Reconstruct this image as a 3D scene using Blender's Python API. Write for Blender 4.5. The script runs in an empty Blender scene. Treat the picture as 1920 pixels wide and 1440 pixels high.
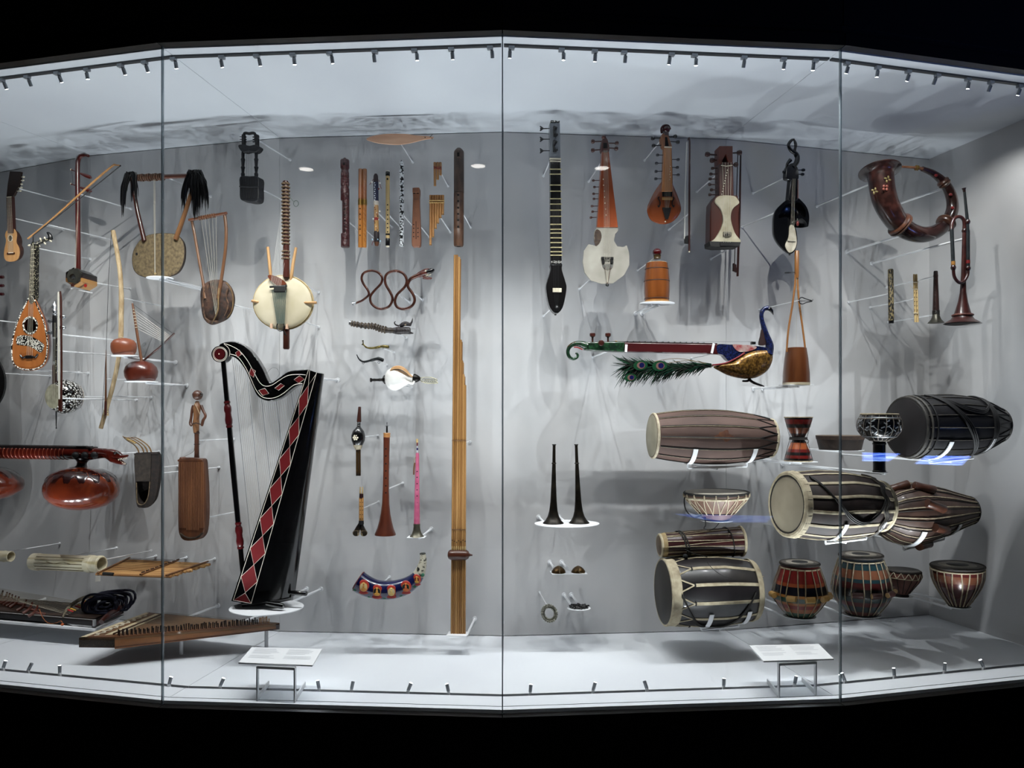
import bpy, bmesh, math, random
from mathutils.bvhtree import BVHTree
from mathutils import Vector as V, Matrix
R = math.radians
rnd = random.Random(7)
sc = bpy.context.scene
COL = sc.collection

# ---------------------------------------------------------------- camera, world, exposure
FPX, CX, HY, CAMZ = 1500.0, 960.0, 780.0, 1.266      # focal length in photo pixels, principal column, horizon row, eye height over case floor
cam_d = bpy.data.cameras.new('camera')
cam = bpy.data.objects.new('camera', cam_d); COL.objects.link(cam)
cam.location = (0, 0, CAMZ); cam.rotation_euler = (R(90), 0, 0)
cam_d.sensor_fit = 'HORIZONTAL'; cam_d.sensor_width = 36; cam_d.lens = 36 * FPX / 1920
cam_d.shift_y = (HY - 720) / 1920; cam_d.clip_start = 0.05
sc.camera = cam
w = bpy.data.worlds.new('world'); sc.world = w; w.use_nodes = True
w.node_tree.nodes['Background'].inputs[0].default_value = (0, 0, 0, 1)      # a closed dark gallery: no sky
w.node_tree.nodes['Background'].inputs[1].default_value = 0.0
sc.view_settings.view_transform = 'Standard'; sc.view_settings.look = 'None'
sc.view_settings.gamma = 1; sc.view_settings.use_curve_mapping = False
sc.view_settings.exposure = 0.0
sc.cycles.max_bounces = 7; sc.cycles.diffuse_bounces = 3; sc.cycles.glossy_bounces = 3; sc.cycles.transparent_max_bounces = 16
TOP_W, DOWN_W, BOT_W = 27.0, 51.0, 34.0   # watts of a ceiling spot on the wall, a ceiling spot on the floor, a floor spot
TOP_AIM = 0.54                            # share of the wall height the wall spots aim at

# ---------------------------------------------------------------- plan of the faceted case
H = 2.90
def ray(px, py): return V(((px - CX) / FPX, 1.0, -(py - HY) / FPX))
EYE = V((0, 0, CAMZ))
def at(px, py, Y): return EYE + ray(px, py) * Y
YAW = {k: 0.45 + 9.6 * (k - 0.5) for k in range(-3, 3)}       # facet k runs from vertex k-1 to vertex k
GL = {0: V((-0.041, 3.44))}
for k in (1, 2): GL[k] = GL[k-1] + 1.512 * V((math.cos(R(YAW[k])), math.sin(R(YAW[k]))))
for k in (-1, -2, -3): GL[k] = GL[k+1] - 1.512 * V((math.cos(R(YAW[k+1])), math.sin(R(YAW[k+1]))))
def inset(k, d):                                              # vertex k moved d metres into the case
    a = R(0.45 + 9.6 * k); d = d / math.cos(R(4.8))
    return GL[k] + d * V((-math.sin(a), math.cos(a)))
DEP = 1.153
BK = {k: inset(k, DEP) for k in GL}
def pane_of(px):                                              # facet of the back wall seen at column px
    for k in range(-2, 2):
        b = BK[k]
        if px < CX + FPX * b.x / b.y: return k
    return 2
def facing(k): a = R(YAW[k]); return V((math.sin(a), -math.cos(a), 0))
def on_pane(px, py, k, off):                                  # point of the view ray that lies off metres in front of facet k of the wall
    n = facing(k); p0 = V((BK[k-1].x, BK[k-1].y, 0)) + n * off
    r = ray(px, py); return EYE + r * ((p0 - EYE).dot(n) / r.dot(n))

# ---------------------------------------------------------------- materials
def lin(c):
    if isinstance(c, str): c = tuple(int(c[i:i+2], 16) for i in (0, 2, 4))
    c = [(x/255/12.92 if x/255 <= 0.04045 else ((x/255+0.055)/1.055)**2.4) for x in c]
    if TONE:                                              # exhibits: colours were read off the lit photograph, bring them to surface colours
        g = sum(c) / 3; c = [(x + (g - x) * 0.12) ** 1.2 * 0.95 for x in c]
    return tuple(c) + (1,)
TONE = False
_M = {}
def _new(key):
    m = bpy.data.materials.new(key); m.use_nodes = True
    return m, m.node_tree.nodes, m.node_tree.links, m.node_tree.nodes['Principled BSDF']
def plain(c, rough=0.5, metal=0.0, coat=0.0, emit=0.0):
    k = ('p', str(c), rough, metal, coat, emit)
    if k in _M: return _M[k]
    m, n, l, b = _new('plain'); b.inputs['Base Color'].default_value = lin(c)
    b.inputs['Roughness'].default_value = rough; b.inputs['Metallic'].default_value = metal
    b.inputs['Coat Weight'].default_value = coat; b.inputs['Coat Roughness'].default_value = 0.08
    if emit: b.inputs['Emission Color'].default_value = lin(c); b.inputs['Emission Strength'].default_value = emit
    _M[k] = m; return m
def mix(c1, c2, scale=20, stretch=(1, 1, 1), rough=0.5, metal=0.0, coat=0.0, lo=0.35, hi=0.65, bump=0.0, kind='noise', det=4, c3=None):
    """two or three colours mottled by a noise (stretch it for grain), voronoi or wave texture"""
    k = ('m', str(c1), str(c2), str(c3), scale, stretch, rough, metal, coat, lo, hi, bump, kind, det)
    if k in _M: return _M[k]
    m, n, l, b = _new('mottled')
    tc = n.new('ShaderNodeTexCoord'); mp = n.new('ShaderNodeMapping'); mp.inputs['Scale'].default_value = stretch
    l.new(tc.outputs['Object'], mp.inputs[0])
    if kind == 'noise':
        t = n.new('ShaderNodeTexNoise'); t.inputs['Detail'].default_value = det; out = t.outputs['Fac']
    elif kind == 'voronoi':
        t = n.new('ShaderNodeTexVoronoi'); out = t.outputs['Distance']
    elif kind == 'cells':
        t = n.new('ShaderNodeTexVoronoi'); out = t.outputs['Color']
    elif kind == 'edges':
        t = n.new('ShaderNodeTexVoronoi'); t.feature = 'DISTANCE_TO_EDGE'; out = t.outputs['Distance']
    else:
        t = n.new('ShaderNodeTexWave'); t.inputs['Distortion'].default_value = 3; t.inputs['Detail'].default_value = 3; out = t.outputs['Fac']
    t.inputs['Scale'].default_value = scale; l.new(mp.outputs[0], t.inputs['Vector'])
    cr = n.new('ShaderNodeValToRGB'); e = cr.color_ramp.elements
    e[0].position = lo; e[0].color = lin(c1); e[1].position = hi; e[1].color = lin(c2)
    if c3: x = e.new((lo+hi)/2); x.color = lin(c3)
    l.new(out, cr.inputs[0]); l.new(cr.outputs[0], b.inputs['Base Color'])
    b.inputs['Roughness'].default_value = rough; b.inputs['Metallic'].default_value = metal
    b.inputs['Coat Weight'].default_value = coat; b.inputs['Coat Roughness'].default_value = 0.08
    if bump:
        bp = n.new('ShaderNodeBump'); bp.inputs['Strength'].default_value = bump; bp.inputs['Distance'].default_value = 0.01
        l.new(out, bp.inputs['Height']); l.new(bp.outputs[0], b.inputs['Normal'])
    _M[k] = m; return m
def wood(c1, c2, scale=26, rough=0.4, coat=0.25, axis='z', bump=0.05):
    s = {'x': (0.12, 1, 1), 'y': (1, 0.12, 1), 'z': (1, 1, 0.1)}[axis]
    return mix(c1, c2, scale, s, rough, 0, coat, 0.3, 0.7, bump)
def bands(stops, axis='z', rough=0.35, coat=0.5, metal=0.0):
    """hard painted rings: stops = [(position 0..1 over the part, colour)]"""
    k = ('b', str(stops), axis, rough, coat)
    if k in _M: return _M[k]
    m, n, l, b = _new('bands')
    tc = n.new('ShaderNodeTexCoord'); sp = n.new('ShaderNodeSeparateXYZ'); l.new(tc.outputs['Generated'], sp.inputs[0])
    cr = n.new('ShaderNodeValToRGB'); cr.color_ramp.interpolation = 'CONSTANT'; e = cr.color_ramp.elements
    e[0].position = stops[0][0]; e[0].color = lin(stops[0][1]); e[1].position = stops[1][0]; e[1].color = lin(stops[1][1])
    for p, c in stops[2:]: x = e.new(p); x.color = lin(c)
    l.new(sp.outputs['xyz'.index(axis)], cr.inputs[0]); l.new(cr.outputs[0], b.inputs['Base Color'])
    b.inputs['Roughness'].default_value = rough; b.inputs['Coat Weight'].default_value = coat; b.inputs['Metallic'].default_value = metal
    _M[k] = m; return m
def glow(c, s):
    k = ('g', str(c), s)
    if k in _M: return _M[k]
    m, n, l, b = _new('glow'); b.inputs['Base Color'].default_value = (0, 0, 0, 1)
    b.inputs['Emission Color'].default_value = lin(c); b.inputs['Emission Strength'].default_value = s
    _M[k] = m; return m
def glass_mat():
    m = bpy.data.materials.new('case_glass'); m.use_nodes = True; n = m.node_tree.nodes; l = m.node_tree.links
    n.remove(n['Principled BSDF']); o = n['Material Output']
    f = n.new('ShaderNodeFresnel'); ge = n.new('ShaderNodeNewGeometry'); mr = n.new('ShaderNodeMapRange')
    mr.inputs['To Min'].default_value = 1.45; mr.inputs['To Max'].default_value = 1 / 1.45      # same reflection from either side of a face
    l.new(ge.outputs['Backfacing'], mr.inputs['Value']); l.new(mr.outputs[0], f.inputs[0])
    t = n.new('ShaderNodeBsdfTransparent'); t.inputs[0].default_value = (0.985, 0.995, 0.99, 1)
    g = n.new('ShaderNodeBsdfGlossy'); g.inputs['Roughness'].default_value = 0.0
    x = n.new('ShaderNodeMixShader'); l.new(f.outputs[0], x.inputs[0]); l.new(t.outputs[0], x.inputs[1]); l.new(g.outputs[0], x.inputs[2])
    l.new(x.outputs[0], o.inputs[0]); return m

# ---------------------------------------------------------------- mesh helpers
def frame_for(d):
    d = d.normalized(); up = V((0, 0, 1)) if abs(d.z) < 0.9 else V((0, 1, 0))
    a = up.cross(d).normalized(); return a, d.cross(a)
def g_tube(pts, rad, n=8, closed=False, cap=True, flat=None):
    """swept tube; flat=(x,y) squeezes the section"""
    pts = [V(p) for p in pts]; N = len(pts)
    if not hasattr(rad, '__len__'): rad = [rad] * N
    vs, fs = [], []; prev = None
    for i, p in enumerate(pts):
        if closed: d = pts[(i+1) % N] - pts[i-1]
        else: d = pts[min(i+1, N-1)] - pts[max(i-1, 0)]
        if d.length < 1e-9: d = V((0, 0, 1))
        d.normalize()
        if prev is None: a, b = frame_for(d)
        else:
            a = prev - d * prev.dot(d)
            if a.length < 1e-6: a, _ = frame_for(d)
            a.normalize(); b = d.cross(a)
        prev = a
        for j in range(n):
            t = 2 * math.pi * (j + 0.5) / n; r = rad[i]
            fx, fy = flat or (1, 1)
            vs.append(p + a * (math.cos(t) * r * fx) + b * (math.sin(t) * r * fy))
    S = N if closed else N - 1
    for i in range(S):
        i2 = (i + 1) % N
        for j in range(n):
            j2 = (j + 1) % n; fs.append((i*n+j, i*n+j2, i2*n+j2, i2*n+j))
    if not closed and cap: fs.append(tuple(range(n-1, -1, -1))); fs.append(tuple((N-1)*n + j for j in range(n)))
    return vs, fs
def g_ribbon(pts, nrm, hw, hh, n=6, closed=False):
    """strap lying on a surface: half width hw across, half height hh along the surface normal"""
    N = len(pts); vs, fs = [], []
    for i, p in enumerate(pts):
        d = (pts[(i+1) % N] - pts[i-1]) if closed else (pts[min(i+1, N-1)] - pts[max(i-1, 0)])
        b = d.cross(nrm[i]); b = b.normalized() if b.length > 1e-9 else V((1, 0, 0))
        for j in range(n):
            q = 2*math.pi*(j + 0.5)/n; vs.append(p + b*(math.cos(q)*hw) + nrm[i]*(math.sin(q)*hh))
    for i in range(N if closed else N-1):
        i2 = (i+1) % N
        for j in range(n): j2 = (j+1) % n; fs.append((i*n+j, i*n+j2, i2*n+j2, i2*n+j))
    if not closed: fs.append(tuple(range(n-1, -1, -1))); fs.append(tuple((N-1)*n + j for j in range(n)))
    return vs, fs
def g_lathe(A, B, prof, n=24, sq=1.0, cap=True, ref=None):
    A, B = V(A), V(B); ax = B - A; d = ax.normalized()
    if ref is None: ref = V((0, -1, 0)) if abs(d.y) < 0.9 else V((0, 0, 1))
    a = (ref - d * ref.dot(d)).normalized(); b = d.cross(a)
    vs, fs = [], []
    for t, r in prof:
        c = A + ax * t
        for j in range(n):
            th = 2 * math.pi * j / n
            vs.append(c + a * (math.cos(th) * r * sq) + b * (math.sin(th) * r))
    for i in range(len(prof) - 1):
        for j in range(n):
            j2 = (j+1) % n; fs.append((i*n+j, i*n+j2, (i+1)*n+j2, (i+1)*n+j))
    if cap: fs.append(tuple(range(n-1, -1, -1))); k = (len(prof)-1)*n; fs.append(tuple(k+j for j in range(n)))
    return vs, fs
def g_plate(front, back):
    n = len(front); vs = [V(p) for p in front] + [V(p) for p in back]
    fs = [tuple(range(n)), tuple(range(2*n-1, n-1, -1))]
    for i in range(n):
        j = (i+1) % n; fs.append((i, n+i, n+j, j))
    return vs, fs
def g_box(c, x, y, z):
    c, x, y, z = V(c), V(x)/2, V(y)/2, V(z)/2; vs = []
    for k in (-1, 1):
        for j in (-1, 1):
            for i in (-1, 1): vs.append(c + x*i + y*j + z*k)
    return vs, [(0, 2, 3, 1), (4, 5, 7, 6), (0, 1, 5, 4), (2, 6, 7, 3), (0, 4, 6, 2), (1, 3, 7, 5)]
def g_ball(c, rx, ry, rz, n=16, m=10):
    c = V(c); vs = [c + V((0, 0, rz))]; fs = []
    for i in range(1, m):
        p = math.pi * i / m
        for j in range(n):
            t = 2*math.pi*j/n; vs.append(c + V((rx*math.sin(p)*math.cos(t), ry*math.sin(p)*math.sin(t), rz*math.cos(p))))
    vs.append(c - V((0, 0, rz))); L = len(vs) - 1
    for j in range(n):
        j2 = (j+1) % n; fs.append((0, 1+j, 1+j2)); k = 1 + (m-2)*n; fs.append((L, k+j2, k+j))
        for i in range(m-2): q = 1+i*n; fs.append((q+j, q+n+j, q+n+j2, q+j2))
    return vs, fs
def g_bowl(rim, depth, axis, steps=7, pw=1.0, flatend=0.0, hollow=False):
    """rounded back: rim outline shrinking to its centre while moving depth along axis"""
    rim = [V(p) for p in rim]; n = len(rim); c = sum(rim, V((0, 0, 0))) / n; ax = V(axis).normalized()
    vs, fs = [], []
    for i in range(steps):
        a = (math.pi/2) * i / (steps - 1) * 0.985
        s = max(math.cos(a) ** pw, flatend)
        for p in rim: vs.append(c + (p - c) * s + ax * depth * math.sin(a))
    for i in range(steps - 1):
        for j in range(n):
            j2 = (j+1) % n; fs.append((i*n+j, (i+1)*n+j, (i+1)*n+j2, i*n+j2))
    fs.append(tuple((steps-1)*n + j for j in range(n)))
    if not hollow: fs.append(tuple(range(n)))
    return vs, fs
def g_holed(front, hole, d):
    """slab with an opening cut through it; d runs from its front to its back"""
    bm = bmesh.new(); ed = []
    for loop in (front, hole):
        v = [bm.verts.new(p) for p in loop]; ed += [bm.edges.new((v[i], v[(i+1) % len(v)])) for i in range(len(v))]
    bm.verts.index_update(); bmesh.ops.triangle_fill(bm, use_beauty=True, edges=ed); bm.verts.index_update()
    vs = [v.co.copy() for v in bm.verts]; tri = [tuple(v.index for v in f.verts) for f in bm.faces]; bm.free(); N = len(vs); nf = len(front)
    fs = tri + [tuple(i + N for i in reversed(t)) for t in tri]; vs += [v + d for v in vs]
    for a, m in ((0, nf), (nf, len(hole))):
        for i in range(m): p, q = a + i, a + (i+1) % m; fs.append((p, q, q + N, p + N))
    return vs, fs
def join(*parts):
    vs, fs = [], []
    for v, f in parts:
        o = len(vs); vs += list(v); fs += [tuple(i + o for i in q) for q in f]
    return vs, fs
def mk(name, geo, mat, parent=None, smooth=True, ang=40):
    vs, fs = geo
    me = bpy.data.meshes.new(name); me.from_pydata([tuple(v) for v in vs], [], fs); me.validate()
    bm = bmesh.new(); bm.from_mesh(me); bmesh.ops.recalc_face_normals(bm, faces=bm.faces); bm.to_mesh(me); bm.free()
    if smooth:
        me.shade_smooth(); me.set_sharp_from_angle(angle=R(ang))
    me.materials.append(mat)
    o = bpy.data.objects.new(name, me); COL.objects.link(o)
    if parent is not None: o.parent = parent
    return o
def sm(pts, k=6, closed=False):
    """Catmull-Rom through points of any dimension"""
    P = [tuple(p) for p in pts]; N = len(P); out = []
    rng = range(N) if closed else range(N - 1)
    for i in rng:
        if closed: p0, p1, p2, p3 = P[i-1], P[i], P[(i+1) % N], P[(i+2) % N]
        else: p0, p1, p2, p3 = P[max(i-1, 0)], P[i], P[i+1], P[min(i+2, N-1)]
        for q in range(k):
            t = q / k
            out.append(tuple(0.5*((2*b) + (-a+c)*t + (2*a-5*b+4*c-d)*t*t + (-a+3*b-3*c+d)*t**3) for a, b, c, d in zip(p0, p1, p2, p3)))
    if not closed: out.append(P[-1])
    return out
def tag(o, label, cat, group=None, kind=None):
    if label: o['label'] = label
    if cat: o['category'] = cat
    if group: o['group'] = group
    if kind: o['kind'] = kind
    return o
def empty(name, loc, rz=0, parent=None):
    o = bpy.data.objects.new(name, None); COL.objects.link(o); o.location = loc; o.rotation_euler = (0, 0, rz)
    o.empty_display_size = 0.05
    if parent: o.parent = parent
    return o
def ell(cx, cy, rx, ry, n=28, a0=0, a1=360, rot=0):
    o = []
    full = abs(a1 - a0) >= 360
    for i in range(n):
        t = R(a0 + (a1 - a0) * i / (n if full else n - 1)); x, y = rx*math.cos(t), ry*math.sin(t)
        o.append((cx + x*math.cos(R(rot)) - y*math.sin(R(rot)), cy + x*math.sin(R(rot)) + y*math.cos(R(rot))))
    return o

WHITE = plain('e9ebee', 0.55)
ROD = plain('dcdee1', 0.5)
class T:
    """one exhibit: an Empty in front of the wall; parts are measured in photo pixels on the exhibit's own plane
    (parallel to its wall facet, off metres in front of it) and w pixels towards the visitor"""
    def __init__(s, name, label, cat, px, py, off=0.35, group=None, pane=None, yaw=None, short=None):
        s.k = pane_of(px) if pane is None else pane
        s.yaw = R(max(-14, YAW[s.k]) if yaw is None else yaw); s.O = on_pane(px, py, s.k, off); s.off = off
        s.n = V((math.sin(s.yaw), -math.cos(s.yaw), 0)); s.m = s.O.y / FPX; s.short = short or name.replace('_', ' ')
        s.e = empty(name, s.O, s.yaw); tag(s.e, label, cat, group); s.inv = Matrix.Rotation(-s.yaw, 4, 'Z')
    def q(s, px, py, w=0):
        r = ray(px, py); p = EYE + r * ((s.O + s.n * (w * s.m) - EYE).dot(s.n) / r.dot(s.n)); return s.inv @ (p - s.O)
    def Q(s, pts, w=0): return [s.q(p[0], p[1], p[2] if len(p) > 2 else w) for p in pts]
    def hz(s, px, py, z):
        """local point where the view ray meets the level plane z"""
        r = ray(px, py); return s.inv @ (EYE + r * ((z - CAMZ) / r.z) - s.O)
    def llathe(s, name, mat, A, B, prof, n=24, parent=None, cap=True, sq=1.0):
        return mk(name, g_lathe(A, B, [(t, r * s.m) for t, r in prof], n, sq, cap), mat, s.par(parent))
    def ltube(s, name, mat, P, r, n=8, parent=None, closed=False, flat=None):
        r = [x * s.m for x in r] if hasattr(r, '__len__') else r * s.m
        return mk(name, g_tube(P, r, n, closed, True, flat), mat, s.par(parent))
    def W(s, l): return Matrix.Rotation(s.yaw, 4, 'Z') @ V(l) + s.O
    def par(s, p): return s.e if p is None else p
    def tube(s, name, mat, pts, r, n=8, w=0, closed=False, parent=None, flat=None, cap=True):
        if hasattr(r, '__len__'): r = [x * s.m for x in r]
        else: r = r * s.m
        return mk(name, g_tube(s.Q(pts, w), r, n, closed, cap, flat), mat, s.par(parent))
    def lathe(s, name, mat, a, b, prof, n=24, sq=1.0, parent=None, cap=True, w=0):
        a, b = s.Q([a, b], w); return mk(name, g_lathe(a, b, [(t, r * s.m) for t, r in prof], n, sq, cap), mat, s.par(parent))
    def surf(s, a, b, prof, t, phi, lift=0, sq=1.0):
        """local point on a turned surface at height t (0..1) and angle phi in degrees (0 faces the visitor)"""
        A, B = s.Q([a, b]); ax = B - A; d = ax.normalized(); ref = V((0, -1, 0)) if abs(d.y) < 0.9 else V((0, 0, 1))
        x = (ref - d * ref.dot(d)).normalized(); y = d.cross(x); r = prof[0][1]
        for (t0, r0), (t1, r1) in zip(prof, prof[1:]):
            if t0 <= t <= t1: r = r0 + (r1 - r0) * ((t - t0) / (t1 - t0) if t1 > t0 else 0); break
            if t > t1: r = r1
        r = (r + lift) * s.m; return A + ax * t + x * (math.cos(R(phi)) * r * sq) + y * (math.sin(R(phi)) * r)
    def strap(s, name, mat, a, b, prof, path, r, lift=0.3, n=6, parent=None, flat=None, sq=1.0, sub=6, closed=False):
        """cord or thong laid along a turned surface: path = [(t, phi)]"""
        pp = sm(path, sub)[:-1] if len(path) > 3 and not closed else []
        for (t0, f0), (t1, f1) in ([] if pp else zip(path, path[1:])):
            for i in range(sub): pp.append((t0 + (t1-t0)*i/sub, f0 + (f1-f0)*i/sub))
        if not closed: pp.append(path[-1])
        A, B = s.Q([a, b]); P = [s.surf(a, b, prof, t, f, lift, sq) for t, f in pp]
        Nn = [(p - (A + (B - A)*t)).normalized() for p, (t, f) in zip(P, pp)]; fl = flat or (1, 1)
        return mk(name, g_ribbon(P, Nn, r * s.m * fl[0], r * s.m * fl[1], n, closed), mat, s.par(parent))
    def ring(s, name, mat, a, b, t, rr, r, n=28, parent=None, k=8, sq=1.0):
        return mk(name, g_tube([s.surf(a, b, [(0, rr), (1, rr)], t, 360*i/n, 0, sq) for i in range(n)], r * s.m, k, True), mat, s.par(parent))
    def plate(s, name, mat, out, w0, w1, parent=None, smooth=True, bev=0):
        """slab with a drawn outline between w0 (back) and w1 (front)"""
        f = s.Q(out, w1); d = V((0, (w1 - w0) * s.m, 0)); o = mk(name, g_plate(f, [p + d for p in f]), mat, s.par(parent), smooth)
        if bev:
            b = o.modifiers.new('bevel', 'BEVEL'); b.width = bev * s.m; b.segments = 2; b.limit_method = 'ANGLE'; b.angle_limit = R(35)
        return o
    def holed(s, name, mat, out, hole, w0, w1, parent=None):
        """slab like plate() with a real opening"""
        return mk(name, g_holed(s.Q(out, w1), s.Q(hole, w1), V((0, (w1 - w0) * s.m, 0))), mat, s.par(parent), True, 30)
    def bowl(s, name, mat, out, depth, w=0, parent=None, front=False, pw=1.0, steps=7, flatend=0.0, hollow=False):
        return mk(name, g_bowl(s.Q(out, w), depth * s.m, (0, -1 if front else 1, 0), steps, pw, flatend, hollow), mat, s.par(parent))
    def box(s, name, mat, px, py, sx, sy, sw, w=0, rot=0, parent=None, bev=0.0):
        c = s.q(px, py, w); a = R(rot); x = V((math.cos(a), 0, -math.sin(a))); z = V((math.sin(a), 0, math.cos(a)))
        o = mk(name, g_box(c, x*sx*s.m, V((0, 1, 0))*sw*s.m, z*sy*s.m), mat, s.par(parent), False)
        if bev:
            b = o.modifiers.new('bevel', 'BEVEL'); b.width = bev * s.m; b.segments = 2
        return o
    def ball(s, name, mat, px, py, rx, ry=None, rw=None, w=0, parent=None, n=14, m=9):
        ry = ry or rx; rw = rw or rx; return mk(name, g_ball(s.q(px, py, w), rx*s.m, rw*s.m, ry*s.m, n, m), mat, s.par(parent))
    def line(s, name, mat, pts, r=0.3, w=0, parent=None, n=4): return s.tube(name, mat, pts, r, n, w, parent=parent)
    def peg(s, mat, x0, y0, x1, y1, w=0, r=1.0, hr=2.2, hl=4, parent=None, name='peg', w2=None):
        """tuning peg: shaft from (x0,y0) to a turned head at (x1,y1)"""
        L = max(math.hypot(x1-x0, y1-y0), 1); w2 = w if w2 is None else w2; k = min(hl / L, 0.8)
        return s.lathe(name, mat, (x0, y0, w), (x1, y1, w2), [(0, r*0.8), (1-k, r), (1-k*0.95, hr*0.7), (1-k*0.5, hr), (1-k*0.1, hr*0.8), (1, hr*0.3)], 10, parent=parent)
    def pegs(s, mat, lst, **kw):
        for p in lst: s.peg(mat, *p, **kw)
    def rod(s, px, py, w=0, r=0.0036, P=None):
        """white mounting rod from the back of the exhibit to the wall"""
        n = facing(s.k); p0 = V((BK[s.k-1].x, BK[s.k-1].y, 0)); f = s.inv @ n; l = s.q(px, py, w) if P is None else V(P)
        vs, fs = [], []                                   # find the back of the exhibit, seen from the wall
        for o in s.e.children_recursive:
            if o.type == 'MESH' and not any(k in o.name for k in ('string', 'wire', 'cord', 'thread', 'hair', 'quill', 'plumage', 'bead', 'lac')):
                b = len(vs); vs += [v.co for v in o.data.vertices]; fs += [tuple(i + b for i in q.vertices) for q in o.data.polygons]
        tree = BVHTree.FromPolygons(vs, fs); u = V((0, 0, 1)).cross(f).normalized(); best = None
        for i in range(260):
            rr, an = 0.5 * math.sqrt(i) * s.m, 2.4 * i; c = l + u * (rr*math.cos(an)) + V((0, 0, rr*math.sin(an)))
            hits = [tree.ray_cast(c + u*x - f*1.2 + V((0, 0, z)), f)[0] for x, z in ((0, 0), (r*0.7, 0), (-r*0.7, 0), (0, r*0.7), (0, -r*0.7))]
            if all(h is not None for h in hits): best = hits[0]; break
            if hits[0] is not None and best is None: best = hits[0]
        p = s.W(best if best is not None else l); d = (p - p0).dot(n); b = p - n * (d + 0.004)
        parts = [g_tube([p + n*0.004 - p, b - p], r, 8), g_lathe(b - p, b - p + n * 0.014, [(0, r*2.2), (1, r*2.2)], 12)]
        o = mk('mounting_rod', join(*parts), ROD); o.location = p
        tag(o, 'thin white rod holding the ' + s.short + ' off the wall', 'mounting rod', 'mounting rods behind the ' + s.short)
        return o
    def disc_shelf(s, px, py, rx, rw, h=1.2, rods=((-0.5), (0.5)), label=None, square=False, w=0):
        """thin white shelf (round or square) with its rods running back to the wall"""
        l = s.q(px, py, w); rx *= s.m; rw *= s.m; h *= s.m
        zs = [v.co.z for o in s.e.children_recursive if o.type == 'MESH' and not any(k in o.name for k in ('strap', 'cord', 'thong', 'lace', 'staff'))
              for v in o.data.vertices if ((v.co.x - l.x)/rx)**2 + ((v.co.y - l.y)/rw)**2 < 0.95 and abs(v.co.z - l.z) < 9*s.m]
        if zs: l.z = min(zs) + 0.0012                     # the exhibit really stands on the plate
        c = s.W(l); e = empty('display_shelf', c, s.yaw)
        tag(e, label or 'thin white shelf carrying the ' + s.short, 'shelf', None)
        if square: out = [V((-rx, rw, 0)), V((rx, rw, 0)), V((rx, -rw, 0)), V((-rx, -rw, 0))]
        else: out = [V((rx*math.cos(2*math.pi*i/40), rw*math.sin(2*math.pi*i/40), 0)) for i in range(40)]
        mk('shelf_plate', g_plate(out, [p - V((0, 0, h)) for p in out]), WHITE, e)
        n = facing(s.k); d = (c - V((BK[s.k-1].x, BK[s.k-1].y, 0))).dot(n); a = R(YAW[s.k]) - s.yaw
        back = V((-math.sin(a), math.cos(a), 0))
        for f in rods:
            p = V((f * rx, 0, -h - 0.006))
            mk('rod', join(g_tube([p, p + back * (d + 0.004)], 0.0065, 8), g_lathe(p + back*(d-0.01), p + back*(d+0.004), [(0, 0.013), (1, 0.013)], 12)), ROD, e)
        return e
# ---------------------------------------------------------------- the case
WALLM = mix('b7b8ba', 'c0c0c1', 3, rough=0.75, bump=0.02)
CEILM = mix('c6cbd2', 'ccd1d7', 2, rough=0.7)
FLOORM = mix('d9dde3', 'dfe3e8', 2, rough=0.5)
DARK = plain('0b0a0c', 0.5); SLOT = plain('050506', 0.6); BROWN = mix('1a1412', '120f10', 8, (0.2, 0.2, 3), rough=0.45)
def v3(p, z): return V((p.x, p.y, z))
KS = [-2, -1, 0, 1, 2]
def prism(loop, z0, z1): return g_plate([v3(p, z1) for p in loop], [v3(p, z0) for p in loop])
def strip(k, d0, d1, gap=0.0015):                     # plan of facet k between two inset distances
    a0, a1, b1, b0 = inset(k-1, d0), inset(k, d0), inset(k, d1), inset(k-1, d1)
    u = (a1 - a0).normalized() * gap
    return [a0 + u, a1 - u, b1 - u, b0 + u]
E2 = GL[2]; CORNER = V((2.655, 5.076))
def strip_r(k, d0, d1, gap=0.0015):
    s = strip(k, d0, d1, gap)
    if k == 2:                                           # last facet ends at the slanted end wall
        w0, w1 = V((E2.x, E2.y)), CORNER
        def hit(p, q):
            d = q - p; e = w1 - w0; den = d.x*e.y - d.y*e.x; t = ((w0.x-p.x)*e.y - (w0.y-p.y)*e.x)/den; return p + d*t
        s[1], s[2] = hit(s[0], s[1]), hit(s[3], s[2])
    return s
fl = mk('floor', join(*[prism(strip_r(k, 0.0, DEP + 0.03, 0), -0.06, -0.014) for k in KS]), SLOT, None, False); tag(fl, None, None, None, 'structure')
for k in KS:
    mk('floor_panel', prism(strip_r(k, 0.199, DEP + 0.02), -0.014, 0), FLOORM, fl, False)
    mk('floor_strip', prism(strip_r(k, 0.050, 0.170), -0.014, 0), FLOORM, fl, False)
    mk('floor_lip', prism(strip_r(k, 0.006, 0.043, 0), -0.014, 0), FLOORM, fl, False)
ce = mk('ceiling', join(*[prism(strip_r(k, 0.0, DEP + 0.03, 0), H + 0.012, H + 0.06) for k in KS]), SLOT, None, False); tag(ce, None, None, None, 'structure')
for k in KS:
    mk('ceiling_panel', prism(strip_r(k, 0.006, DEP + 0.02, 0.0010), H, H + 0.012), CEILM, ce, False)
wb = mk('wall_back', join(*[prism(strip_r(k, DEP + 0.016, DEP + 0.06, 0), -0.05, H + 0.05) for k in KS]), SLOT, None, False); tag(wb, None, None, None, 'structure')
for k in KS:
    mk('wall_panel', prism(strip_r(k, DEP, DEP + 0.016, 0.0008), 0.004, H - 0.004), WALLM, wb, False)
def wallbox(a, b, th, z0, z1):
    d = (b - a).normalized(); n = V((-d.y, d.x)) * th; return prism([a, b, b + n, a + n], z0, z1)
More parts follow.
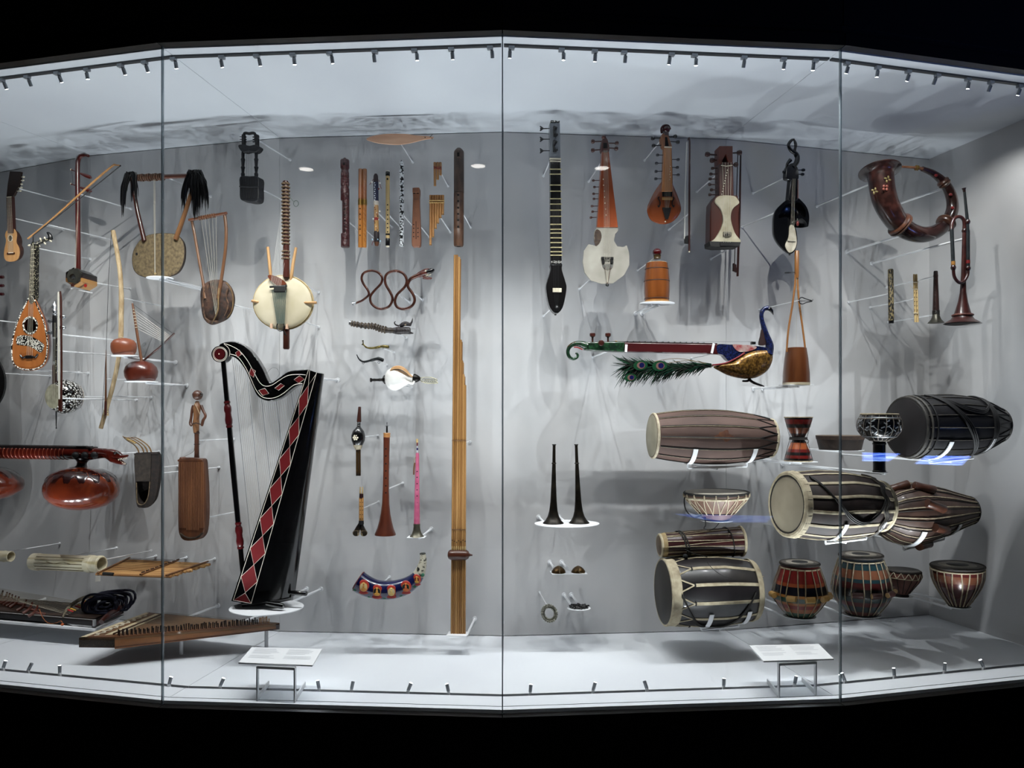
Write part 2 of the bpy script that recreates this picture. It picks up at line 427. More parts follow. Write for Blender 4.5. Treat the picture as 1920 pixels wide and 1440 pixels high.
wr = mk('wall_right', wallbox(CORNER + (CORNER-E2)*0.02, E2, 0.05, 0, H), WALLM, None, False); tag(wr, None, None, None, 'structure')
wl = mk('wall_left', wallbox(GL[-3], BK[-3], 0.05, 0, H), WALLM, None, False); tag(wl, None, None, None, 'structure')
def joint_mat():
    m = bpy.data.materials.new('glass_joint'); m.use_nodes = True; n = m.node_tree.nodes; l = m.node_tree.links; o = n['Material Output']; b = n['Principled BSDF']
    b.inputs['Base Color'].default_value = lin('9aa3a8'); b.inputs['Roughness'].default_value = 0.3
    t = n.new('ShaderNodeBsdfTransparent'); t.inputs[0].default_value = (0.62, 0.68, 0.70, 1); x = n.new('ShaderNodeMixShader'); x.inputs[0].default_value = 0.45
    l.new(t.outputs[0], x.inputs[1]); l.new(b.outputs[0], x.inputs[2]); l.new(x.outputs[0], o.inputs[0]); return m
GLASS = glass_mat(); JOINT = joint_mat()
for i, k in enumerate(KS):
    a, b, c, d = GL[k-1], GL[k], GL[k] , GL[k-1]
    n = V((math.sin(R(YAW[k])), -math.cos(R(YAW[k]))))
    u = (b - a).normalized() * 0.006
    p = [a + u, b - u, b - u + n*0.012, a + u + n*0.012]
    o = mk('window_%d' % (i + 1), prism(p, -0.012, H + 0.006), GLASS, None, False); tag(o, None, None, None, 'structure')
for i, k in enumerate([-2, -1, 0, 1]):
    p = GL[k]; n = V((math.sin(R(0.45 + 9.6*k)), -math.cos(R(0.45 + 9.6*k)))); t = V((-n.y, n.x))
    o = mk('trim_%d' % (i + 1), prism([p - t*0.0030, p + t*0.0030, p + t*0.0030 + n*0.013, p - t*0.0030 + n*0.013], -0.012, H + 0.006), JOINT, None, False)
    tag(o, None, None, None, 'structure')
# dark fascia above and plinth below the glass
def fascia(k, d0, d1, z0, z1, gap=0.002): return prism(strip(k, d0, d1, gap), z0, z1)
wf = mk('wall_fascia', join(*[fascia(k, -0.03, 0.004, H + 0.10, H + 0.75) for k in KS] + [prism(strip(k, -0.02, 0.30, 0), H + 0.062, H + 0.10) for k in KS]), DARK, None, False); tag(wf, None, None, None, 'structure')
for k in KS: mk('fascia_board', fascia(k, -0.045, 0.0, H + 0.004, H + 0.058), BROWN, wf, False)
wp = mk('wall_plinth', join(*[fascia(k, -0.03, 0.004, -0.72, -0.085) for k in KS] + [prism(strip(k, -0.02, 0.3, 0), -0.10, -0.062) for k in KS]), DARK, None, False); tag(wp, None, None, None, 'structure')
for k in KS: mk('plinth_board', fascia(k, -0.040, 0.0, -0.082, -0.016), BROWN, wp, False)

# ---------------------------------------------------------------- track lights
TRACKM = plain('34373a', 0.4, 0.3); LAMPM = plain('8d9298', 0.35, 0.6); LENS = glow('ffffff', 40)
def near_pane(px):
    for k in KS:
        g = GL[k]
        if px < CX + FPX * g.x / g.y: return k
    return 2
for k in KS:
    s0, s1 = strip_r(k, 0.067, 0.087, 0.006)[:2], strip_r(k, 0.067, 0.087, 0.006)[2:]
    tr = mk('track_rail', prism([s0[0], s0[1], s1[0], s1[1]], H - 0.008, H), TRACKM, None, False)
    tag(tr, 'dark lighting track running along the case ceiling behind one glass pane', 'lighting track', 'ceiling lighting tracks')
def facet_point(px, k, d):                               # plan point on the line d metres inside glass facet k at column px
    a = inset(k-1, d); n = facing(k); r = V(((px-CX)/FPX, 1, 0)); t = (V((a.x, a.y, 0))).dot(n) / r.dot(n); return V((r.x*t, r.y*t))
TOPS = [-140, -70, 3, 51, 107, 163, 226, 271, 325, 416, 481, 549, 618, 703, 777, 846, 919, 959, 1053, 1115, 1170, 1259, 1302, 1395, 1469, 1529, 1588, 1646, 1703, 1758, 1815, 1858, 1912]  # negative columns: unseen fixtures added where the track leaves the view
ONWALL = {-70, 3, 107, 226, 271, 416, 481, 618, 846, 959, 1115, 1259, 1469, 1588, 1703, 1912}     # lit, aimed at the exhibits
ONFLOOR = {-140, 163, 325, 549, 777, 1053, 1302, 1529, 1646, 1815}                                                   # lit, aimed at the case floor
OFFLENS = plain('7d848a', 0.2)
def beam(lw, tgt, watts, ang, col, seen=True):
    d = bpy.data.lights.new('spot', 'SPOT'); d.energy = watts; d.spot_size = R(ang); d.spot_blend = 0.9; d.shadow_soft_size = 0.004; d.color = col
    o = bpy.data.objects.new('spot_beam' if seen else 'spot_beam_offscreen', d); COL.objects.link(o); o.location = lw; o.rotation_euler = (tgt - lw).to_track_quat('-Z', 'Y').to_euler()
for i, px in enumerate(TOPS):
    k = near_pane(px); p = facet_point(px, k, 0.077); e = empty('track_spotlight' if px >= 0 else 'track_spotlight_offscreen', (p.x, p.y, H), R(YAW[k]))
    lit = px in ONWALL or px in ONFLOOR
    tag(e, 'small grey spotlight with glowing lens clipped to the ceiling track' if lit else 'small grey unlit spotlight clipped to the ceiling track', 'spotlight', 'lit ceiling track spotlights' if lit else 'unlit ceiling track spotlights')
    mk('adapter', g_box((0, 0, -0.0145), (0.026, 0, 0), (0, 0.02, 0), (0, 0, 0.013)), LAMPM, e, False)
    sx = [0.008, -0.006, 0.010, 0.004][i % 4]
    dirv = V((sx * 1.5, 0.5 if px not in ONFLOOR else 0.25, -0.86)).normalized() * 0.030; h0 = V((sx, 0.004, -0.024))
    mk('stem', g_tube([(0, 0, -0.018), h0 + dirv*0.15], 0.003, 6), LAMPM, e)
    hd = mk('lamp_head', g_lathe(h0, h0 + dirv, [(0, 0.006), (0.1, 0.0085), (1, 0.0085)], 14), LAMPM, e)
    mk('lens', g_lathe(h0 + dirv*1.0, h0 + dirv*1.03, [(0, 0.007), (1, 0.006)], 14), LENS if lit else OFFLENS, hd)
    lw = Matrix.Rotation(R(YAW[k]), 4, 'Z') @ (h0 + dirv * 1.15) + V((p.x, p.y, H))
    if px in ONWALL:
        tgt = on_pane(min(max(px + (i % 3 - 1) * 50, -60), 1850), 780, pane_of(px), 0.15); tgt.z = H * TOP_AIM + [0.42, -0.45, 0.12, -0.12][i % 4]
        beam(lw, tgt, TOP_W, 60, (1.0, 0.985, 0.955), px >= 0)
    elif px in ONFLOOR:
        n = facing(k); tgt = V((p.x, p.y, 0)) - n * 0.45; beam(lw, tgt, DOWN_W, 100, (0.97, 0.985, 1.0), px >= 0)
BOTS = [-130, -60, 6, 53, 112, 317, 413, 598, 659, 765, 841, 994, 1112, 1213, 1357, 1490, 1584, 1677, 1771, 1844]  # negative columns: added, unseen fixtures that even out the ceiling light
DARKB = {53, 659, 1213}
for i, px in enumerate(BOTS):
    k = near_pane(px); p = facet_point(px, k, 0.185); e = empty('floor_spotlight' if px >= 0 else 'floor_spotlight_offscreen', (p.x, p.y, -0.012), R(YAW[k])); lit = px not in DARKB
    tag(e, 'tiny white spotlight with glowing tip clipped in the floor slot' if lit else 'tiny white unlit spotlight clipped in the floor slot', 'spotlight', 'lit floor slot spotlights' if lit else 'unlit floor slot spotlights')
    sx = [0.010, -0.008, 0.004][i % 3]
    mk('clip', g_box((0, 0, 0.012), (0.012, 0, 0), (0, 0.012, 0), (0, 0, 0.026)), WHITE, e, False)
    h0 = V((0, 0, 0.022)); dirv = V((sx * 1.2, 0.010, 0.032))
    hd = mk('lamp_head', g_lathe(h0, h0 + dirv, [(0, 0.007), (0.1, 0.008), (1, 0.0085)], 12), LAMPM, e)
    mk('lens', g_lathe(h0 + dirv, h0 + dirv*1.03, [(0, 0.007), (1, 0.006)], 12), LENS if lit else OFFLENS, hd)
    if lit:
        n = facing(k); tgt = V((p.x, p.y, H)) - n * [0.6, 0.3, 0.75][i % 3]
        lw = Matrix.Rotation(R(YAW[k]), 4, 'Z') @ (h0 + dirv*1.2) + V((p.x, p.y, -0.012)); beam(lw, tgt, BOT_W, 84, (0.90, 0.955, 1.0), px >= 0)
TONE = True
# ---------------------------------------------------------------- common exhibit materials
BLACK = plain('0c0c0e', 0.3, 0, 0.5); EBONY = mix('121114', '1d1b1c', 40, rough=0.4, coat=0.3); MATBLK = plain('151517', 0.7)
IVORY = plain('e8dfc8', 0.4); STEEL = plain('b9bcc0', 0.25, 0.9); BRASS = plain('a98a4a', 0.3, 0.9); STRING = plain('c9c4b4', 0.4, 0.3); WIRE = plain('6a6c70', 0.3, 0.8)
REDWOOD = wood('4a1410', '6b2218', 30, 0.3, 0.5); ROSE = wood('3a1a12', '5a2a1c', 30, 0.35, 0.4); SPRUCE = wood('b98a55', 'cfa26c', 40, 0.4, 0.3)
PALE = wood('b68a55', 'd0a874', 30, 0.55, 0.05); BAMBOO = wood('c2a46a', 'd8bf8a', 30, 0.5, 0.1); CANE = wood('a8743c', 'c6965a', 30, 0.5, 0.1)
GOURD = mix('5e2818', '70331f', 14, rough=0.3, coat=0.5); HIDE = mix('c9bda0', 'ded6c2', 12, rough=0.7, bump=0.1); DKHIDE = mix('20130d', '5e3f2c', 38, rough=0.7, bump=0.35, det=6, lo=0.3, hi=0.72)
INLAY = mix('e9e6da', '14120f', 130, rough=0.35, kind='voronoi', lo=0.42, hi=0.5); INLAY2 = mix('cfc9a8', '17130e', 120, rough=0.35, kind='voronoi', lo=0.22, hi=0.32)
DOTS = mix('efece2', '1a1612', 90, rough=0.4, kind='voronoi', lo=0.45, hi=0.52)

# small lute at the far left
t = T('armadillo_lute', 'small pale-topped lute with figure-eight body and brown armadillo-like back', 'lute', 22, 410, 0.36)
body = sm([(11.7,433.6),(9.5,441),(11.5,451),(8.7,464.7),(7.4,478.3),(10.7,488),(21.4,490.5),(32,486.5),(36,476.3),(35,464.7),(30.1,455),(30.4,446),(30.6,437),(25.3,428.5),(17.5,429)], 4, True)
t.bowl('back', mix('3a1d14', '5a3324', 90, rough=0.6, bump=0.5), body, 22, -1, hollow=True); t.holed('top', SPRUCE, body, ell(19, 446.8, 3.8, 5.6, 20), -1.5, 0)
t.tube('rosette', IVORY, ell(19, 446.8, 4.2, 6), 0.5, 6, 0.2, True)
t.plate('neck', ROSE, [(11.7,369.4),(22.4,368.5),(25,431),(24.5,437),(14.5,437),(13.6,431)], -5, 1.2)
t.plate('headstock', mix('2a1813', '3c2218', 40, rough=0.4), [(18.5,321),(39,322),(36.5,344),(26,365.5),(22.4,369),(12,369.5),(14.6,344)], -4, 0.6)
for i, (x, y) in enumerate([(44.3,331.5),(43.4,338),(40.8,345),(40.2,351.5),(38.3,357.8)]):
    t.peg(IVORY, x - 9, y + 1, x + 1.5, y, -2, 0.6, 1.7, 3.2, name='tuner')
for i in range(9): y = 373 + i * 6.2; t.box('fret', STEEL, 17.8 + i*0.35, y, 10, 0.5, 0.4, 1.4)
t.box('nut', IVORY, 17, 369.5, 11, 1.2, 1, 1.2); t.box('bridge', ROSE, 20.4, 475, 17, 2.6, 2, 1); t.box('saddle', IVORY, 20.4, 474, 11, 1.2, 1, 2.2)
for i in range(5): t.line('string', STRING, [(13.4 + 1.8*i, 369.5), (15.6 + 2.2*i, 474.5)], 0.22, 1.9)
t.rod(30, 352, -4); t.rod(20, 408, -5)

# two-string fiddle and its bow
t = T('spike_fiddle', 'two-string fiddle with red-brown neck and hexagonal tan and black sound box', 'fiddle', 147, 420, 0.36, yaw=-14)
t.tube('neck', REDWOOD, sm([(166,292.5),(159,290),(151,292.5),(146.5,300),(145.4,312),(145.4,340),(146.2,420),(147.2,508)], 5), [2.6]*5+[3.4]*5+[4.1]*5+[4.3]*21, 10, 0)
for y0, y1 in ((318, 333.5), (344.7, 359)):
    t.lathe('peg', REDWOOD, (133, y0), (171.5, y1), [(0,0.5),(0.02,1.6),(0.06,1.4),(0.08,0.8),(0.45,1.1),(0.5,2.2),(0.75,3.4),(0.93,3.5),(1,1.4)], 12)
    t.ball('peg_tip', IVORY, 133, y0, 1.7)
t.line('string', WIRE, [(134, 319), (137, 345)], 0.3, 3); t.line('string', STRING, [(146, 372, 5), (140, 512, 23)], 0.25); t.line('string', STRING, [(147, 372, 5), (142, 512, 23)], 0.25)
t.lathe('sound_box', bands([(0, 'c2924e'), (0.46, '3a1912'), (0.56, '1c0f0d')], 'z'), (137.5, 519, 22), (168, 528, -26), [(0,17),(0.03,17.6),(1,17.6),(1,16),(0,16)], 6, cap=False)
t.holed('soundboard', mix('26261f', '3a382f', 60, rough=0.5), [(125,518),(129.5,505.5),(145,503),(150.5,512),(143,530),(128,529)], ell(135.5, 519, 5.6, 5.6, 16), 22, 26.5)
t.box('bridge', ROSE, 136, 535, 4, 5, 4, 25); t.plate('emblem', plain('b3201c', 0.5), ell(160, 535.5, 3.2, 3.6, 5), 7.4, 8.2)
t.box('base_strip', WHITE, 153, 545, 42, 1.6, 8, 6, rot=12); t.rod(149, 364, -3); t.rod(165, 528, -24)
b = T('fiddle_bow', 'thin curved cane bow with dark hair crossing the two-string fiddle', 'bow', 140, 380, 0.42, yaw=-14)
b.tube('stick', wood('a87a44','c4965a'), sm([(52,447.6),(62,440),(110,400),(165,350),(209,312.5),(217,309.5),(225.5,310.5)], 5), [1.6]*10+[1.9]*15+[1.5]*6, 8)
b.tube('hair', plain('1c1c1e', 0.6), [(62,442),(110,405),(225,311.5)], 0.9, 6); b.ball('bow_tip', BLACK, 225.5, 310.8, 1.6); b.tube('thread', BLACK, [(62,437),(62.5,453)], 0.7, 6)
b.rod(88, 421, -1)

# dark lute cut by the frame edge
t = T('dark_lute', 'dark red-black lute with three side pegs, only its right edge showing', 'lute', -30, 660, 0.36)
o = ell(-45, 717, 54, 62, 36); t.bowl('back', REDWOOD, o, 18, -3); t.plate('top', EBONY, o, -4, 0)
t.plate('neck', REDWOOD, [(-40,470),(-14,470),(-10,665),(-46,665)], -8, 1)
t.pegs(plain('3d0a10', 0.25, 0, 0.6), [(-18, y, 7.5, y - 0.5) for y in (520, 536, 552)], r=1.6, hr=3.4, hl=9)
for i in range(3): t.line('string', STRING, [(-34 + 5*i, 500, 1.5), (-38 + 6*i, 730, 2)], 0.3)
t.rod(-12, 600, -6); t.rod(2, 700, -6)

# inlaid long lute
t = T('inlaid_lute', 'orange teardrop lute with black and white shell inlay and curled black head', 'lute', 58, 600, 0.38)
o = sm([(56.7,553),(50,564.4),(35.6,593.3),(24.6,626.7),(20.6,655.6),(22.4,677.8),(31,690),(49,695),(68.9,693),(84,682.5),(90,660),(89.6,633),(83.3,602),(73.3,577.8),(64.4,559)], 4, True)
t.bowl('back', wood('5a2616', '7d3a22', 18, 0.3, 0.6), o, 27, -1.2, hollow=True); t.holed('top', wood('a8662c', 'bb783a', 30, 0.3, 0.4), o, ell(56.7, 610, 12.6, 14.6, 28), -2, 0)
t.tube('edge_inlay', DOTS, [((x-56)*0.955+56, (y-627)*0.97+627) for x, y in o], 1.6, 6, 0.1, True, flat=(1, 0.8))
t.tube('rosette', DOTS, ell(56.7, 610, 13.2, 15.4), 1.7, 6, 0.4, True)
t.plate('pickguard', INLAY, sm([(31,633),(36,629.5),(46,628.5),(58,631),(70,637),(82,646),(81,654),(76,661),(66,655),(54,649),(40,647),(31,645)], 3, True), 0, 0.6)
t.tube('bridge', EBONY, sm([(38,666),(43,671),(49,668),(55,668),(60,668),(66,670),(71,664)], 4), 1.7, 8, 1); t.box('bridge_block', EBONY, 54.4, 669.5, 14, 6, 2.5, 1.2)
t.plate('neck', INLAY2, [(57.3,458),(67,458),(66,556),(62.5,566),(58,570),(54,565),(53.6,556)], -7, 1.2)
t.tube('headstock', INLAY2, sm([(60,457,0),(66,458,-3),(76,454,-10),(88,450,-16),(97,448,-20)], 4), [4.4]*5+[3.6]*6+[3]*6, 8)
t.tube('head_curl', BLACK, sm([(95,449,-19),(94,442,-18),(90,437,-17),(87.5,437,-16)], 4), [4.5, 4.4, 4.2, 4, 3.6, 3.4, 3.2, 3, 2.6, 2.2, 1.8, 1.4, 1], 8)
t.pegs(IVORY, [(78,453,75,446),(86,450,83,444.5),(72,457,74,463),(82,454,86,458),(92,450,97,453),(60,458,53,461)], w=-8, r=0.7, hr=1.8, hl=4); t.tube('hanger', BLACK, [(62,440),(62,454)], 0.8, 6, -1)
for i in range(4): t.line('string', STRING, [(58.6 + 1.6*i, 460), (50.5 + 3.2*i, 668)], 0.28, 2.2)
for i in range(12): t.box('fret', IVORY, 61.8 - i*0.24, 468 + i*7.6, 9.4, 0.5, 0.4, 1.4)
t.rod(68, 465, -5); t.rod(40, 694, -4); t.rod(62, 694, -4)

# round spike fiddle with inlaid bowl
t = T('inlaid_spike_fiddle', 'spike fiddle with silver pegs and mosaic-inlaid globe bowl', 'fiddle', 102.7, 700, 0.42, yaw=-24)
A = t.q(100, 743); B = A + V((0, 57 * t.m, 0))
pr = [(0.0, 23)] + [((33*(1-math.cos(a)) - 33*(1-math.cos(0.77))) / 57, 33*math.sin(a)) for a in [0.9, 1.1, 1.35, 1.6, 1.9, 2.2, 2.5, 2.8, 3.0, 3.14]]
t.llathe('bowl', mix('f0f1ee', '0d0d10', 85, rough=0.12, metal=0.5, coat=1.0, kind='voronoi', lo=0.40, hi=0.46, c3='c8b89a'), A, B, pr, 32)
t.llathe('rear_mosaic', mix('a5652c', 'f0e8d8', 70, rough=0.25, coat=0.8, kind='voronoi', lo=0.28, hi=0.33), A, B, [(p, r + 0.35) for p, r in pr[6:]], 32)
t.llathe('skin', mix('8b8672', 'a9a58f', 30, rough=0.5), A + V((0, -0.6*t.m, 0)), A + V((0, 0.6*t.m, 0)), [(0, 22.6), (1, 23.3)], 32)
t.lathe('neck', bands([(0,'3a1c14'),(0.3,'9aa0a4'),(0.34,'3c3f42'),(0.66,'a8adb0'),(0.7,'0d0d0f')], 'z', 0.3), (102.7, 724, -4), (102.7, 590, -4), [(0,4.4),(0.28,4.2),(0.3,3.4),(1,3.2)], 12)
t.lathe('pegbox', EBONY, (102.7, 632, -4), (102.7, 592, -4), [(0,3.8),(0.5,4.4),(1,4)], 12)
t.lathe('finial', STEEL, (102.7, 593, -4), (102.7, 565, -4), [(0,3.2),(0.12,5),(0.2,3),(0.35,5),(0.5,3.4),(0.6,5.4),(0.78,4.6),(0.9,1.5),(1,0.6)], 14)
for x, y in ((93.5,602),(92.5,624)): t.lathe('peg', STEEL, (104, y, -4), (x-3, y, -4), [(0,0.9),(0.45,0.9),(0.5,3),(0.75,4.6),(0.95,3),(1,1)], 12)
for x, y in ((119.5,594),(119.5,614)): t.lathe('peg', STEEL, (101, y, -4), (x+3, y, -4), [(0,0.9),(0.45,0.9),(0.5,3),(0.75,4.6),(0.95,3),(1,1)], 12)
t.lathe('spike', WIRE, (105.5, 772, -14), (105.5, 804, -14), [(0,1.5),(0.9,0.8),(0.93,1.3),(1,1.2)], 10); t.tube('fingerboard', INLAY2, [(106,632,1),(105,700,1)], 1.6, 6)
for i in range(2): t.line('string', STRING, [(102 + 2*i, 605, 1), (99 + 3*i, 752, 2)], 0.25)
t.rod(112, 658, -6); t.rod(130, 743, -56)
b = T('spike_fiddle_bow', 'straight dark bow with broad white hair hanging before the mosaic globe fiddle', 'bow', 112, 660, 0.50, yaw=-14)
b.tube('stick', ROSE, [(113,546),(114.5,560),(115.5,680),(115,772)], [1.6,1.9,1.9,2], 8); b.tube('hair', plain('d9d4c6', 0.6), [(110,547),(109.5,560),(110.5,690),(111.5,748)], 2.1, 6, 0.5, flat=(1,0.5))
b.box('frog', ROSE, 112.8, 760, 5, 22, 4, 0); b.rod(115, 628, -1); b.rod(116, 747, -1)

# musical bow with gourd
t = T('musical_bow', 'tall crooked bark-stripped musical bow with orange-brown gourd and single wire', 'musical bow', 226, 600, 0.36)
t.tube('staff', mix('b39a72', 'd6c09a', 60, (1,1,0.3), rough=0.7, bump=0.4), sm([(211.9,432.6),(215.8,453),(220.7,480),(225.3,513),(227.5,552),(227.2,589),(226.5,631),(222,673),(213,718),(201,762),(189,803)], 4), [4.2]*16+[4.6]*12+[4]*13, 10)
for y in (770, 774, 777): t.ring('binding', plain('d8c49a', 0.8), (199, y, 0), (195, y + 10, 0), 0, 4.4, 0.9, 14)
t.line('wire', WIRE, [(209,434.5),(203.5,522),(199,660),(190,796)], 0.4, 1)
t.lathe('gourd', mix('86482a', '9a5a38', 9, rough=0.4, coat=0.3), (232, 634, 27), (232, 667, 27), [(0,5),(0.03,10),(0.12,17),(0.3,21.5),(0.5,22.3),(0.75,21),(0.93,18),(1,16)], 28)
t.tube('cord', plain('c8b898', 0.8), sm([(222,633,4),(227,632,10),(232,634,20)], 4), 0.8, 6); t.rod(230, 559, -3); t.rod(206, 742, -3)
t.disc_shelf(234, 667.5, 25, 20, 1.2, (-0.05,), w=27, label= 'thin white disc under the orange-brown gourd of the tall musical bow')
b = T('beater_stick', 'thin tapered brown beater stick hung beside the tall musical bow', 'stick', 199, 715, 0.38)
b.lathe('shaft', wood('5a3a22','7a5232'), (199, 656), (198, 779), [(0,0.5),(0.3,1.2),(0.7,2),(1,1.6)], 8); b.lathe('grip', ROSE, (198.2, 752), (198, 779), [(0,2.05),(0.1,2.3),(0.9,2.2),(1,1.7)], 8); b.rod(199.5, 710, -1)

# small gourd harp
t = T('gourd_harp', 'small bow harp with polished red-brown gourd and fan of white strings', 'harp', 264, 690, 0.36)
t.lathe('gourd', GOURD, (264.4, 676), (264.4, 715.5), [(0,4),(0.03,10),(0.12,20),(0.3,27),(0.52,29.8),(0.75,28.5),(0.93,25),(1,23.5)], 32)
t.tube('neck', wood('6e4526','8c5c36'), [(248.4,569),(252,590),(257,625),(265.5,677)], [1.8,2.6,2.6,2.7], 8); t.tube('arm', ROSE, [(267.8,677),(300,651),(327,625)], [1.7,2,1.7], 8)
for i in range(7): t.ring('lacing', plain('d5cbb4', 0.8), (250.5 + i*0.85, 581 + i*5.6), (252.5 + i*0.85, 592 + i*5.6), 0, 2.9, 0.6, 12)
t.line('wire', WIRE, [(250,570.7),(323,624.6)], 0.4)
for i in range(7): t.line('string', plain('e6e2d8', 0.5), [(251 + 0.8*i, 581 + 5.7*i), (320 - 2.2*i, 631 + 1.7*i)], 0.33)
t.disc_shelf(265, 716, 31, 26, 1.2, (0.35,), 'thin white disc under the polished red-brown gourd of the small bow harp')

# large lyre with hair tufts
t = T('hair_tufted_lyre', 'large lyre with round grey-brown hide body and black hair tufts', 'lyre', 305, 440, 0.42)
o = sm([(266,447),(251,468),(247.5,488.6),(253,509.7),(271.3,520),(305.6,521),(332,512.5),(344.5,491),(346.5,464.8),(341.5,449),(329,439),(305.6,437),(284.5,439)], 4, True)
HIDE2 = mix('8a7a58', '54452e', 60, rough=0.8, bump=0.03, lo=0.25, hi=0.75, det=8)
t.bowl('back', mix('2e2115','453322', 40, rough=0.7), o, 26, -1); t.bowl('skin', HIDE2, o, 3, -1.5, front=True)
t.tube('arm', ROSE, [(271,452,1),(258,398,1),(246.5,334,1)], [4.6,4,3.6], 10); t.tube('arm', wood('7a5434','90683f'), [(329.4,449,1),(346,402,1),(368,333,1)], [4.8,4.2,3.6], 10)
t.tube('crossbar', wood('6b4030','7f5040', axis='x'), [(236,334.5,2),(300,331.5,2),(372,329,2)], 4.2, 10)
for i in range(12): x = 259 + i*4.2; t.ring('string_wrap', mix('5e4332','7a5a46',90,rough=0.8), (x, 333.4 - (x-259)*0.04, 2), (x + 3, 333.2 - (x-259)*0.04, 2), 0, 5 + (i % 3)*0.5, 1.5, 12)
def hair(t, name, root, n, ends, rise):
    parts = []; j = lambda a: rnd.uniform(-a, a)
    for i in range(n):
        x1, y1 = ends[i % len(ends)]; x1 += j(4); y1 += j(14); x0, y0 = root[0] + j(9), root[1] + j(3); w0 = j(6)
        p = sm([(x0, y0, w0 + 2), (x0 + (x1-x0)*0.35, y0 - rise - j(2), w0 + 5), (x0 + (x1-x0)*0.75, y0 + (y1-y0)*0.28, w0 + 5), (x0 + (x1-x0)*0.95, y0 + (y1-y0)*0.62, w0 + 3), (x1, y1, w0 + j(2))], 3)
        parts.append(g_tube(t.Q(p), [0.95*t.m]*8 + [0.8*t.m]*2 + [0.6*t.m, 0.4*t.m, 0.12*t.m], 5))
    o = mk(name, join(*parts), plain('0c0d12', 0.35), t.e); o['kind'] = 'stuff'
hair(t, 'hair_tuft', (247,331), 150, [(231,388),(232,380),(233,366),(229,372),(250,368),(253,355),(236,352),(230,395),(257,372)], 5)
hair(t, 'hair_tuft', (366,328), 210, [(343,385),(346,372),(354,360),(362,394),(366,404),(371,400),(377,382),(383,376),(388,390),(385,360),(372,368),(358,348)], 6)
for i in range(3): t.line('string', STRING, [(288 + i*1.4, 336, 6), (290 + i*0.7, 512, 5)], 0.3)
t.plate('sound_hole', MATBLK, ell(256, 476, 2, 2.2, 12), 0.6, 1.2); t.ball('string_knot', plain('a8956a', 0.8), 291, 513, 2.2, w=4)  # sound_hole is a flat black disc, its inner shade given by colour
t.disc_shelf(300, 521.5, 25, 22, 1.2, (0.0, 0.6), 'thin white shelf under the round hide body of the tufted lyre'); t.rod(310, 331, -2)

# small lyre
t = T('hide_lyre', 'smaller lyre with crinkled dark hide bowl and bent stick yoke', 'lyre', 400, 500, 0.38)
o = sm([(376.9,546.6),(383,533),(400.6,524.5),(424.4,528),(437,546.6),(439,567.8),(430,594),(411,606),(395,608.7),(382,596.8),(377.4,570)], 4, True)
t.bowl('back', DKHIDE, o, 18, -1); t.bowl('skin', DKHIDE, o, 9, -1.2, front=True, pw=0.7)
STK = wood('6e4a2e','86603e'); t.tube('arm', STK, sm([(359.7,414,3),(365,440,3),(372,480,3),(382,537,4),(385,560,6)], 3), 2.6, 8); t.tube('arm', STK, sm([(421,402,3),(424,430,3),(423,465,3),(418.5,500,3),(415,524,5),(409,560,9)], 3), [3]*13+[3.6,3.4,3], 8)
t.tube('crossbar', wood('7a4a30','8f5a3a', axis='x'), [(354.4,412.5,5),(390,406,5),(425,399.5,5)], 2.8, 10)
for i in range(8): x = 374 + i*4; t.ring('string_wrap', plain('93694a', 0.8), (x, 409 - (x-374)*0.18, 5), (x+2, 408.6 - (x-374)*0.18, 5), 0, 3.4, 0.9, 12)
t.tube('seam', mix('7a6440','947c52', 40, rough=0.8), sm([(411,540,10),(409.5,560,10.5),(409,580,10),(403,596,8),(397,606,4)], 4), [1.4]*12+[1.1]*5, 6)
t.tube('edge_binding', mix('8a7048','6a5234', 40, rough=0.8), sm([(424,530,2),(433,543,2),(437,560,1),(435,582,1),(426,596,1)], 4), 1.3, 6)
t.plate('sound_hole', MATBLK, ell(402, 577, 3.4, 5, 14), 7.4, 8.6)  # black disc painted as the shade of an opening, nothing is cut
for p_ in ([(384,538),(381,556),(381,580),(386,598),(396,606)], [(392,530),(388,548),(389,566)], [(428,540),(424,556),(428,574),(421,592)], [(384,596),(394,602),(408,603)]): t.tube('hide_fold', mix('3a261a','7a5a40', 50, rough=0.8, bump=0.4), sm([(x, y, 6.5) for x, y in p_], 4), [1.6 + 0.6*math.sin(q_) for q_ in range(4*(len(p_)-1)+1)], 7, flat=(1, 0.7))
for i in range(5): t.line('string', STRING, [(377 + i*7, 409 - i*1.2, 7), (404 + i*0.8, 590, 9)], 0.25)
t.rod(437, 572, -4)

# black carved harp-lute
t = T('black_carved_harp', 'blue-black carved wooden harp with box body and spiked yoke', 'harp', 467, 320, 0.36)
CARV = mix('14161d','20232c', 70, rough=0.55, bump=0.3)
t.plate('body', CARV, sm([(449.5,331),(467,330),(484,331.5),(484.5,352),(484,374),(474,378.4),(460,376.5),(450,372.5),(449,352)], 3, True), -12, 8, bev=1.5)
for i in range(6): t.tube('groove', MATBLK, [(453 + i*4.6, 333), (453 + i*4.6, 371)], 0.6, 6, 8.2)
t.tube('band', CARV, [(449,349.5),(467,350.5),(484,350)], 1.3, 6, 8.6); t.tube('handle', CARV, sm([(483,334),(487,338),(487,350),(484,356)], 4), 1.4, 8, 0)
for x0 in (455.5, 480.5):
    t.lathe('post', CARV, (x0, 331), (x0, 284), [(0,3.4),(0.1,4),(0.16,2.6),(0.3,3.2),(0.36,4.2),(0.42,2.8),(0.6,3.4),(0.68,4.2),(0.74,2.8),(0.9,3.2),(1,2.6)], 10)
    t.plate('upright', CARV, [(x0-2.6,286),(x0+2.8,286),(x0+2.2,252),(x0-2.4,252)], -3, 3)
t.plate('yoke', CARV, sm([(446.5,272),(457,270.5),(467,273),(478,271),(486.5,275),(483,282),(477,285),(467,283),(457,285),(450,281)], 3, True), -7, 7, bev=1)
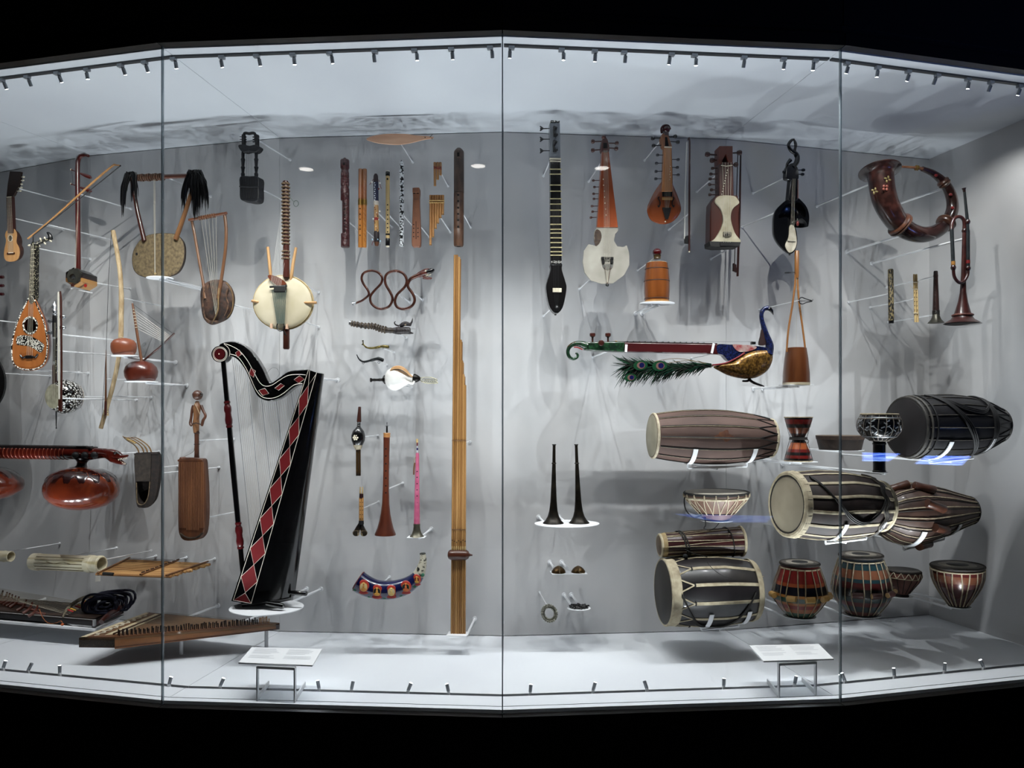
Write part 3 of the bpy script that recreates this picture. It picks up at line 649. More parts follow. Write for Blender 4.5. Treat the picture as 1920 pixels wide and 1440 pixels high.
t.tube('top_arch', CARV, sm([(457,266),(457.5,252),(461,249.5),(467,250.5),(474,249.5),(478.5,252),(479.5,266)], 3), 2.7, 8)
for x, d in ((457,-1),(479,1)):
    for y in (257, 261.5, 266): t.tube('tuning_pin', CARV, [(x - d*5, y, 0), (x + d*7, y - 0.5, 0)], [1.1,0.7], 6)
for i in range(4): t.line('string', WIRE, [(463 + i*3, 276), (462 + i*3.4, 336)], 0.22, 5)
t.rod(482, 262, -3); t.rod(480, 350, -11)

# kora
t = T('calabash_harp_lute', 'harp-lute with pale hide calabash, two hand posts and ring-wrapped neck', 'harp lute', 534, 520, 0.40)
o = ell(530, 567, 55, 50, 40); t.bowl('calabash', mix('b9a373','cfbb8c', 12, rough=0.5), o, 34, -1); t.bowl('skin', mix('c0b698','d2c9b0', 7, rough=0.65, bump=0.1), o, 5, -1.4, front=True)
t.tube('skin_edge', mix('a89468','c2b084', 60, rough=0.7), ell(531.5, 567.3, 56, 50.6, 40), 1.6, 6, -5, True)
t.lathe('neck', ROSE, (535.6, 339), (537, 520), [(0,4),(0.01,5.6),(0.5,5.8),(1,6.2)], 14, w=2); t.lathe('neck_foot', wood('4a2415','64351f'), (537, 612), (537, 655), [(0,6),(0.95,6),(1,4.6)], 14, w=-2)
for i in range(21): y = 345 + i*6.6 + (0 if i < 18 else 8); t.ring('tuning_ring', mix('8b765a','5a4330', 120, rough=0.8), (535.7, y, 2), (535.8, y + 9, 2), 0, 6.6, 1.7, 16)
t.tube('hand_post', PALE, [(502,463,4),(505,490,3),(508,520,-1),(509,545,-6),(509,606,-6)], [2.6,3,3.2,3,2.8], 10); t.tube('hand_post', PALE, [(555,464,4),(550,492,3),(546,520,-1),(543,545,-6),(538,606,-6)], [2.6,3,3.2,3,2.8], 10)
t.tube('cross_stick', PALE, [(471.6,564,3),(482,566,1),(496,567,-6),(560,567.5,-6),(575,567.5,1.5),(593.4,567.5,4)], 2.5, 10)
for x, y in ((509,611),(538,612)): t.lathe('post_end', plain('d8b69a', 0.6), (x, y - 4, 4), (x, y + 5, 4), [(0,2.6),(1,2.8)], 10)
t.plate('leather_pad', wood('6b3418','80421f'), sm([(502,518),(507,515.5),(520,519),(530,525),(536,533),(520,535),(508,526)], 3, True), 3, 7)
t.box('bridge', plain('1b1c1b', 0.6), 525.5, 542, 23, 13, 9, 8, bev=2); t.tube('bridge_roll', plain('1d2320', 0.6), [(506,538,8),(538,536,8)], 2, 8)
for i in range(11): t.line('string', plain('6f7a70', 0.5), [(510 + i*2.6, 544, 11), (520 + i*1.3, 607, 7)], 0.75)
for i in range(9): t.line('string', plain('d8d8d2', 0.5), [(533 + 0.3*i, 360 + i*15, 6), (507 + i*2.4, 536, 13)], 0.22)
t.tube('tail_ring', plain('1a1d1b', 0.5), ell(526, 612, 7, 8.5, 20), 1.2, 6, 6, True); t.tube('tail_cord', plain('1a1d1b', 0.5), [(531,619,5),(537,629,3)], 1.5, 6); t.tube('string_end', plain('3f5a4a', 0.6), ell(555, 381.6, 4.6, 5.6, 16), 0.5, 5, 0, True)
t.tube('loose_string', plain('5a6a5c', 0.6), sm([(541,366,4),(547,374,2),(551,378,0)], 4), 0.35, 5); t.rod(560, 530, -20); t.rod(560, 600, -20)

# stick zither with two gourds
t = T('stick_zither', 'glossy red-brown stick zither with carved beast head and two large gourds', 'zither', 120, 880, 0.40, yaw=-14)
LAC = mix('4a150d','5e1c10', 10, rough=0.15, coat=1.0); OR = mix('6e2c10','8a4016', 5, rough=0.16, coat=0.5, c3='5a220e')
t.lathe('tube', LAC, (-60, 846.5), (172, 850), [(0,11.8),(1,12)], 24); t.plate('fret_board', plain('1a0b0a', 0.4), [(-60,834.5),(150,838),(170,838.5),(170,842),(150,843),(-60,841)], -9, 9)
for i in range(20): x = -14 + i*7.4; t.ring('fret', plain('8a4026', 0.3, 0.3), (x, 847.5 + x*0.015), (x + 6, 847.6 + x*0.015), 0, 12.2, 0.7, 24, k=6)
t.box('bridge', EBONY, 159, 840, 22, 7, 18, 0)
t.tube('neck', LAC, sm([(168,851),(185,850),(198,850),(208,853),(216,857)], 4), [12,11.4,10.8,10.4,10,9.7,9.4,9.2,9.2,9.4,10,10.8,11.4,11.8,11.8,11.6,11], 16, 0, flat=(0.8, 1))
t.tube('upper_jaw', LAC, sm([(208,850),(220,853),(230,857),(240,854)], 4), [8.6,8.6,8.4,8,7.4,6.8,6,5,4.2,3.6,3,2.4,1.6], 12, 1); t.tube('lower_jaw', LAC, sm([(210,859),(221,864),(231,868.5),(236,870.5)], 4), [7.6,7.4,7,6.6,6,5.2,4.6,4,3.4,2.8,2.2,1.8,1.2], 12, 1)
t.ball('eye', BLACK, 216, 849.5, 3.2, 2.6, 3.2, 7); t.tube('ear', EBONY, [(217,846,4),(222,850,4),(225,853,4)], [1,2.6,1], 8)
for i in range(6): t.lathe('tooth', IVORY, (222 + i*3, 861 - i*0.6, 5), (222.6 + i*3, 864 - i*0.8, 5), [(0,0.9),(1,0.1)], 6)
for i in range(5): t.lathe('tooth', IVORY, (224 + i*2.6, 866.5 + i*0.9, 4), (224.6 + i*2.6, 863.4 + i*1.1, 4), [(0,0.9),(1,0.1)], 6)
for x in (141.7, 159, 177): t.lathe('peg', EBONY, (x, 853.5, 4), (x, 853.8, 19), [(0,2),(0.4,2.2),(0.45,6),(0.7,6.8),(0.95,5),(1,2)], 16)
for gx, gy, rx, ry, name in ((152.7, 919, 70.5, 42, 1), (-30, 908, 75, 36, 2)):
    top = 876 if name == 1 else 874
    g = t.lathe('gourd', OR, (gx, top, 2), (gx, gy + ry - 5, 2), [(0,14),(0.02,26),(0.06,40),(0.14,54),(0.26,64),(0.42,rx-1),(0.55,rx),(0.68,rx-3),(0.8,59),(0.9,46),(0.97,28),(1,10)], 40, sq=0.8)
    pr = [(0,15),(0.02,27),(0.06,41),(0.14,55),(0.26,65)]
    full = [(0,14),(0.02,26),(0.06,40),(0.14,54),(0.26,64),(0.42,rx-1),(0.55,rx)]
    for j in range(15):
        vs, fs = [], []; NR, NP = 6, 8
        for lift in (0.9, -0.6):
            for r_ in range(NR + 1):
                for c_ in range(NP + 1):
                    u_ = c_/NP*2 - 1; tm = 0.17 + 0.17*(1 - abs(u_)**1.5) - 0.02*math.cos(u_*9); vs.append(t.surf((gx, top, 2), (gx, gy + ry - 5, 2), full, 0.015 + (tm - 0.015)*r_/NR, j*24 - 84 + u_*11.4, lift*(1 if r_ < NR else 0.3), 0.8))
        for r_ in range(NR):
            for c_ in range(NP):
                q = r_*(NP+1) + c_; fs.append((q, q+1, q+NP+2, q+NP+1))
        mk('carved_leaf', (vs[:(NR+1)*(NP+1)], fs), plain('330f0b', 0.22, 0, 0.7), g)
    t.lathe('pedestal', plain('1c0b09', 0.3, 0, 0.6), (gx + 2, 858, 1), (gx, top + 2, 1), [(0,13),(0.12,15),(0.25,11),(0.45,8.5),(0.75,9),(0.9,12),(1,20)], 20)
for i in range(4): t.line('string', WIRE, [(-60, 833 + i*0.4, -4 + 2.6*i), (165, 836 + i*0.4, -4 + 2.6*i)], 0.25)
t.rod(205, 851, -2); t.rod(60, 846, -10)

# hollowed trough harp
t = T('trough_harp', 'dark hollowed log harp with bent twig necks rising from its rim', 'harp', 272, 900, 0.36)
o = sm([(252.4,852.6),(268,849.5),(290,849),(297.5,850),(298.4,886),(291,934),(279,950),(265,952),(256,945),(253.5,900)], 4, True)
BARK = mix('1c120d','35251b', 45, rough=0.8, bump=0.5); opn = [(256.5,903),(280,902.5),(278,930),(274,942),(260,944),(257,936)]; t.bowl('trough', BARK, o, 20, -1, pw=0.6, hollow=True); t.holed('face', BARK, o, opn, -3, 0)
t.plate('skin', mix('4a3f34','2d231b', 40, rough=0.8, bump=0.4), [(253,853),(268,850),(283,850.5),(281.5,902),(254,902)], 0, 1.2);
t.tube('rim', mix('8c7a5c','5e4c38', 60, rough=0.8), sm([(256,905),(257,938),(262,946),(271,944),(278,930),(281,903)], 4), 0.9, 6, 0.8); t.tube('top_edge', BARK, [(252.5,852),(268,849.5),(297,849)], 1.8, 8, 0)
for (x, y), k in (((261,851),1),((270,850),2),((277,850),3),((284,849.5),4)): t.tube('neck_twig', wood('7a5a30','9a7a48'), sm([(x,y,-2),(x-3,y-9,-2),(x-11,y-18,0),(x-22-k*2,y-25-k,2),(228+k*2,816+k*1.6,3)], 4), [1.3]*6+[1]*6+[0.7]*5, 6)
t.tube('twig_binding', plain('b49a62', 0.8), sm([(238,823,3),(246,827,3),(254,831,3)], 4), 1.6, 6); t.rod(296, 888, -6); t.rod(262, 880, -6)

# carved figure harp
t = T('figure_harp', 'ribbed wooden box zither topped by a small carved standing figure', 'zither', 360, 900, 0.38)
o = sm([(334.4,862),(345,859.5),(360,859),(374,860),(380.5,863),(383,890),(384.6,920),(385,960),(382.5,995),(376,1008),(366,1013),(345,1013.5),(336,1003),(333.5,985),(333.5,930)], 3, True)
BOXW = wood('4f2c19','7a4c2a', 22, 0.5, 0.2); t.plate('box', BOXW, o, -15, 0, bev=2)
for i in range(15): x = 337.5 + i*3.1; t.tube('rib', wood('5f3820','8a5a33', 22, 0.5, 0.2), [(x, 866), (x + 0.4, 990 + (4 if 3 < i < 12 else 0))], 1.25, 6, 0.4)
t.tube('end_binding', mix('2a1c12','54412c',80,rough=0.9), sm([(338,1000),(348,1007),(360,1009),(372,1006),(380,999)], 4), 2, 8, 0); t.tube('top_rim', BOXW, sm([(334.4,864),(345,860),(360,859.5),(374,861),(381,865)], 4), 2.2, 8, -2)
t.tube('loose_thread', plain('5a4632',0.8), sm([(346,856,2),(356,851,3),(363,846,2),(365,838,1)], 4), 0.35, 5)
FIG = wood('4a2a1a','6e4530', 30, 0.45, 0.3); t.lathe('neck', FIG, (369,864,-8), (369,808,-10), [(0,5.4),(0.2,4.4),(0.8,4.2),(1,4.6)], 12)
for y in (812, 833): t.ring('neck_cord', plain('3a2a1e',0.8), (369, y, -10), (369, y+5, -10), 0, 4.8, 0.7, 14)
fg = t.tube('torso', wood('7d5536','9a6f48', 30, 0.45, 0.2), sm([(368,812,-10),(367.5,797,-9),(368,786,-9),(369,770,-9),(369.5,760,-9),(369.8,752,-9)], 3), [4.8,5.2,5.8,6.2,6.4,6,5.4,5.4,5.8,6.6,7.4,7,6,4.6,3.4,3], 14)
t.ball('head', FIG, 370.4, 741, 9.6, 9.4, 9.6, -9, parent=fg); t.tube('hair_cap', plain('21130d',0.6), ell(370.4, 739.5, 9.3, 3, 20), 1.2, 6, -6, True, parent=fg); t.ball('nose', FIG, 370, 742, 1.4, 2, 1.6, 0.8, parent=fg)
t.tube('arm', FIG, sm([(362.5,760,-9),(360,770,-8),(359,780,-7),(357,793,-5),(359,798,-3)], 3), [2.6,2.8,2.7,2.6,2.5,2.5,2.4,2.4,2.6,2.8,2.8,2.6,2.2], 10, parent=fg)
t.tube('arm', FIG, sm([(377,760,-9),(381,770,-8),(385.5,780,-7),(381,788,-5),(378.5,799,-4)], 3), [2.6,2.8,2.7,2.6,2.5,2.5,2.4,2.4,2.6,2.8,2.8,2.6,2.2], 10, parent=fg)
t.tube('sash', plain('a88f70',0.8), [(365,756,-1),(370,766,-1),(375,777,-2)], 0.8, 6, parent=fg); t.tube('waist_cord', plain('3a2618',0.8), [(361,795,-3),(368,793,-1.5),(377,796,-3)], 1, 6, parent=fg)
t.rod(372, 826, -13); t.rod(337, 884, -14); t.rod(381, 972, -14)

# bamboo tube zithers
t = T('tube_zither', 'thick cream bamboo tube zither with engraved zigzag lines and raised collars', 'zither', 130, 1056, 0.40, yaw=-14)
BZ = mix('ddd4b4','c8bb92', 30, (0.2,1,1), rough=0.5, c3='e6dfc8')
t.lathe('tube', BZ, (64, 1053), (190, 1058), [(0,12.5),(0,14),(0.02,15.2),(0.5,15),(1,15),(1,12.5),(0,12.5)], 24, cap=False)
t.lathe('collar', BZ, (62, 1053), (74, 1053.6), [(0,14),(0.1,16),(0.9,16.4),(1,15)], 24, cap=False); t.lathe('collar', BZ, (164, 1057), (176, 1057.5), [(0,15),(0.2,16.4),(0.9,16.4),(1,15)], 24, cap=False); t.ring('rim', BZ, (190,1058), (194,1058.2), 0, 13.4, 1.7, 24)
t.lathe('collar', BZ, (182, 1057.7), (190, 1058), [(0,15),(0.2,16),(0.9,16),(1,15)], 24, cap=False)
for i in range(5): t.strap('string', plain('7d7050',0.8), (64,1053), (190,1058), [(0,15.2),(1,15.2)], [(0.1, -50 + i*24), (0.8, -50 + i*24)], 0.45)
z = [(0.28 + i*0.12, -12 + (9 if i % 2 else -3)) for i in range(4)]
t.strap('engraving', plain('8a7d5c',0.8), (64,1053), (190,1058), [(0,15.1),(1,15.1)], z, 0.5, 0.1); t.rod(112, 1046, -12); t.rod(192, 1050, -10)
t = T('short_tube_zither', 'pale bamboo tube end poking in beside the thick cream tube zither', 'zither', 0, 1043, 0.40, yaw=-14)
t.lathe('tube', BZ, (-50, 1040), (20, 1043.6), [(0,8),(0,10),(1,10),(1,8),(0,8)], 20, cap=False); t.lathe('collar', BZ, (8,1043), (12,1043.2), [(0,10),(0.2,10.8),(1,10.2)], 20, cap=False); t.ring('rim', BZ, (20,1043.6), (24,1043.7), 0, 9.2, 1, 20); t.rod(4, 1036, -8)

# raft zither
t = T('raft_zither', 'flat raft zither of tan canes lashed side by side with crossbars', 'zither', 285, 1066, 0.5, yaw=-4); Z = 0.41
A, B, C, D = t.hz(182,1077,Z), t.hz(318,1081.5,Z), t.hz(392,1058.5,Z), t.hz(235,1051,Z)
L2 = lambda p, q, f: p + (q - p) * f
NC = 22
for i in range(NC):
    f = i / (NC-1); a, b = L2(A, D, f), L2(B, C, f); j = rnd.uniform(-0.012, 0.012); u = (b - a).normalized()
    t.ltube('cane', mix('b98a4e','d2a868', 30, (0.2,1,1), rough=0.55) if i % 3 else mix('a87740','c0925a', 30, (0.2,1,1), rough=0.55), [a + u*j, b + u*rnd.uniform(-0.012, 0.02)], 2.6, 7)
up = V((0, 0, 0.012))
for f in (0.03, 0.62, 0.97): t.ltube('crossbar', wood('7a5028','946638'), [L2(A, B, f) + up - (D-A)*0.06, L2(D, C, f) + up + (D-A)*0.08], 1.8, 8)
for i in range(NC - 2):
    f = (i + 1) / (NC-1); t.ltube('string', plain('4a2c18', 0.7), [L2(L2(A,D,f), L2(B,C,f), 0.05) + up*1.6, L2(L2(A,D,f), L2(B,C,f), 0.62) + up*1.8], 0.35, 4)
for i in range(9): f = i / 8; p = L2(L2(A, D, f), L2(B, C, f), 0.62) + up*1.5; t.ltube('lashing', plain('2c1c12', 0.8), [p + V((-0.004,0,0)), p + V((0.012,0.01,0.004))], 0.9, 6)
t.ltube('black_wrap', MATBLK, [L2(A, B, 0.1) + V((0, -0.01, 0.008)), L2(A, B, 0.24) + V((0, -0.01, 0.006))], 3.2, 8); p = L2(A, B, 0.03)
mk('paper_tag', g_box(p + V((0.0, -0.012, -0.02)), (0.028,0,0.004), (0,0.001,0), (0,0.004,0.03)), plain('d8d4cc',0.8), t.e, False)
for f in (0.12, 0.5, 0.85): t.rod(0, 0, 0, P=L2(D, C, f) + V((0, -0.01, 0)))

# long board zither with coiled blue cords
t = T('board_zither', 'long brown board zither with wishbone bridges and coil of navy cord', 'zither', 100, 1150, 0.5, yaw=-6); Z = 0.146
A, B, C, D = t.hz(-70,1142,Z), t.hz(177,1162,Z), t.hz(232,1138.5,Z), t.hz(-70,1113,Z)
BW = wood('3c2a20','574032', 20, 0.5, 0.1, 'x'); th = V((0, 0, -0.035)); t.hz
mk('soundboard', g_plate([A, B, C, D], [p + th*0.3 for p in (A, B, C, D)]), BW, t.e, False)
mk('side_panel', g_plate([A, B, B + th, A + th], [p + V((0.001, 0.02, 0)) for p in (A, B, B + th, A + th)]), plain('19141a', 0.4), t.e, False)
mk('end_panel', g_plate([B, C, C + th, B + th], [p + V((-0.015, 0, 0)) for p in (B, C, C + th, B + th)]), REDWOOD, t.e, False)
mk('far_panel', g_plate([D, C, C + th, D + th], [p + V((0.001, -0.02, 0)) for p in (D, C, C + th, D + th)]), plain('19141a', 0.4), t.e, False)
mk('edge_line', g_box((A+B)/2 + V((0,-0.001,-0.0005)), (B - A), (0,0.003,0), (0,0,0.003)), plain('c9c4c0',0.5), t.e, False)
mk('corner_cap', g_box(B + th*0.5, V((0.012,0,0)), V((0,0.014,0)), V((0,0,0.036))), plain('cfd0d2',0.4), t.e, False)
mk('scroll_foot', g_plate([L2(A,B,0.80)+th, L2(A,B,0.98)+th, L2(A,B,0.98)+th*1.3, L2(A,B,0.9)+th*1.12, L2(A,B,0.86)+th*1.3], [q + V((0,0.012,0)) for q in (L2(A,B,0.80)+th, L2(A,B,0.98)+th, L2(A,B,0.98)+th*1.3, L2(A,B,0.9)+th*1.12, L2(A,B,0.86)+th*1.3)]), plain('cfd0d2',0.4), t.e, False)
BR = plain('6e3a2a', 0.35, 0, 0.4); NB = 10
bx = [(-6,1124),(1,1127),(9,1130),(14,1132),(19,1134.5),(25,1137),(31,1139),(45,1145),(56,1150),(66,1156)]
for i, (px, py) in enumerate(bx):
    p = t.hz(px, py, Z); ap = p + V((0.006, 0.012, 0.062))
    o = t.ltube('string_bridge', BR, sm([tuple(p + V((-0.026, -0.022, 0.005))), tuple(p + V((-0.006, 0.0, 0.022))), tuple(p + V((0.003, 0.008, 0.042))), tuple(ap)], 4), [3.4,3.3,3.2,3,2.9,2.8,2.6,2.5,2.3,2.1,1.8,1.6,1.2], 8)
    t.ltube('bridge_leg', BR, sm([tuple(p + V((0.034, 0.034, 0.005))), tuple(p + V((0.012, 0.012, 0.016))), tuple(p + V((-0.004, 0.002, 0.024)))], 4), [3.2,3.1,3,2.9,2.7,2.6,2.5,2.4,2.3], 8, parent=o)
for i in range(12):
    f = 0.06 + 0.88 * i / 11; a, e = L2(A, D, f) + V((0,0,0.062)), L2(L2(A, B, 0.80), L2(D, C, 0.80), f) + V((0,0,0.012)); k = 0.42 - 0.022*i; m_ = L2(a, e, max(0.2, 0.56 - 0.035*i)) ; m_.z = a.z
    t.ltube('string', plain('cfc6b0',0.6), [a, m_, e], 0.42, 4)
p0, p1 = t.hz(118, 1158, Z), t.hz(182, 1124, Z)
t.ltube('loop_band', mix('6b6250','8d8470', 80, rough=0.9, bump=0.5), sm([tuple(L2(p0, p1, f) + V((0, 0, h))) for f, h in ((0,0.004),(0.1,0.03),(0.3,0.05),(0.55,0.052),(0.8,0.04),(1,0.012))], 4), [1.8]*4+[3.6]*14+[2.6]*3, 8)
for i in range(12):
    f = 0.1 + 0.07*i; p = L2(p0, p1, f) + V((0.03, -0.012, 0.034)); t.ltube('colour_loop', plain(['c22a2a','e3b23a','e8e2d6'][i % 3], 0.7), [p + V((-0.012,-0.006,0.004)), p + V((0.014,0.006,-0.01))], 1.5, 6)
NAVY = plain('1a2040', 0.75)
cc = t.hz(192, 1146, Z)
for i in range(22):
    a = rnd.uniform(-0.3, 0.7); f = 0.3 + 0.7*(i % 7)/6; rx, rz = 0.115*f, 0.05*f; cx, cy, cz = rnd.uniform(0.0,0.05), rnd.uniform(-0.05,0.07), 0.03 + rnd.uniform(0.0,0.022)
    t.ltube('cord_loop', NAVY, [cc + V((cx + rx*math.cos(q)*math.cos(a), cy + rx*math.cos(q)*math.sin(a) + 0.03*math.sin(q), cz + max(rz*math.sin(q + 0.3*math.sin(2*q)), -cz + 0.006))) for q in [2*math.pi*j/22 for j in range(22)]], 2.4, 7, closed=True)
t.ltube('tail_tie', REDWOOD, sm([tuple(t.hz(190,1163,Z) + V((0,0,-0.01))), tuple(t.hz(205,1156,Z)+V((0,0,0.012))), tuple(t.hz(230,1143,Z)+V((0,0,0.016))), tuple(t.hz(246,1138,Z) + V((0,0,0.01)))], 4), [5]*5+[5.5]*4+[3]*2+[1.6]*2, 8)
t.ltube('orange_thread', plain('b8703c',0.7), sm([tuple(t.q(74,1142,-4)), tuple(t.q(79,1156,4)), tuple(t.q(90,1168,5)), tuple(t.q(105,1168,5)), tuple(t.q(114,1164,5)), tuple(t.q(118,1170,5))], 4), 0.6, 5); t.ball('thread_knot', plain('c4651f',0.7), 117, 1171, 3, 2.4, 3, 5)
SH = empty('display_shelf', t.W((0,0,0)), t.yaw); tag(SH, 'long white ledge carrying the brown board zither', 'shelf')
q = [p + th*1.3 for p in (A, L2(A,B,1.02), C, D)]; q[0] = q[0] + V((0,-0.02,0)); q[1] = q[1] + V((0,-0.02,0))
mk('shelf_plate', g_plate(q, [p + V((0,0,-0.012)) for p in q]), WHITE, SH, False)
for f in (0.35, 0.75): p = L2(q[3], q[2], f); mk('rod', g_tube([p + V((0,-0.1,-0.018)), p + V((0.0,0.62,-0.018))], 0.009, 8), ROD, SH)

# trapezoid zither
t = T('trapezoid_zither', 'wooden trapezoid zither with rows of dark tuning pegs and fretwork edge', 'zither', 300, 1185, 0.8, yaw=0); Z = 0.143
A, B, C, D = t.hz(148,1196,Z), t.hz(215,1197,Z), t.hz(524,1170.5,Z), t.hz(277,1148,Z); th = V((0, 0, -0.048)); U = V((0,0,1))
mk('soundboard', g_plate([A, B, C, D], [p + th*0.2 for p in (A, B, C, D)]), wood('7d5a38','937046', 20, 0.45, 0.2, 'x'), t.e, False)
def panel(n, a, b, m, d, k=1.0, k2=None): mk(n, g_plate([a, b, b + th*(k2 or k), a + th*k], [p + d for p in (a, b, b + th*(k2 or k), a + th*k)]), m, t.e, False)
panel('end_panel', A, B, mix('3a2c1e','1a130e', 110, rough=0.4, kind='edges', lo=0.02, hi=0.1, c3='6b5638'), V((0.002,0.012,0)))
panel('peg_side', B + V((0,0,-0.006)), C + V((0,0,-0.006)), wood('8f5c2a','aa7238', 20, 0.4, 0.4, 'x'), V((-0.006,0.014,0)), 1.0, 0.45); panel('far_side', D, C, ROSE, V((0.0,-0.012,0)), 1, 0.5); panel('near_side', A, D, ROSE, V((0.012,0,0)), 1, 0.9)
mk('peg_block', g_plate([B, C, L2(C, D, 0.10), L2(B, A, 0.75)], [p + V((0,0,0.008)) for p in (B, C, L2(C, D, 0.10), L2(B, A, 0.75))]), wood('6e4522','8a5c30', 20, 0.4, 0.3, 'x'), t.e, False)
q = [L2(A,D,0.02)+U*0.002, L2(A,D,0.97)+U*0.002, L2(D,C,0.16)+(A-D)*0.05+U*0.002, L2(A,B,0.85)+(D-A)*0.04+U*0.002]
mk('skin_panel', g_plate(q, [p - U*0.003 for p in q]), mix('c6b795','d8ccb0', 12, rough=0.6), t.e, False)
q2 = [L2(q[0], q[3], 0.2), L2(q[1], q[2], 0.2), L2(q[1], q[2], 0.5), L2(q[0], q[3], 0.62)]; q2 = [p + U*0.0015 for p in q2]; mk('inner_board', g_plate(q2, [p - U*0.002 for p in q2]), wood('6d4c2e','85603a', 30, 0.5, 0.1, 'x'), t.e, False)
for i in range(9):
    f = 0.06 + 0.1*i; c = L2(L2(q2[0], q2[1], f), L2(q2[3], q2[2], f), 0.5) + U*0.003; u = (q2[1]-q2[0]).normalized()*0.022; v = (q2[3]-q2[0]).normalized()*0.014
    t.ltube('scroll_inlay', plain('e4dcc6',0.5), sm([tuple(c - u), tuple(c - u*0.4 + v), tuple(c + u*0.2), tuple(c + u*0.5 - v), tuple(c + u)], 3), 1.1, 6)
t.ltube('bridge', ROSE, [L2(q[3], q[2], 0.02) + U*0.012, L2(q[3], q[2], 0.98) + U*0.012], 1.6, 8)
NS = 26
for i in range(NS):
    f = 0.03 + 0.94 * i / (NS-1); pb = L2(B, C, f) + U*0.012 + (D-C)*0.05*0; a = L2(q[3], q[2], f) + U*0.017 + (A-B)*0.0
    e = L2(B, C, 0.05 + 0.93*f) + (L2(A, D, 0.5) - L2(B, C, 0.5))*0.03 + U*0.016; t.ltube('string', plain('8a8376',0.5,0.2), [a, e], 0.3, 4)
for i in range(38):
    for r in range(2):
        f = 0.045 + 0.93*(i + 0.5*r)/38; p = L2(B, C, f) + (L2(A, D, 0.5) - L2(B, C, 0.5)).normalized()*(0.018 + 0.022*r) + U*0.007; hgt = 0.030 + rnd.uniform(-0.005, 0.006)
        last = i > 34
        t.ltube('tuning_peg', plain('b98a58',0.5) if last else plain(['2a1713','3a2018','1a1214'][(i + r) % 3], 0.4), [p, p + V((rnd.uniform(-0.004,0.004), rnd.uniform(-0.004,0.004), hgt))], [1.0, 1.5], 6)
q = [A + th, B + th, C + th*0.45 + V((0,0,-0.006)), D + th*0.95]; bb = mk('bottom_board', g_plate(q, [p + V((0,0,0.006)) for p in q]), ROSE, t.e, False)
under = BVHTree.FromPolygons([v.co for v in bb.data.vertices], [tuple(p.vertices) for p in bb.data.polygons])
for px, py in ((340, 1228), (499.5, 1220.5)):                                         # posts stand on the case floor and reach the bottom board
    g = EYE + ray(px, py) * (-CAMZ / ray(px, py).z); h = under.ray_cast(t.inv @ (g - t.O), V((0, 0, 1)))[0]; top = (t.W(h).z if h is not None else Z - 0.03) + 0.002
    o = mk('support_post', g_lathe((0,0,top), (0,0,0), [(0,0.010),(0.97,0.010),(0.98,0.02),(1,0.02)], 14), ROD); o.location = (g.x, g.y, 0.0)
    tag(o, 'short white post on the case floor carrying the trapezoid zither', 'support post', 'posts under the trapezoid zither')
for f in (0.3, 0.72): t.rod(0, 0, 0, 0.0065, P=L2(D, C, f) + th*0.25)
# ---------------------------------------------------------------- floor harp
t = T('pillar_harp', 'large glossy black harp inlaid with red diamonds, red-turned pillar', 'harp', 500, 900, 0.5, yaw=-4)
HB = plain('08080a', 0.18, 0, 0.8); HR = plain('75121a', 0.4, 0, 0.2); HW = plain('d8cdc0', 0.5); HRT = plain('541218', 0.25, 0, 0.5)
t.lathe('pillar', HB, (418.6,676), (455.5,1078), [(0,4.6),(0.19,4.6),(0.2,4.6),(0.5,5.4),(0.9,4.6),(1,4.4)], 16, w=6)
for a, b in (((425.6,752),(430.2,802)), ((446.6,979),(451.2,1029))):
    t.lathe('pillar_turning', HRT, a, b, [(0,4.8),(0.01,6),(0.08,6),(0.1,4.8),(0.16,5.2),(0.2,6.6),(0.35,7),(0.47,5.4),(0.5,6),(0.54,5.6),(0.7,7),(0.85,6.2),(0.9,5),(0.92,6.2),(0.99,6.2),(1,4.8)], 18, w=6)
nk = sm([(410,648),(425,641),(441.7,641),(462.5,651),(479,670),(492,691),(505,717),(521,709.6),(539.6,697),(558,694),(582,695),(575,722),(566.7,721),(552,726),(531,743),(516.7,750),(500,751.7),(483,743),(473,724),(460.4,695),(445.8,675),(433,668),(420,668)], 4, True)
neck = t.plate('neck', HB, nk, -9, 9, bev=1.4)
def inl(pts, closed=False, par=None): return t.tube('inlay_line', HW, pts, 0.55, 5, 9.3, closed, parent=par)
inl(sm([(420,644),(432,648),(448,657),(464,676),(476,698),(487,717),(497,724),(510,722),(524,713),(540,704),(560,702),(573,703)], 4), par=neck)
inl(sm([(432,664),(446,669),(460,688),(470,709),(479,729),(490,743),(503,747),(517,745),(532,737),(551,722),(567,719)], 4), par=neck)
inl(sm([(420,645),(428,652),(431,660),(430,668)], 4), par=neck)
def diamond(c, dx, dy, par): 
    p = [(c[0]+dx[0], c[1]+dx[1]), (c[0]+dy[0], c[1]+dy[1]), (c[0]-dx[0], c[1]-dx[1]), (c[0]-dy[0], c[1]-dy[1])]
    o = t.plate('red_diamond', HR, p, 9, 9.6, parent=par, smooth=False); t.tube('inlay_edge', HW, p, 0.5, 5, 9.7, True, parent=par)
for c, dx, dy in (((447,663),(5.6,1.6),(-1.6,7)), ((473,698.6),(6,-3),(2.4,9)), ((494.5,734.8),(9.6,3),(-2,6.8)), ((524.4,725.4),(9,-2.4),(-2,6.4)), ((561,711.5),(9.8,-0.4),(-0.5,7))): diamond(c, dx, dy, neck)
A = t.q(412.5, 664, 9); vol = t.llathe('volute', HB, A + V((0, 20*t.m, 0)), A + V((0, -4*t.m, 0)), [(0,14),(0.05,15.6),(0.9,15.6),(1,14.6)], 32)
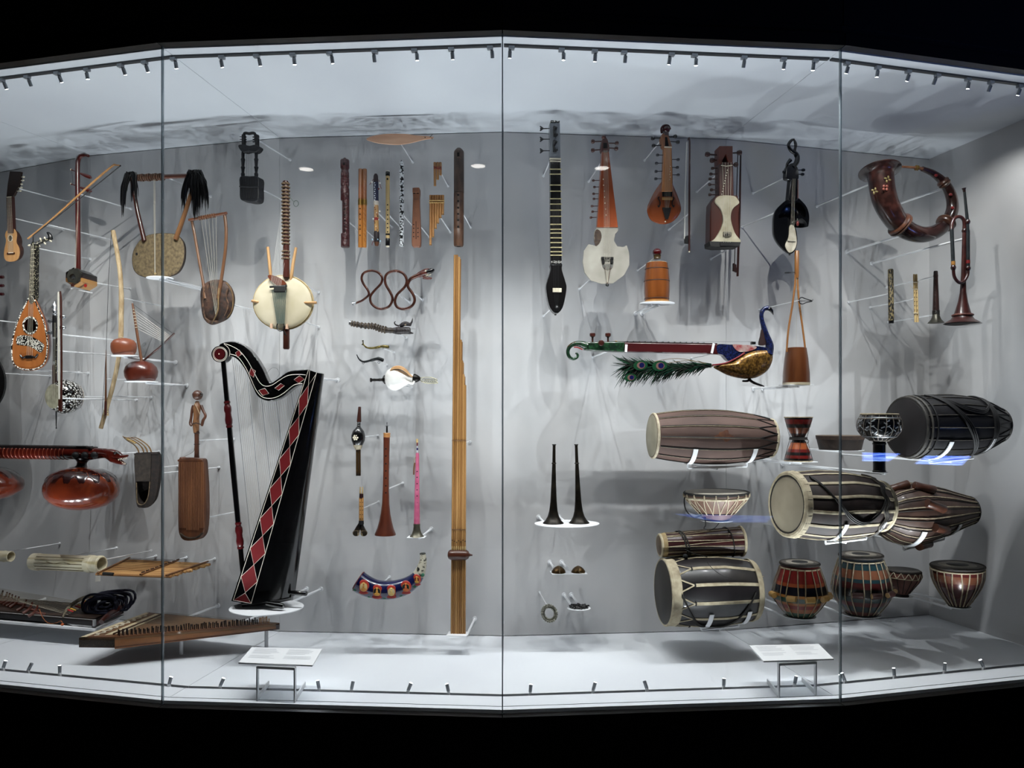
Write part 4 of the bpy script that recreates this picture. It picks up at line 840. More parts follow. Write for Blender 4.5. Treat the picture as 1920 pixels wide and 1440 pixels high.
t.llathe('red_disc', HRT, A + V((0, -3.6*t.m, 0)), A + V((0, -4.4*t.m, 0)), [(0,11.4),(1,11.2)], 28, parent=vol); t.llathe('pivot', IVORY, A + V((0, -4*t.m, 0)), A + V((0, -5*t.m, 0)), [(0,1.4),(1,1)], 10, parent=vol)
for r_ in (11.4, 13.4): t.tube('inlay_line', HW, ell(412.5, 664, r_, r_, 30), 0.5, 5, 13.2, True, parent=vol)
# sound box lofted from top to foot
def sec(f):
    l = V((577 + (433.5-577)*f, 693 + (1127-693)*f)); r = V((594.8 + (473-594.8)*f, 699 + (1134-699)*f)); e = V((608 + (553-608)*f, 701 + (1117-701)*f))
    a = 10 + 14*f; P = [(l.x, l.y, a), (r.x, r.y, a)]
    for g, ww in ((0.3, 0.92), (0.6, 0.66), (0.85, 0.2), (1.0, -0.5)): P.append((r.x + (e.x-r.x)*g, r.y + (e.y-r.y)*g, a*ww))
    P += [(r.x + (e.x-r.x)*0.9, r.y + (e.y-r.y)*0.9, -a*1.3), (r.x + (e.x-r.x)*0.3, r.y + (e.y-r.y)*0.3, -a*1.5), (l.x, l.y, -a*1.2)]
    return t.Q(P)
rows = [sec(i/10) for i in range(11)]; n = len(rows[0]); vs = [p for r_ in rows for p in r_]; fs = []
for i in range(10):
    for j in range(n): j2 = (j+1) % n; fs.append((i*n+j, i*n+j2, (i+1)*n+j2, (i+1)*n+j))
fs += [tuple(range(n)), tuple(10*n + j for j in range(n-1, -1, -1))]
box = mk('sound_box', (vs, fs), HB, t.e, True, 50)
def fp(u, f): l = (577 + (433.5-577)*f, 693 + (1127-693)*f); r = (594.8 + (473-594.8)*f, 699 + (1134-699)*f); return (l[0] + (r[0]-l[0])*u, l[1] + (r[1]-l[1])*u, 10 + 14*f + 0.5)
for u in (0.08, 0.93): t.tube('inlay_line', HW, [fp(u, i/10 if i < 10 else 0.995) for i in range(11)], 0.5, 5, parent=box)
fc = [0.005, 0.06, 0.195, 0.325, 0.455, 0.585, 0.715, 0.85, 0.985]
cx_ = [(0.06+0.195)/2]
nodes = [0.06, 0.195, 0.325, 0.452, 0.58, 0.71, 0.835, 0.955]
for a, b in zip(nodes, nodes[1:]):
    m_ = (a + b) / 2; d = b - a
    p = [fp(0.52, a), fp(0.93, m_ + 0.06*d), fp(0.52, b), fp(0.08, m_ - 0.02*d)]
    fr = [V(t.q(*x)) for x in p]; mk('red_diamond', g_plate(fr, [q + V((0, 0.5*t.m, 0)) for q in fr]), HR, box, False)
    t.tube('inlay_edge', HW, p, 0.5, 5, 0, True, parent=box)
p = [fp(0.52, 0.957), fp(0.93, 0.995), fp(0.08, 0.995)]; fr = [V(t.q(*x)) for x in p]; mk('red_diamond', g_plate(fr, [q + V((0, 0.5*t.m, 0)) for q in fr]), HR, box, False); t.tube('inlay_edge', HW, p, 0.5, 5, 0, True, parent=box)
p = [fp(0.2, 0.0), fp(0.52, 0.06), fp(0.9, 0.01)]; t.tube('inlay_edge', HW, p, 0.5, 5, 0, parent=box)
low = sm([(433,668),(445.8,675),(460.4,695),(473,724),(483,743),(500,751.7),(516.7,750),(531,743),(552,726),(566.7,721)], 8)
def ylow(x):
    for (x0, y0), (x1, y1) in zip(low, low[1:]):
        if x0 <= x <= x1: return y0 + (y1-y0)*(x-x0)/(x1-x0)
    return 721
for i in range(34):
    x = 435 + i * 3.9; y = ylow(x) - 6
    # fall parallel to the pillar until the sound board edge
    k = 36.9/402; # px right per px down
    # board edge: x = 577 - 143.5 f, y = 693 + 434 f
    f = (577 - x + k*y - k*693) / (143.5 + 434*k); f = max(0.02, min(f, 0.97)); ye = 693 + 434*f; xe = 577 - 143.5*f
    t.line('string', plain('2a2a2c',0.5) if i % 7 == 0 else plain('b8b0a4',0.5), [(x, y, 1), (xe + 3, ye, 1)], 0.3)
for i in range(16): t.peg(HB, 444 + i*3.4, 644 + i*4.2, 447.5 + i*3.4, 641.5 + i*4.2, w=-3, r=0.5, hr=0.8, hl=2, name='tuning_pin')
t.tube('loose_string', WIRE, sm([(500,700,-4),(510,690,-4),(520,692,-4),(523,702,-4),(516,712,-4),(506,716,-4)], 4), 0.22, 4)
t.lathe('foot', HB, (500,1131,22), (532,1137,26), [(0,4),(0.3,5),(0.9,5.5),(1,4.6)], 14); t.lathe('foot', HB, (545,1111,4), (575,1113,8), [(0,3.6),(0.3,4.4),(0.95,4.6),(1,4)], 14); t.lathe('base_block', HB, (455,1131,4), (548,1118,-4), [(0,8),(0.5,10),(1,7)], 12)
t.disc_shelf(500, 1137, 68, 62, 1.5, (-0.2, 0.25), 'large white disc carrying the black floor harp')
t.rod(560, 706, -8, 0.007)
# ---------------------------------------------------------------- wind instruments in the middle
HOLE_SHADE = plain('0a0807', 0.9)  # near-black for flat plates: the shade inside small holes is painted on
def holes(t, x, ys, r, w, mat=HOLE_SHADE, x2=None, parent=None):
    for i, y in enumerate(ys):
        xx = x if x2 is None else x + (x2 - x) * i / max(1, len(ys) - 1)
        t.plate('finger_hole', mat, ell(xx, y, r, r, 10), w - 0.6, w + 0.25, parent=parent)
t = T('bullroarer', 'flat pale wooden bullroarer board hung just under the ceiling line', 'bullroarer', 748, 260, 0.32)
o = sm([(686.8,260.4),(698,255),(724,250.8),(759,250.8),(781.5,253.6),(810,256),(810.5,259.5),(793.6,262),(772.8,267.3),(746.7,271.3),(713.8,269),(694.7,264.7)], 4, True)
t.plate('blade', mix('cc9e80','e6bc9c', 14, (0.25,1,1), rough=0.5, c3='d8ab8c', bump=0.03), o, -1.2, 1.2, bev=0.6); t.plate('string_hole', HOLE_SHADE, ell(797, 257.5, 1.1, 1.1, 10), 1.2, 1.4)
t.tube('cord', MATBLK, sm([(806,257,1.5),(809,254,1.5),(811,252.5,1.5)], 3), 0.6, 5); t.tube('cord', MATBLK, [(809,259,1.4),(811,261,1.4)], 0.6, 5)
t.rod(752, 270, -1.2, 0.003)

t = T('carved_red_flute', 'dark red carved totem-like flute with stepped blocky head', 'flute', 647, 380, 0.34)
CR = mix('3a1216','5a2024', 90, rough=0.4, coat=0.3, bump=0.6)
t.lathe('head', CR, (646.5, 296), (647, 377), [(0,2),(0.02,3),(0.04,3.4),(0.045,7.6),(0.06,8.4),(0.24,8.4),(0.27,6.8),(0.32,7),(0.34,7.8),(0.45,7.8),(0.47,7.2),(0.48,8),(0.64,8),(0.66,7.2),(0.7,7.6),(0.72,8.2),(0.98,8.2),(1,7)], 10)
t.lathe('tube', CR, (648.3, 376), (648.5, 440), [(0,6.8),(1,6.8)], 14); t.lathe('foot', CR, (647.5, 438), (647.5, 464), [(0,7.6),(0.06,8.4),(0.4,8.2),(0.44,7.9),(0.48,8.3),(0.96,8.3),(1,7)], 12)
holes(t, 646, [382,392,403,413,423,433], 1.6, 7); t.box('mouth_window', HOLE_SHADE, 645, 307.5, 3, 5, 1, 8.2)
for i, (x, y) in enumerate(((642,326),(650,328),(643,345),(651,346),(644,362),(651,365))): t.ball('carved_boss', CR, x, y, 2.6, 3.4, 1.6, 6.6)
t.rod(654, 416, -6, 0.0035)

t = T('double_flute', 'pair of joined orange engraved flutes bound by a brass band', 'flute', 680, 390, 0.34)
for x in (676.2, 683.8):
    t.lathe('pipe', bands([(0,'c08233'),(0.35,'b87a34'),(0.56,'9a6034'),(0.8,'a06a3c')], 'z', 0.4, 0.3), (x - 0.0, 317), (x - 0.6, 464), [(0,3.7),(0.01,4.1),(0.99,4.1),(1,3.7)], 14)
t.lathe('band', BRASS, (675.9, 374), (675.8, 385), [(0,4.6),(1,4.6)], 14); t.lathe('band', BRASS, (683.6, 374), (683.5, 385), [(0,4.6),(1,4.6)], 14)
holes(t, 675, [391,401.5,411,422.5,429.6,441], 1.2, 4.2)
for i in range(14): t.tube('engraved_vine', plain('6b3a1c',0.6), sm([(681.5 + (i % 2)*2, 322 + i*9.6, 4.1),(684 - (i % 2), 325 + i*9.6, 4.2),(685.5, 329 + i*9.6, 3.8)], 3), 0.35, 4)
t.rod(684, 430, -3, 0.0035)

t = T('beaded_flute', 'flute wrapped in navy, white and red beadwork with trailing red threads', 'flute', 705, 392, 0.34)
t.lathe('tube', bands([(0,'6a4022'),(0.05,'1d1a22'),(0.12,'2c1a20'),(0.2,'c49a5a'),(0.35,'a9252a'),(0.39,'c8a070'),(0.56,'d8d0c4'),(0.62,'1c2750'),(0.88,'3a1a22')], 'z', 0.6, 0.1), (704.5, 326), (706.5, 461), [(0,2.4),(0.03,4.2),(0.14,4.8),(0.4,4.6),(0.42,5.2),(0.44,4.2),(0.8,4.4),(0.82,5.2),(0.95,5),(1,3)], 14)
for i in range(9): t.ball('bead', plain('dfe3ea',0.3), 702.5 + (i % 2)*0.8, 343 + i*4, 1.3, w=4)
for i in range(16): t.ball('bead', plain(['e8e4dc','8a1c20','18130f','d6a858'][i % 4],0.3), 702 + (i*37 % 9), 386 + i*3.2, 1.0, w=3.6)
for i, (x, y, c) in enumerate(((697,341,'e8e4dc'),(712,343,'e8e4dc'),(710,354,'7a1c20'),(700,410,'e8e4dc'),(712,396,'e8e4dc'),(698,449,'a8c4d4'),(713,452,'a8c4d4'),(704,446,'e8e4dc'),(708,449,'8fb0c4'))): t.ball('bead', plain(c,0.3), x, y, 1.7, w=3)
for p in ([(700,336),(696,342),(693,346)], [(710,337),(712,346),(715,354)], [(701,452),(698,456),(698,460)]): t.tube('thread', plain('8c2026',0.7), sm([(x, y, 3) for x, y in p], 3), 0.5, 5)
t.rod(709, 399, -3, 0.0035)

t = T('pale_flute', 'slim cream flute with black end caps', 'flute', 727, 392, 0.34)
t.lathe('tube', BAMBOO, (727, 328), (727, 448), [(0,3.8),(1,3.8)], 14)
for a, b in ((322,330.5),(447,461)): t.lathe('end_cap', BLACK, (727, a), (727, b), [(0,3.7),(0.08,4.2),(0.92,4.2),(1,3.7)], 14)
t.lathe('tip', IVORY, (727,320.5), (727,322.5), [(0,3.2),(1,3.6)], 12); t.lathe('tip', IVORY, (727,460.5), (727,463), [(0,3.6),(1,3)], 12); t.lathe('ring', BLACK, (727,438.5), (727,441.5), [(0,4.1),(1,4.1)], 14)
t.plate('mouth_hole', HOLE_SHADE, ell(726.4, 335.5, 1.7, 2, 12), 3.4, 4.1); holes(t, 726.6, [384,393.5,403,411,419.3,427,434.6], 1.25, 3.8); t.rod(730, 404, -2, 0.0035)

t = T('silver_flute', 'slender silver and black patterned flute with pointed finial', 'flute', 753, 385, 0.34)
t.lathe('tube', mix('e4e7ea','1a1c20', 95, rough=0.3, metal=0.15, kind='voronoi', lo=0.58, hi=0.66), (753, 328), (753, 462), [(0,4.2),(1,4.3)], 14)
t.lathe('finial', mix('e6e8ea','1b1d22', 110, rough=0.3, metal=0.15, kind='voronoi', lo=0.55, hi=0.63), (753, 300), (753, 330), [(0,0.8),(0.06,1.8),(0.12,2.6),(0.3,3.8),(0.48,4),(0.55,3.2),(0.6,3.4),(0.65,4.6),(0.95,4.4),(1,4.2)], 14)
holes(t, 751.6, [336,387,397.5,406.5,416,425,435,444.5], 1.5, 4.2); t.rod(757, 404, -3, 0.0035)

t = T('twin_bore_whistle', 'flat carved brown whistle with two columns of finger holes', 'whistle', 780, 405, 0.34)
CW = wood('80523a','9a684a', 24, 0.5, 0.15)
t.plate('body', CW, sm([(773.7,352.5),(780,351),(786.3,352.5),(787,362),(786.2,372),(787,400),(788,430),(788,460),(780,462),(772,460),(772.2,430),(773,400),(774,372),(773.5,362)], 3, True), -6, 5, bev=1.5)
t.box('window', HOLE_SHADE, 776.6, 362.5, 3.4, 1.6, 0.6, 5); t.box('window', HOLE_SHADE, 783.4, 362.5, 3.4, 1.6, 0.6, 5); t.box('step', CW, 780, 356.5, 13, 9, 3, 5, bev=0.8); t.box('relief', CW, 780, 382, 8, 15, 1.2, 5, bev=0.5)
t.tube('carved_flame', CW, sm([(775,420,5),(777.5,408,5.6),(780,404,5.8),(782.5,408,5.6),(785,420,5)], 4), 0.8, 6); t.tube('groove', plain('4a2c1c',0.7), [(780,415,5.1),(780,448,5.1)], 0.6, 5)
holes(t, 775.6, [421,428,436,443.6], 1.2, 5); holes(t, 783.6, [428,436,443.6], 1.2, 5); t.rod(785, 420, -5, 0.0035)

t = T('small_panpipe', 'tiny three-tube panpipe tied with red thread', 'panpipe', 820, 326, 0.34)
for x, y in ((815.3,348.6),(820.5,336.8),(825.7,328.6)): t.lathe('pipe', CANE, (x, 304.5), (x + 0.3, y), [(0,2.2),(0.03,2.6),(1,2.4)], 10); t.lathe('bore', HOLE_SHADE, (x, 304.2), (x, 304.6), [(0,1.8),(1,1.8)], 10)
t.tube('binding', plain('8c2a2a',0.7), [(813,312,3),(819,316,3.2),(828,317,3)], 0.8, 6); t.tube('binding', plain('8c2a2a',0.7), [(813,316,3),(819,313,3.2),(828,313,3)], 0.7, 6); t.rod(822, 316, -2, 0.003)
t = T('panpipe', 'stepped cane panpipe of six graded tubes with woven tie', 'panpipe', 819, 410, 0.34)
for i, (x, y) in enumerate(zip((807.5,812.2,817,821.4,826,830.6), (460,445,429,419,409,402.7))):
    t.lathe('pipe', CANE, (x, 366), (x - 0.4, y), [(0,2.3),(1,2.3)], 10); t.lathe('node', plain('8a6a3c',0.6), (x - 0.3, y - 1.4), (x - 0.4, y), [(0,2.5),(1,2.4)], 10)
    if i: t.lathe('back_pipe', wood('8f6434','a87c46'), (x - 2.2, 366, -4), (x - 2.4, y - 10, -4), [(0,2.2),(1,2.2)], 10)
for y in (376, 380): t.tube('tie', plain('c9a868',0.7), [(805,y,1),(806,y,2.6),(831,y,2.6),(833,y,1)], 1.1, 6)
t.tube('tie', plain('b08a50',0.7), [(808,374,2.9),(813,382,2.9),(819,374,2.9),(825,382,2.9),(831,374,2.9)], 0.6, 5); t.rod(832, 412, -2, 0.0035)

t = T('large_recorder', 'thick dark brown end-blown flute standing taller than the flutes beside it', 'flute', 860, 370, 0.34)
DB = mix('4a3a32','665044', 50, (1,1,0.3), rough=0.5, bump=0.2)
t.lathe('head_joint', DB, (860.5, 278), (860.5, 362), [(0,4),(0.03,6.5),(0.06,8.6),(0.1,9.6),(1,9.6)], 20); t.lathe('foot_joint', mix('5a3e2e','7a5a44', 60, (1,1,0.3), rough=0.5, bump=0.2), (860.3, 362.6), (860, 462), [(0,9.2),(0.01,9.6),(0.67,9.6),(0.672,9.2),(0.68,9.6),(0.97,9.4),(1,8)], 20)
t.box('window_frame', DB, 859.6, 289, 8, 14, 2, 9.2, bev=0.6); t.box('window', HOLE_SHADE, 859.2, 289.5, 4, 7, 1, 10.2)
holes(t, 859, [365.4,377,389.4,401,412.6,425], 2, 9.6); t.rod(868, 400, -6, 0.0035); t.lathe('bore', HOLE_SHADE, (860,461.6), (860,462.3), [(0,4),(1,4)], 12)

# serpentine horn
t = T('serpentine_horn', 'copper-brown horn coiled in four loops ending in a beast head', 'horn', 735, 545, 0.34)
P = [(662.6,569.4),(676,565),(686,558.5),(691.5,552),(689.7,544),(681.5,532),(678,521.5),(682.4,511.6),(696,507.4),(708.6,510.7),(716.5,520.6),(714,532),(702,545),(694.5,556),(696,568.5),(706.8,577.5),(717.6,579),(730,574),(736,561),(732,548.6),(723.5,534),(722,521.5),(726.7,512.5),(741,508),(755.6,512.5),(762.6,525),(759,537.8),(745,552),(740.5,565),(744.7,575.7),(757.4,579.7),(771.8,574),(777.6,563),(773.6,550.4),(765.8,539.6),(765,532),(770,523),(782.6,516.5),(788,515)]
COP = mix('4a2a20','6b4030', 50, rough=0.3, metal=0.5, coat=0.3); ps = sm(P, 4); n_ = len(ps)
t.tube('tube', COP, ps, [2.2 + 0.5*i/n_ + (1.8*max(0, (i - n_ + 14)/14)) for i in range(n_)], 10); t.lathe('mouthpiece', STEEL, (669,567.2), (661,570), [(0,2.2),(0.5,2.4),(1,3.6)], 12)
RB = mix('4a1e14','6d3020', 60, rough=0.4, coat=0.3, bump=0.5)
h = t.tube('head', RB, sm([(784,516),(792,513),(800,510.5),(806,508.5)], 4), [4.6,5,5.4,5.8,6.2,6.6,6.8,7,7,6.8,6.4,6,5.4], 12)
t.tube('upper_jaw', BLACK, sm([(800,510,2),(806,509,2),(811,506,2),(812.5,504,2)], 3), [5,5.2,5.2,5,4.8,4.4,4,3.6,3,2], 10, parent=h); t.tube('lower_jaw', RB, sm([(794,519,1),(802,521.5,1),(810,522,1)], 3), [4.4,4,3.6,3.2,2.7,2.1,1.2], 10, parent=h)
for i in range(4): t.lathe('tooth', IVORY, (799+i*2.6, 515 - i*0.5, 5), (799.6+i*2.6, 518.5 - i*0.5, 5), [(0,0.9),(1,0.2)], 6, parent=h)
t.ball('eye', IVORY, 798, 508, 1.5, w=6.5, parent=h); t.tube('ear', RB, [(791,510,4),(796,504.5,5)], [2.4,0.8], 8, parent=h); t.rod(744, 550, -2, 0.004); t.rod(770, 545, -2, 0.004)

t = T('dragon_trumpet', 'dark ringed trumpet with horned dragon-head bell', 'trumpet', 715, 613, 0.34)
DG = mix('1d1618','352a2a', 70, rough=0.5, bump=0.6, c3='2a2024'); ps = sm([(657,606),(667,608),(685,611),(699.6,611.5),(712,616),(725,618.8),(741,620)], 5)
t.tube('tube', mix('2c221c','463828', 70, rough=0.5, bump=0.5), ps, [3.4 + (0.9 if i % 2 else 0) + i*0.05 for i in range(len(ps))], 10)
for i in range(2, 26, 2): t.ring('grip_ring', mix('3a2e24','6a5a44', 70, rough=0.6, bump=0.4), ps[i], ps[i+1], 0, 4.4 + i*0.07, 1.3, 12)
t.lathe('mouthpiece', STEEL, (663,607.3), (655.5,605), [(0,3.6),(0.2,4.2),(1,4.4)], 14)
h = t.tube('head', DG, sm([(738,620),(748,620),(758,619.5),(769,620)], 4), [5.4,6,6.6,7,7.2,7.2,7,7,6.8,6.8,7,6.6,5.6], 12)
t.tube('lower_jaw', DG, [(757,623,1),(768,624,1),(775,625,1)], [3.4,3,1], 8, parent=h); t.tube('upper_jaw', DG, sm([(750,612,1),(758,607,1),(766,608,1),(771,610,1)], 3), [3,3.6,4,4.2,4.2,4,3.6,3.2,2.6,2], 10, parent=h)
t.tube('horn', DG, sm([(748,611,3),(742,609,3),(739.5,605,3),(742,602.5,3)], 4), [1.8,1.7,1.6,1.5,1.5,1.4,1.3,1.2,1.1,1,0.9,0.7,0.4], 8, parent=h); t.tube('horn', DG, sm([(767,610,2),(772,604,2),(773.6,596.5,2)], 4), [2.6,2.4,2.2,2,1.7,1.3,1,0.6,0.3], 8, parent=h); t.ball('eye', plain('8a7a66',0.4), 760, 609, 1.7, w=5, parent=h)
t.tube('whisker', STEEL, [(772,617,2),(779,616.5,3)], 0.3, 4, parent=h); t.rod(738, 622, -4, 0.0035)
t = T('brass_animal_horn', 'small curved mottled brass horn above the small black horn', 'horn', 704, 648, 0.33)
t.tube('tube', mix('4a4420','8a7a3a', 60, rough=0.35, metal=0.6), sm([(681,641),(681.5,646),(688.8,652),(701.4,652.4),(715.8,649.7),(729,650.6)], 5), [1.0]*4+[1.3]*4+[1.7]*4+[2.1]*4+[2.5]*5+[2.9]*5, 10); t.lathe('bore', HOLE_SHADE, (728.6,650.6), (729.4,650.7), [(0,2.5),(1,2.4)], 10)
t.ball('finial', plain('3a3618',0.4,0.5), 680.4, 639.2, 1.8, 1.4); t.ball('finial', plain('3a3618',0.4,0.5), 679.5, 646, 1.5, 1.3); t.rod(714, 652, -1, 0.0025)
t = T('black_small_horn', 'small curved black metal horn with two hanging loops', 'horn', 694, 674, 0.33)
t.tube('tube', plain('1e2224',0.35,0.5), sm([(669,665),(673.4,673.5),(682.4,678.3),(696,675.5),(708.6,672.6),(718,675.5)], 5), [0.8]*3+[1.2]*3+[1.7]*4+[2.1]*5+[2.8]*5+[3.6]*6, 10); t.lathe('bore', HOLE_SHADE, (717.8,675.4), (718.8,675.8), [(0,3),(1,3)], 12)
for x, y in ((681,680.5),(710.5,679.5)): t.tube('loop', plain('2a2e30',0.4,0.6), ell(x, y, 1.9, 1.9, 14), 0.45, 6, 0, True)
t.rod(700, 677, -1, 0.0025)

t = T('conch_trumpet', 'white conch shell trumpet with dark metal mouthpiece and filigree tail', 'conch', 755, 710, 0.36)
SHW = mix('e6e4df','f2f0ec', 8, rough=0.25, coat=0.5)
t.lathe('shell', SHW, (722.5, 711.5), (778, 709), [(0,6),(0.03,12),(0.1,17.5),(0.22,21.5),(0.35,22),(0.5,19),(0.65,14),(0.8,9.5),(0.92,7.5),(1,7)], 28, sq=0.9)
t.tube('lip', mix('c99a66','dcb688', 8, rough=0.3, coat=0.5), sm([(731,697,12),(738,690,11),(750,689,10),(760,694,9),(769,703,7),(776,708,5)], 4), [1.2,2.6,3.6,4.4,5,5.4,5.8,6,6,6,5.8,5.6,5.2,4.8,4.2,3.6,3,2.4,1.8,1.4,1], 10, flat=(1,0.55)); t.tube('spire_ridge', SHW, sm([(756,712,14),(764,716,10),(773,720,6),(777,714,6)], 4), 2, 8)
DM = plain('26221f', 0.4, 0.6)
t.lathe('collar', DM, (717, 712), (725, 711.5), [(0,3),(0.2,6),(0.5,8.6),(1,8.2)], 16); t.lathe('mouthpiece', DM, (694.5, 712.6), (718, 712), [(0,4),(0.08,4.2),(0.12,2.6),(0.3,2.4),(0.34,3),(0.4,2.4),(0.7,2.6),(0.74,3.2),(0.8,2.6),(1,3)], 14)
t.lathe('tail_collar', DM, (775, 709), (788, 710.5), [(0,8),(0.15,8.4),(0.5,7.4),(0.85,4.6),(1,2.4)], 16)
FIL = plain('7d7a64', 0.4, 0.7); f = t.tube('tail_plate', FIL, sm([(787,710.5),(795,707.6),(808,707.8),(820,712),(816,714.5),(821,718),(806,719),(794,717)], 4, True), 0.8, 6, 0, True)
for i in range(7): t.tube('filigree_loop', FIL, ell(795 + i*3.6, 713.2 + 0.15*i, 2.6, 3.6, 14, rot=20), 0.38, 5, 0, True, parent=f)
for y in (711, 714, 716): t.tube('filigree_bar', FIL, [(789,y),(815,y+0.6)], 0.4, 5, 0, parent=f)
t.rod(750, 722, -14, 0.003)

# mouth organ of long canes
t = T('bamboo_mouth_organ', 'very tall bundle of stepped bamboo pipes with brown wooden wind chest', 'mouth organ', 860, 900, 0.36)
tops = [(852.8,478),(857,478),(861,482),(864,637),(866.5,676),(869.2,702),(872.4,722)]; KB = [wood('9a7038','b88c50', 20, 0.45, 0.2), wood('8a6230','a87c44', 20, 0.45, 0.2), wood('a67c44','c49a5e', 20, 0.45, 0.2)]
for i, (x, y) in enumerate(tops):
    xb = 846.9 + i*4.05; t.tube('pipe', KB[i % 3], [(x, y), ((x + xb)/2, (y + 1188)/2), (xb, 1188)], 2.15, 8)
    if i < 6: t.tube('rear_pipe', KB[(i + 1) % 3], [(x + 1.6, y + 4, -4.4), (xb + 2, 1187, -4.4)], 2.1, 8)
    t.lathe('reed_end', BAMBOO, (xb + 0.9, 1024, 1.4), (xb + 0.7, 1034 - abs(i-3)*0.6, 1.6), [(0,1.2),(0.5,1.7),(1,1)], 8); t.plate('finger_hole', HOLE_SHADE, ell(xb + 0.9, 1013 + (i*7 % 5), 0.9, 0.9, 8), 1.8, 2.5)
t.lathe('wind_chest', wood('4a2414','66351f', 18, 0.35, 0.4, 'x'), (840, 1040, -2), (880, 1040.5, -2), [(0,5),(0.04,8),(0.15,10),(0.5,10.6),(0.85,9.8),(0.96,7),(1,3)], 20, sq=1.1); t.lathe('nipple', wood('4a2414','66351f', 18, 0.35, 0.4, 'x'), (878, 1040.5, -2), (886, 1041, -2), [(0,5),(0.4,2.6),(0.7,1.6),(0.85,2),(1,0.8)], 12)
for y in (826, 993): t.tube('binding', plain('6e4a22',0.7), [(847,y,2.4),(874,y,2.4)], 0.5, 5)
t.disc_shelf(858, 1188.5, 19, 15, 1.2, (0.9,), 'small square white ledge under the tall bamboo mouth organ', True); t.rod(866, 832, -6, 0.0035)

# reed pipes
t = T('gourd_reed_pipe', 'reed pipe with black gourd bulb bearing a white flower', 'reed pipe', 672, 830, 0.34)
t.lathe('blow_pipe', wood('3a1a10','562a1a'), (674.4, 762.4), (673.2, 791), [(0,2),(0.05,2.6),(0.9,4.2),(1,4.2)], 14)
t.lathe('turned_neck', BLACK, (673.2, 790), (672.6, 802), [(0,2.6),(0.1,3.8),(0.25,2.6),(0.4,4),(0.55,2.6),(0.7,4),(0.85,2.8),(1,3.6)], 14); t.lathe('gourd', plain('0d0d0f',0.25,0,0.7), (672.6, 800), (670.6, 842), [(0,3.5),(0.08,6.5),(0.2,10.6),(0.4,13.2),(0.6,12.8),(0.78,9.6),(0.92,6.4),(1,5.4)], 20)
t.lathe('wax_collar', mix('b7ac94','8e826a',40,rough=0.7), (671, 834), (671.6, 843), [(0,9),(0.4,8),(1,5)], 16)
for i in range(6): a = i*60; t.ball('petal', IVORY, 666.6 + 3.6*math.cos(R(a)), 820.5 + 3.6*math.sin(R(a)), 2, 2, 1, 12.2)
t.ball('petal', IVORY, 666.6, 820.5, 1.8, 1.8, 1, 13)
for x in (669.6, 674.2): t.lathe('pipe', bands([(0,'2a1a10'),(0.08,'4a3414'),(0.9,'3a2414')], 'z'), (x, 841), (x + 0.1, 892), [(0,2.3),(1,2.3)], 10)
t.tube('gold_strip', BRASS, [(669.2,848,2.2),(669.3,884,2.2)], 0.6, 5); t.rod(682, 819, -6, 0.003)
t = T('twin_horn_pipe', 'short double pipe ending in two flared cow-horn bells', 'hornpipe', 677, 960, 0.34)
for x in (675.4, 679.6): t.lathe('reed', BAMBOO, (x + 0.2, 913), (x, 927), [(0,1.1),(1,1.5)], 8); t.lathe('pipe', wood('c48c48','d8a866'), (x, 933), (x - 0.2, 978), [(0,2.3),(1,2.3)], 10); holes(t, x, [942,949.5,956.5,965,973], 0.8, 2.3)
t.lathe('stock', plain('3a1418',0.4), (677.6, 925.5), (677.5, 934.5), [(0,3.8),(1,4.1)], 14, sq=0.7); t.lathe('binding', MATBLK, (677.3, 976), (677.2, 983), [(0,4.6),(1,5.2)], 12)
HN = bands([(0,'b8a070'),(0.25,'8a7450'),(0.45,'3a3024'),(0.6,'201c18')], 'z', 0.4, 0.3)
for d, xe in ((-1, 667.4), (1, 682.6)):
    t.tube('horn_bell', HN, sm([(677 + d*1.5, 980),(675.6 + d*3, 987, 0),(xe, 1000, 4)], 4), [2.4,2.7,3,3.4,3.9,4.4,5,5.7,6.6], 14); t.lathe('bore', plain('4a3a22',0.9), (xe, 999.8, 3.4), (xe - 0.1*d, 1000.6, 4.6), [(0,5.6),(1,5.6)], 14)
t.rod(684, 952, -3, 0.003)
t = T('brown_shawm', 'tall reddish-brown shawm with wide flared bell', 'shawm', 724, 900, 0.36)
SHB = wood('5a2a18','7a4026', 24, 0.35, 0.4); pr = [(0,6.1),(0.1,5.9),(0.35,5.6),(0.55,6),(0.68,7),(0.78,9),(0.86,11.8),(0.93,15.2),(0.985,19.4),(1,19.8)]
t.lathe('body', SHB, (725, 818), (722.3, 1003), pr, 28); t.lathe('collar', wood('b07a40','c89458'), (725.4, 811.5), (725.2, 820), [(0,6.2),(0.1,6.8),(0.5,6.2),(0.9,6.8),(1,6)], 18)
t.lathe('staple', BLACK, (725.6, 799), (725.5, 812), [(0,1.5),(1,1.9)], 10); t.lathe('reed', STEEL, (725.8, 792), (725.7, 800), [(0,0.9),(0.5,0.5),(1,0.8)], 8); t.lathe('lip_disc', STEEL, (725.7, 798.4), (725.7, 799), [(0,4.4),(1,4.4)], 16)
holes(t, 723.4, [841.5,855,869.5,883,896.5,911,924,948], 1.4, 6); t.rod(730, 916, -5, 0.0035); t.lathe('bore', HOLE_SHADE, (722.3,1002.8), (722.3,1003.4), [(0,17),(1,17)], 24)
t = T('pink_shawm', 'bright pink painted shawm with dull metal bell on white square', 'shawm', 781, 920, 0.36)
t.lathe('body', mix('c05a80','d07494', 30, rough=0.4, coat=0.3), (782.6, 849), (781.6, 984), [(0,2.6),(0.015,3.3),(0.4,4.2),(0.8,5.4),(1,6)], 18)
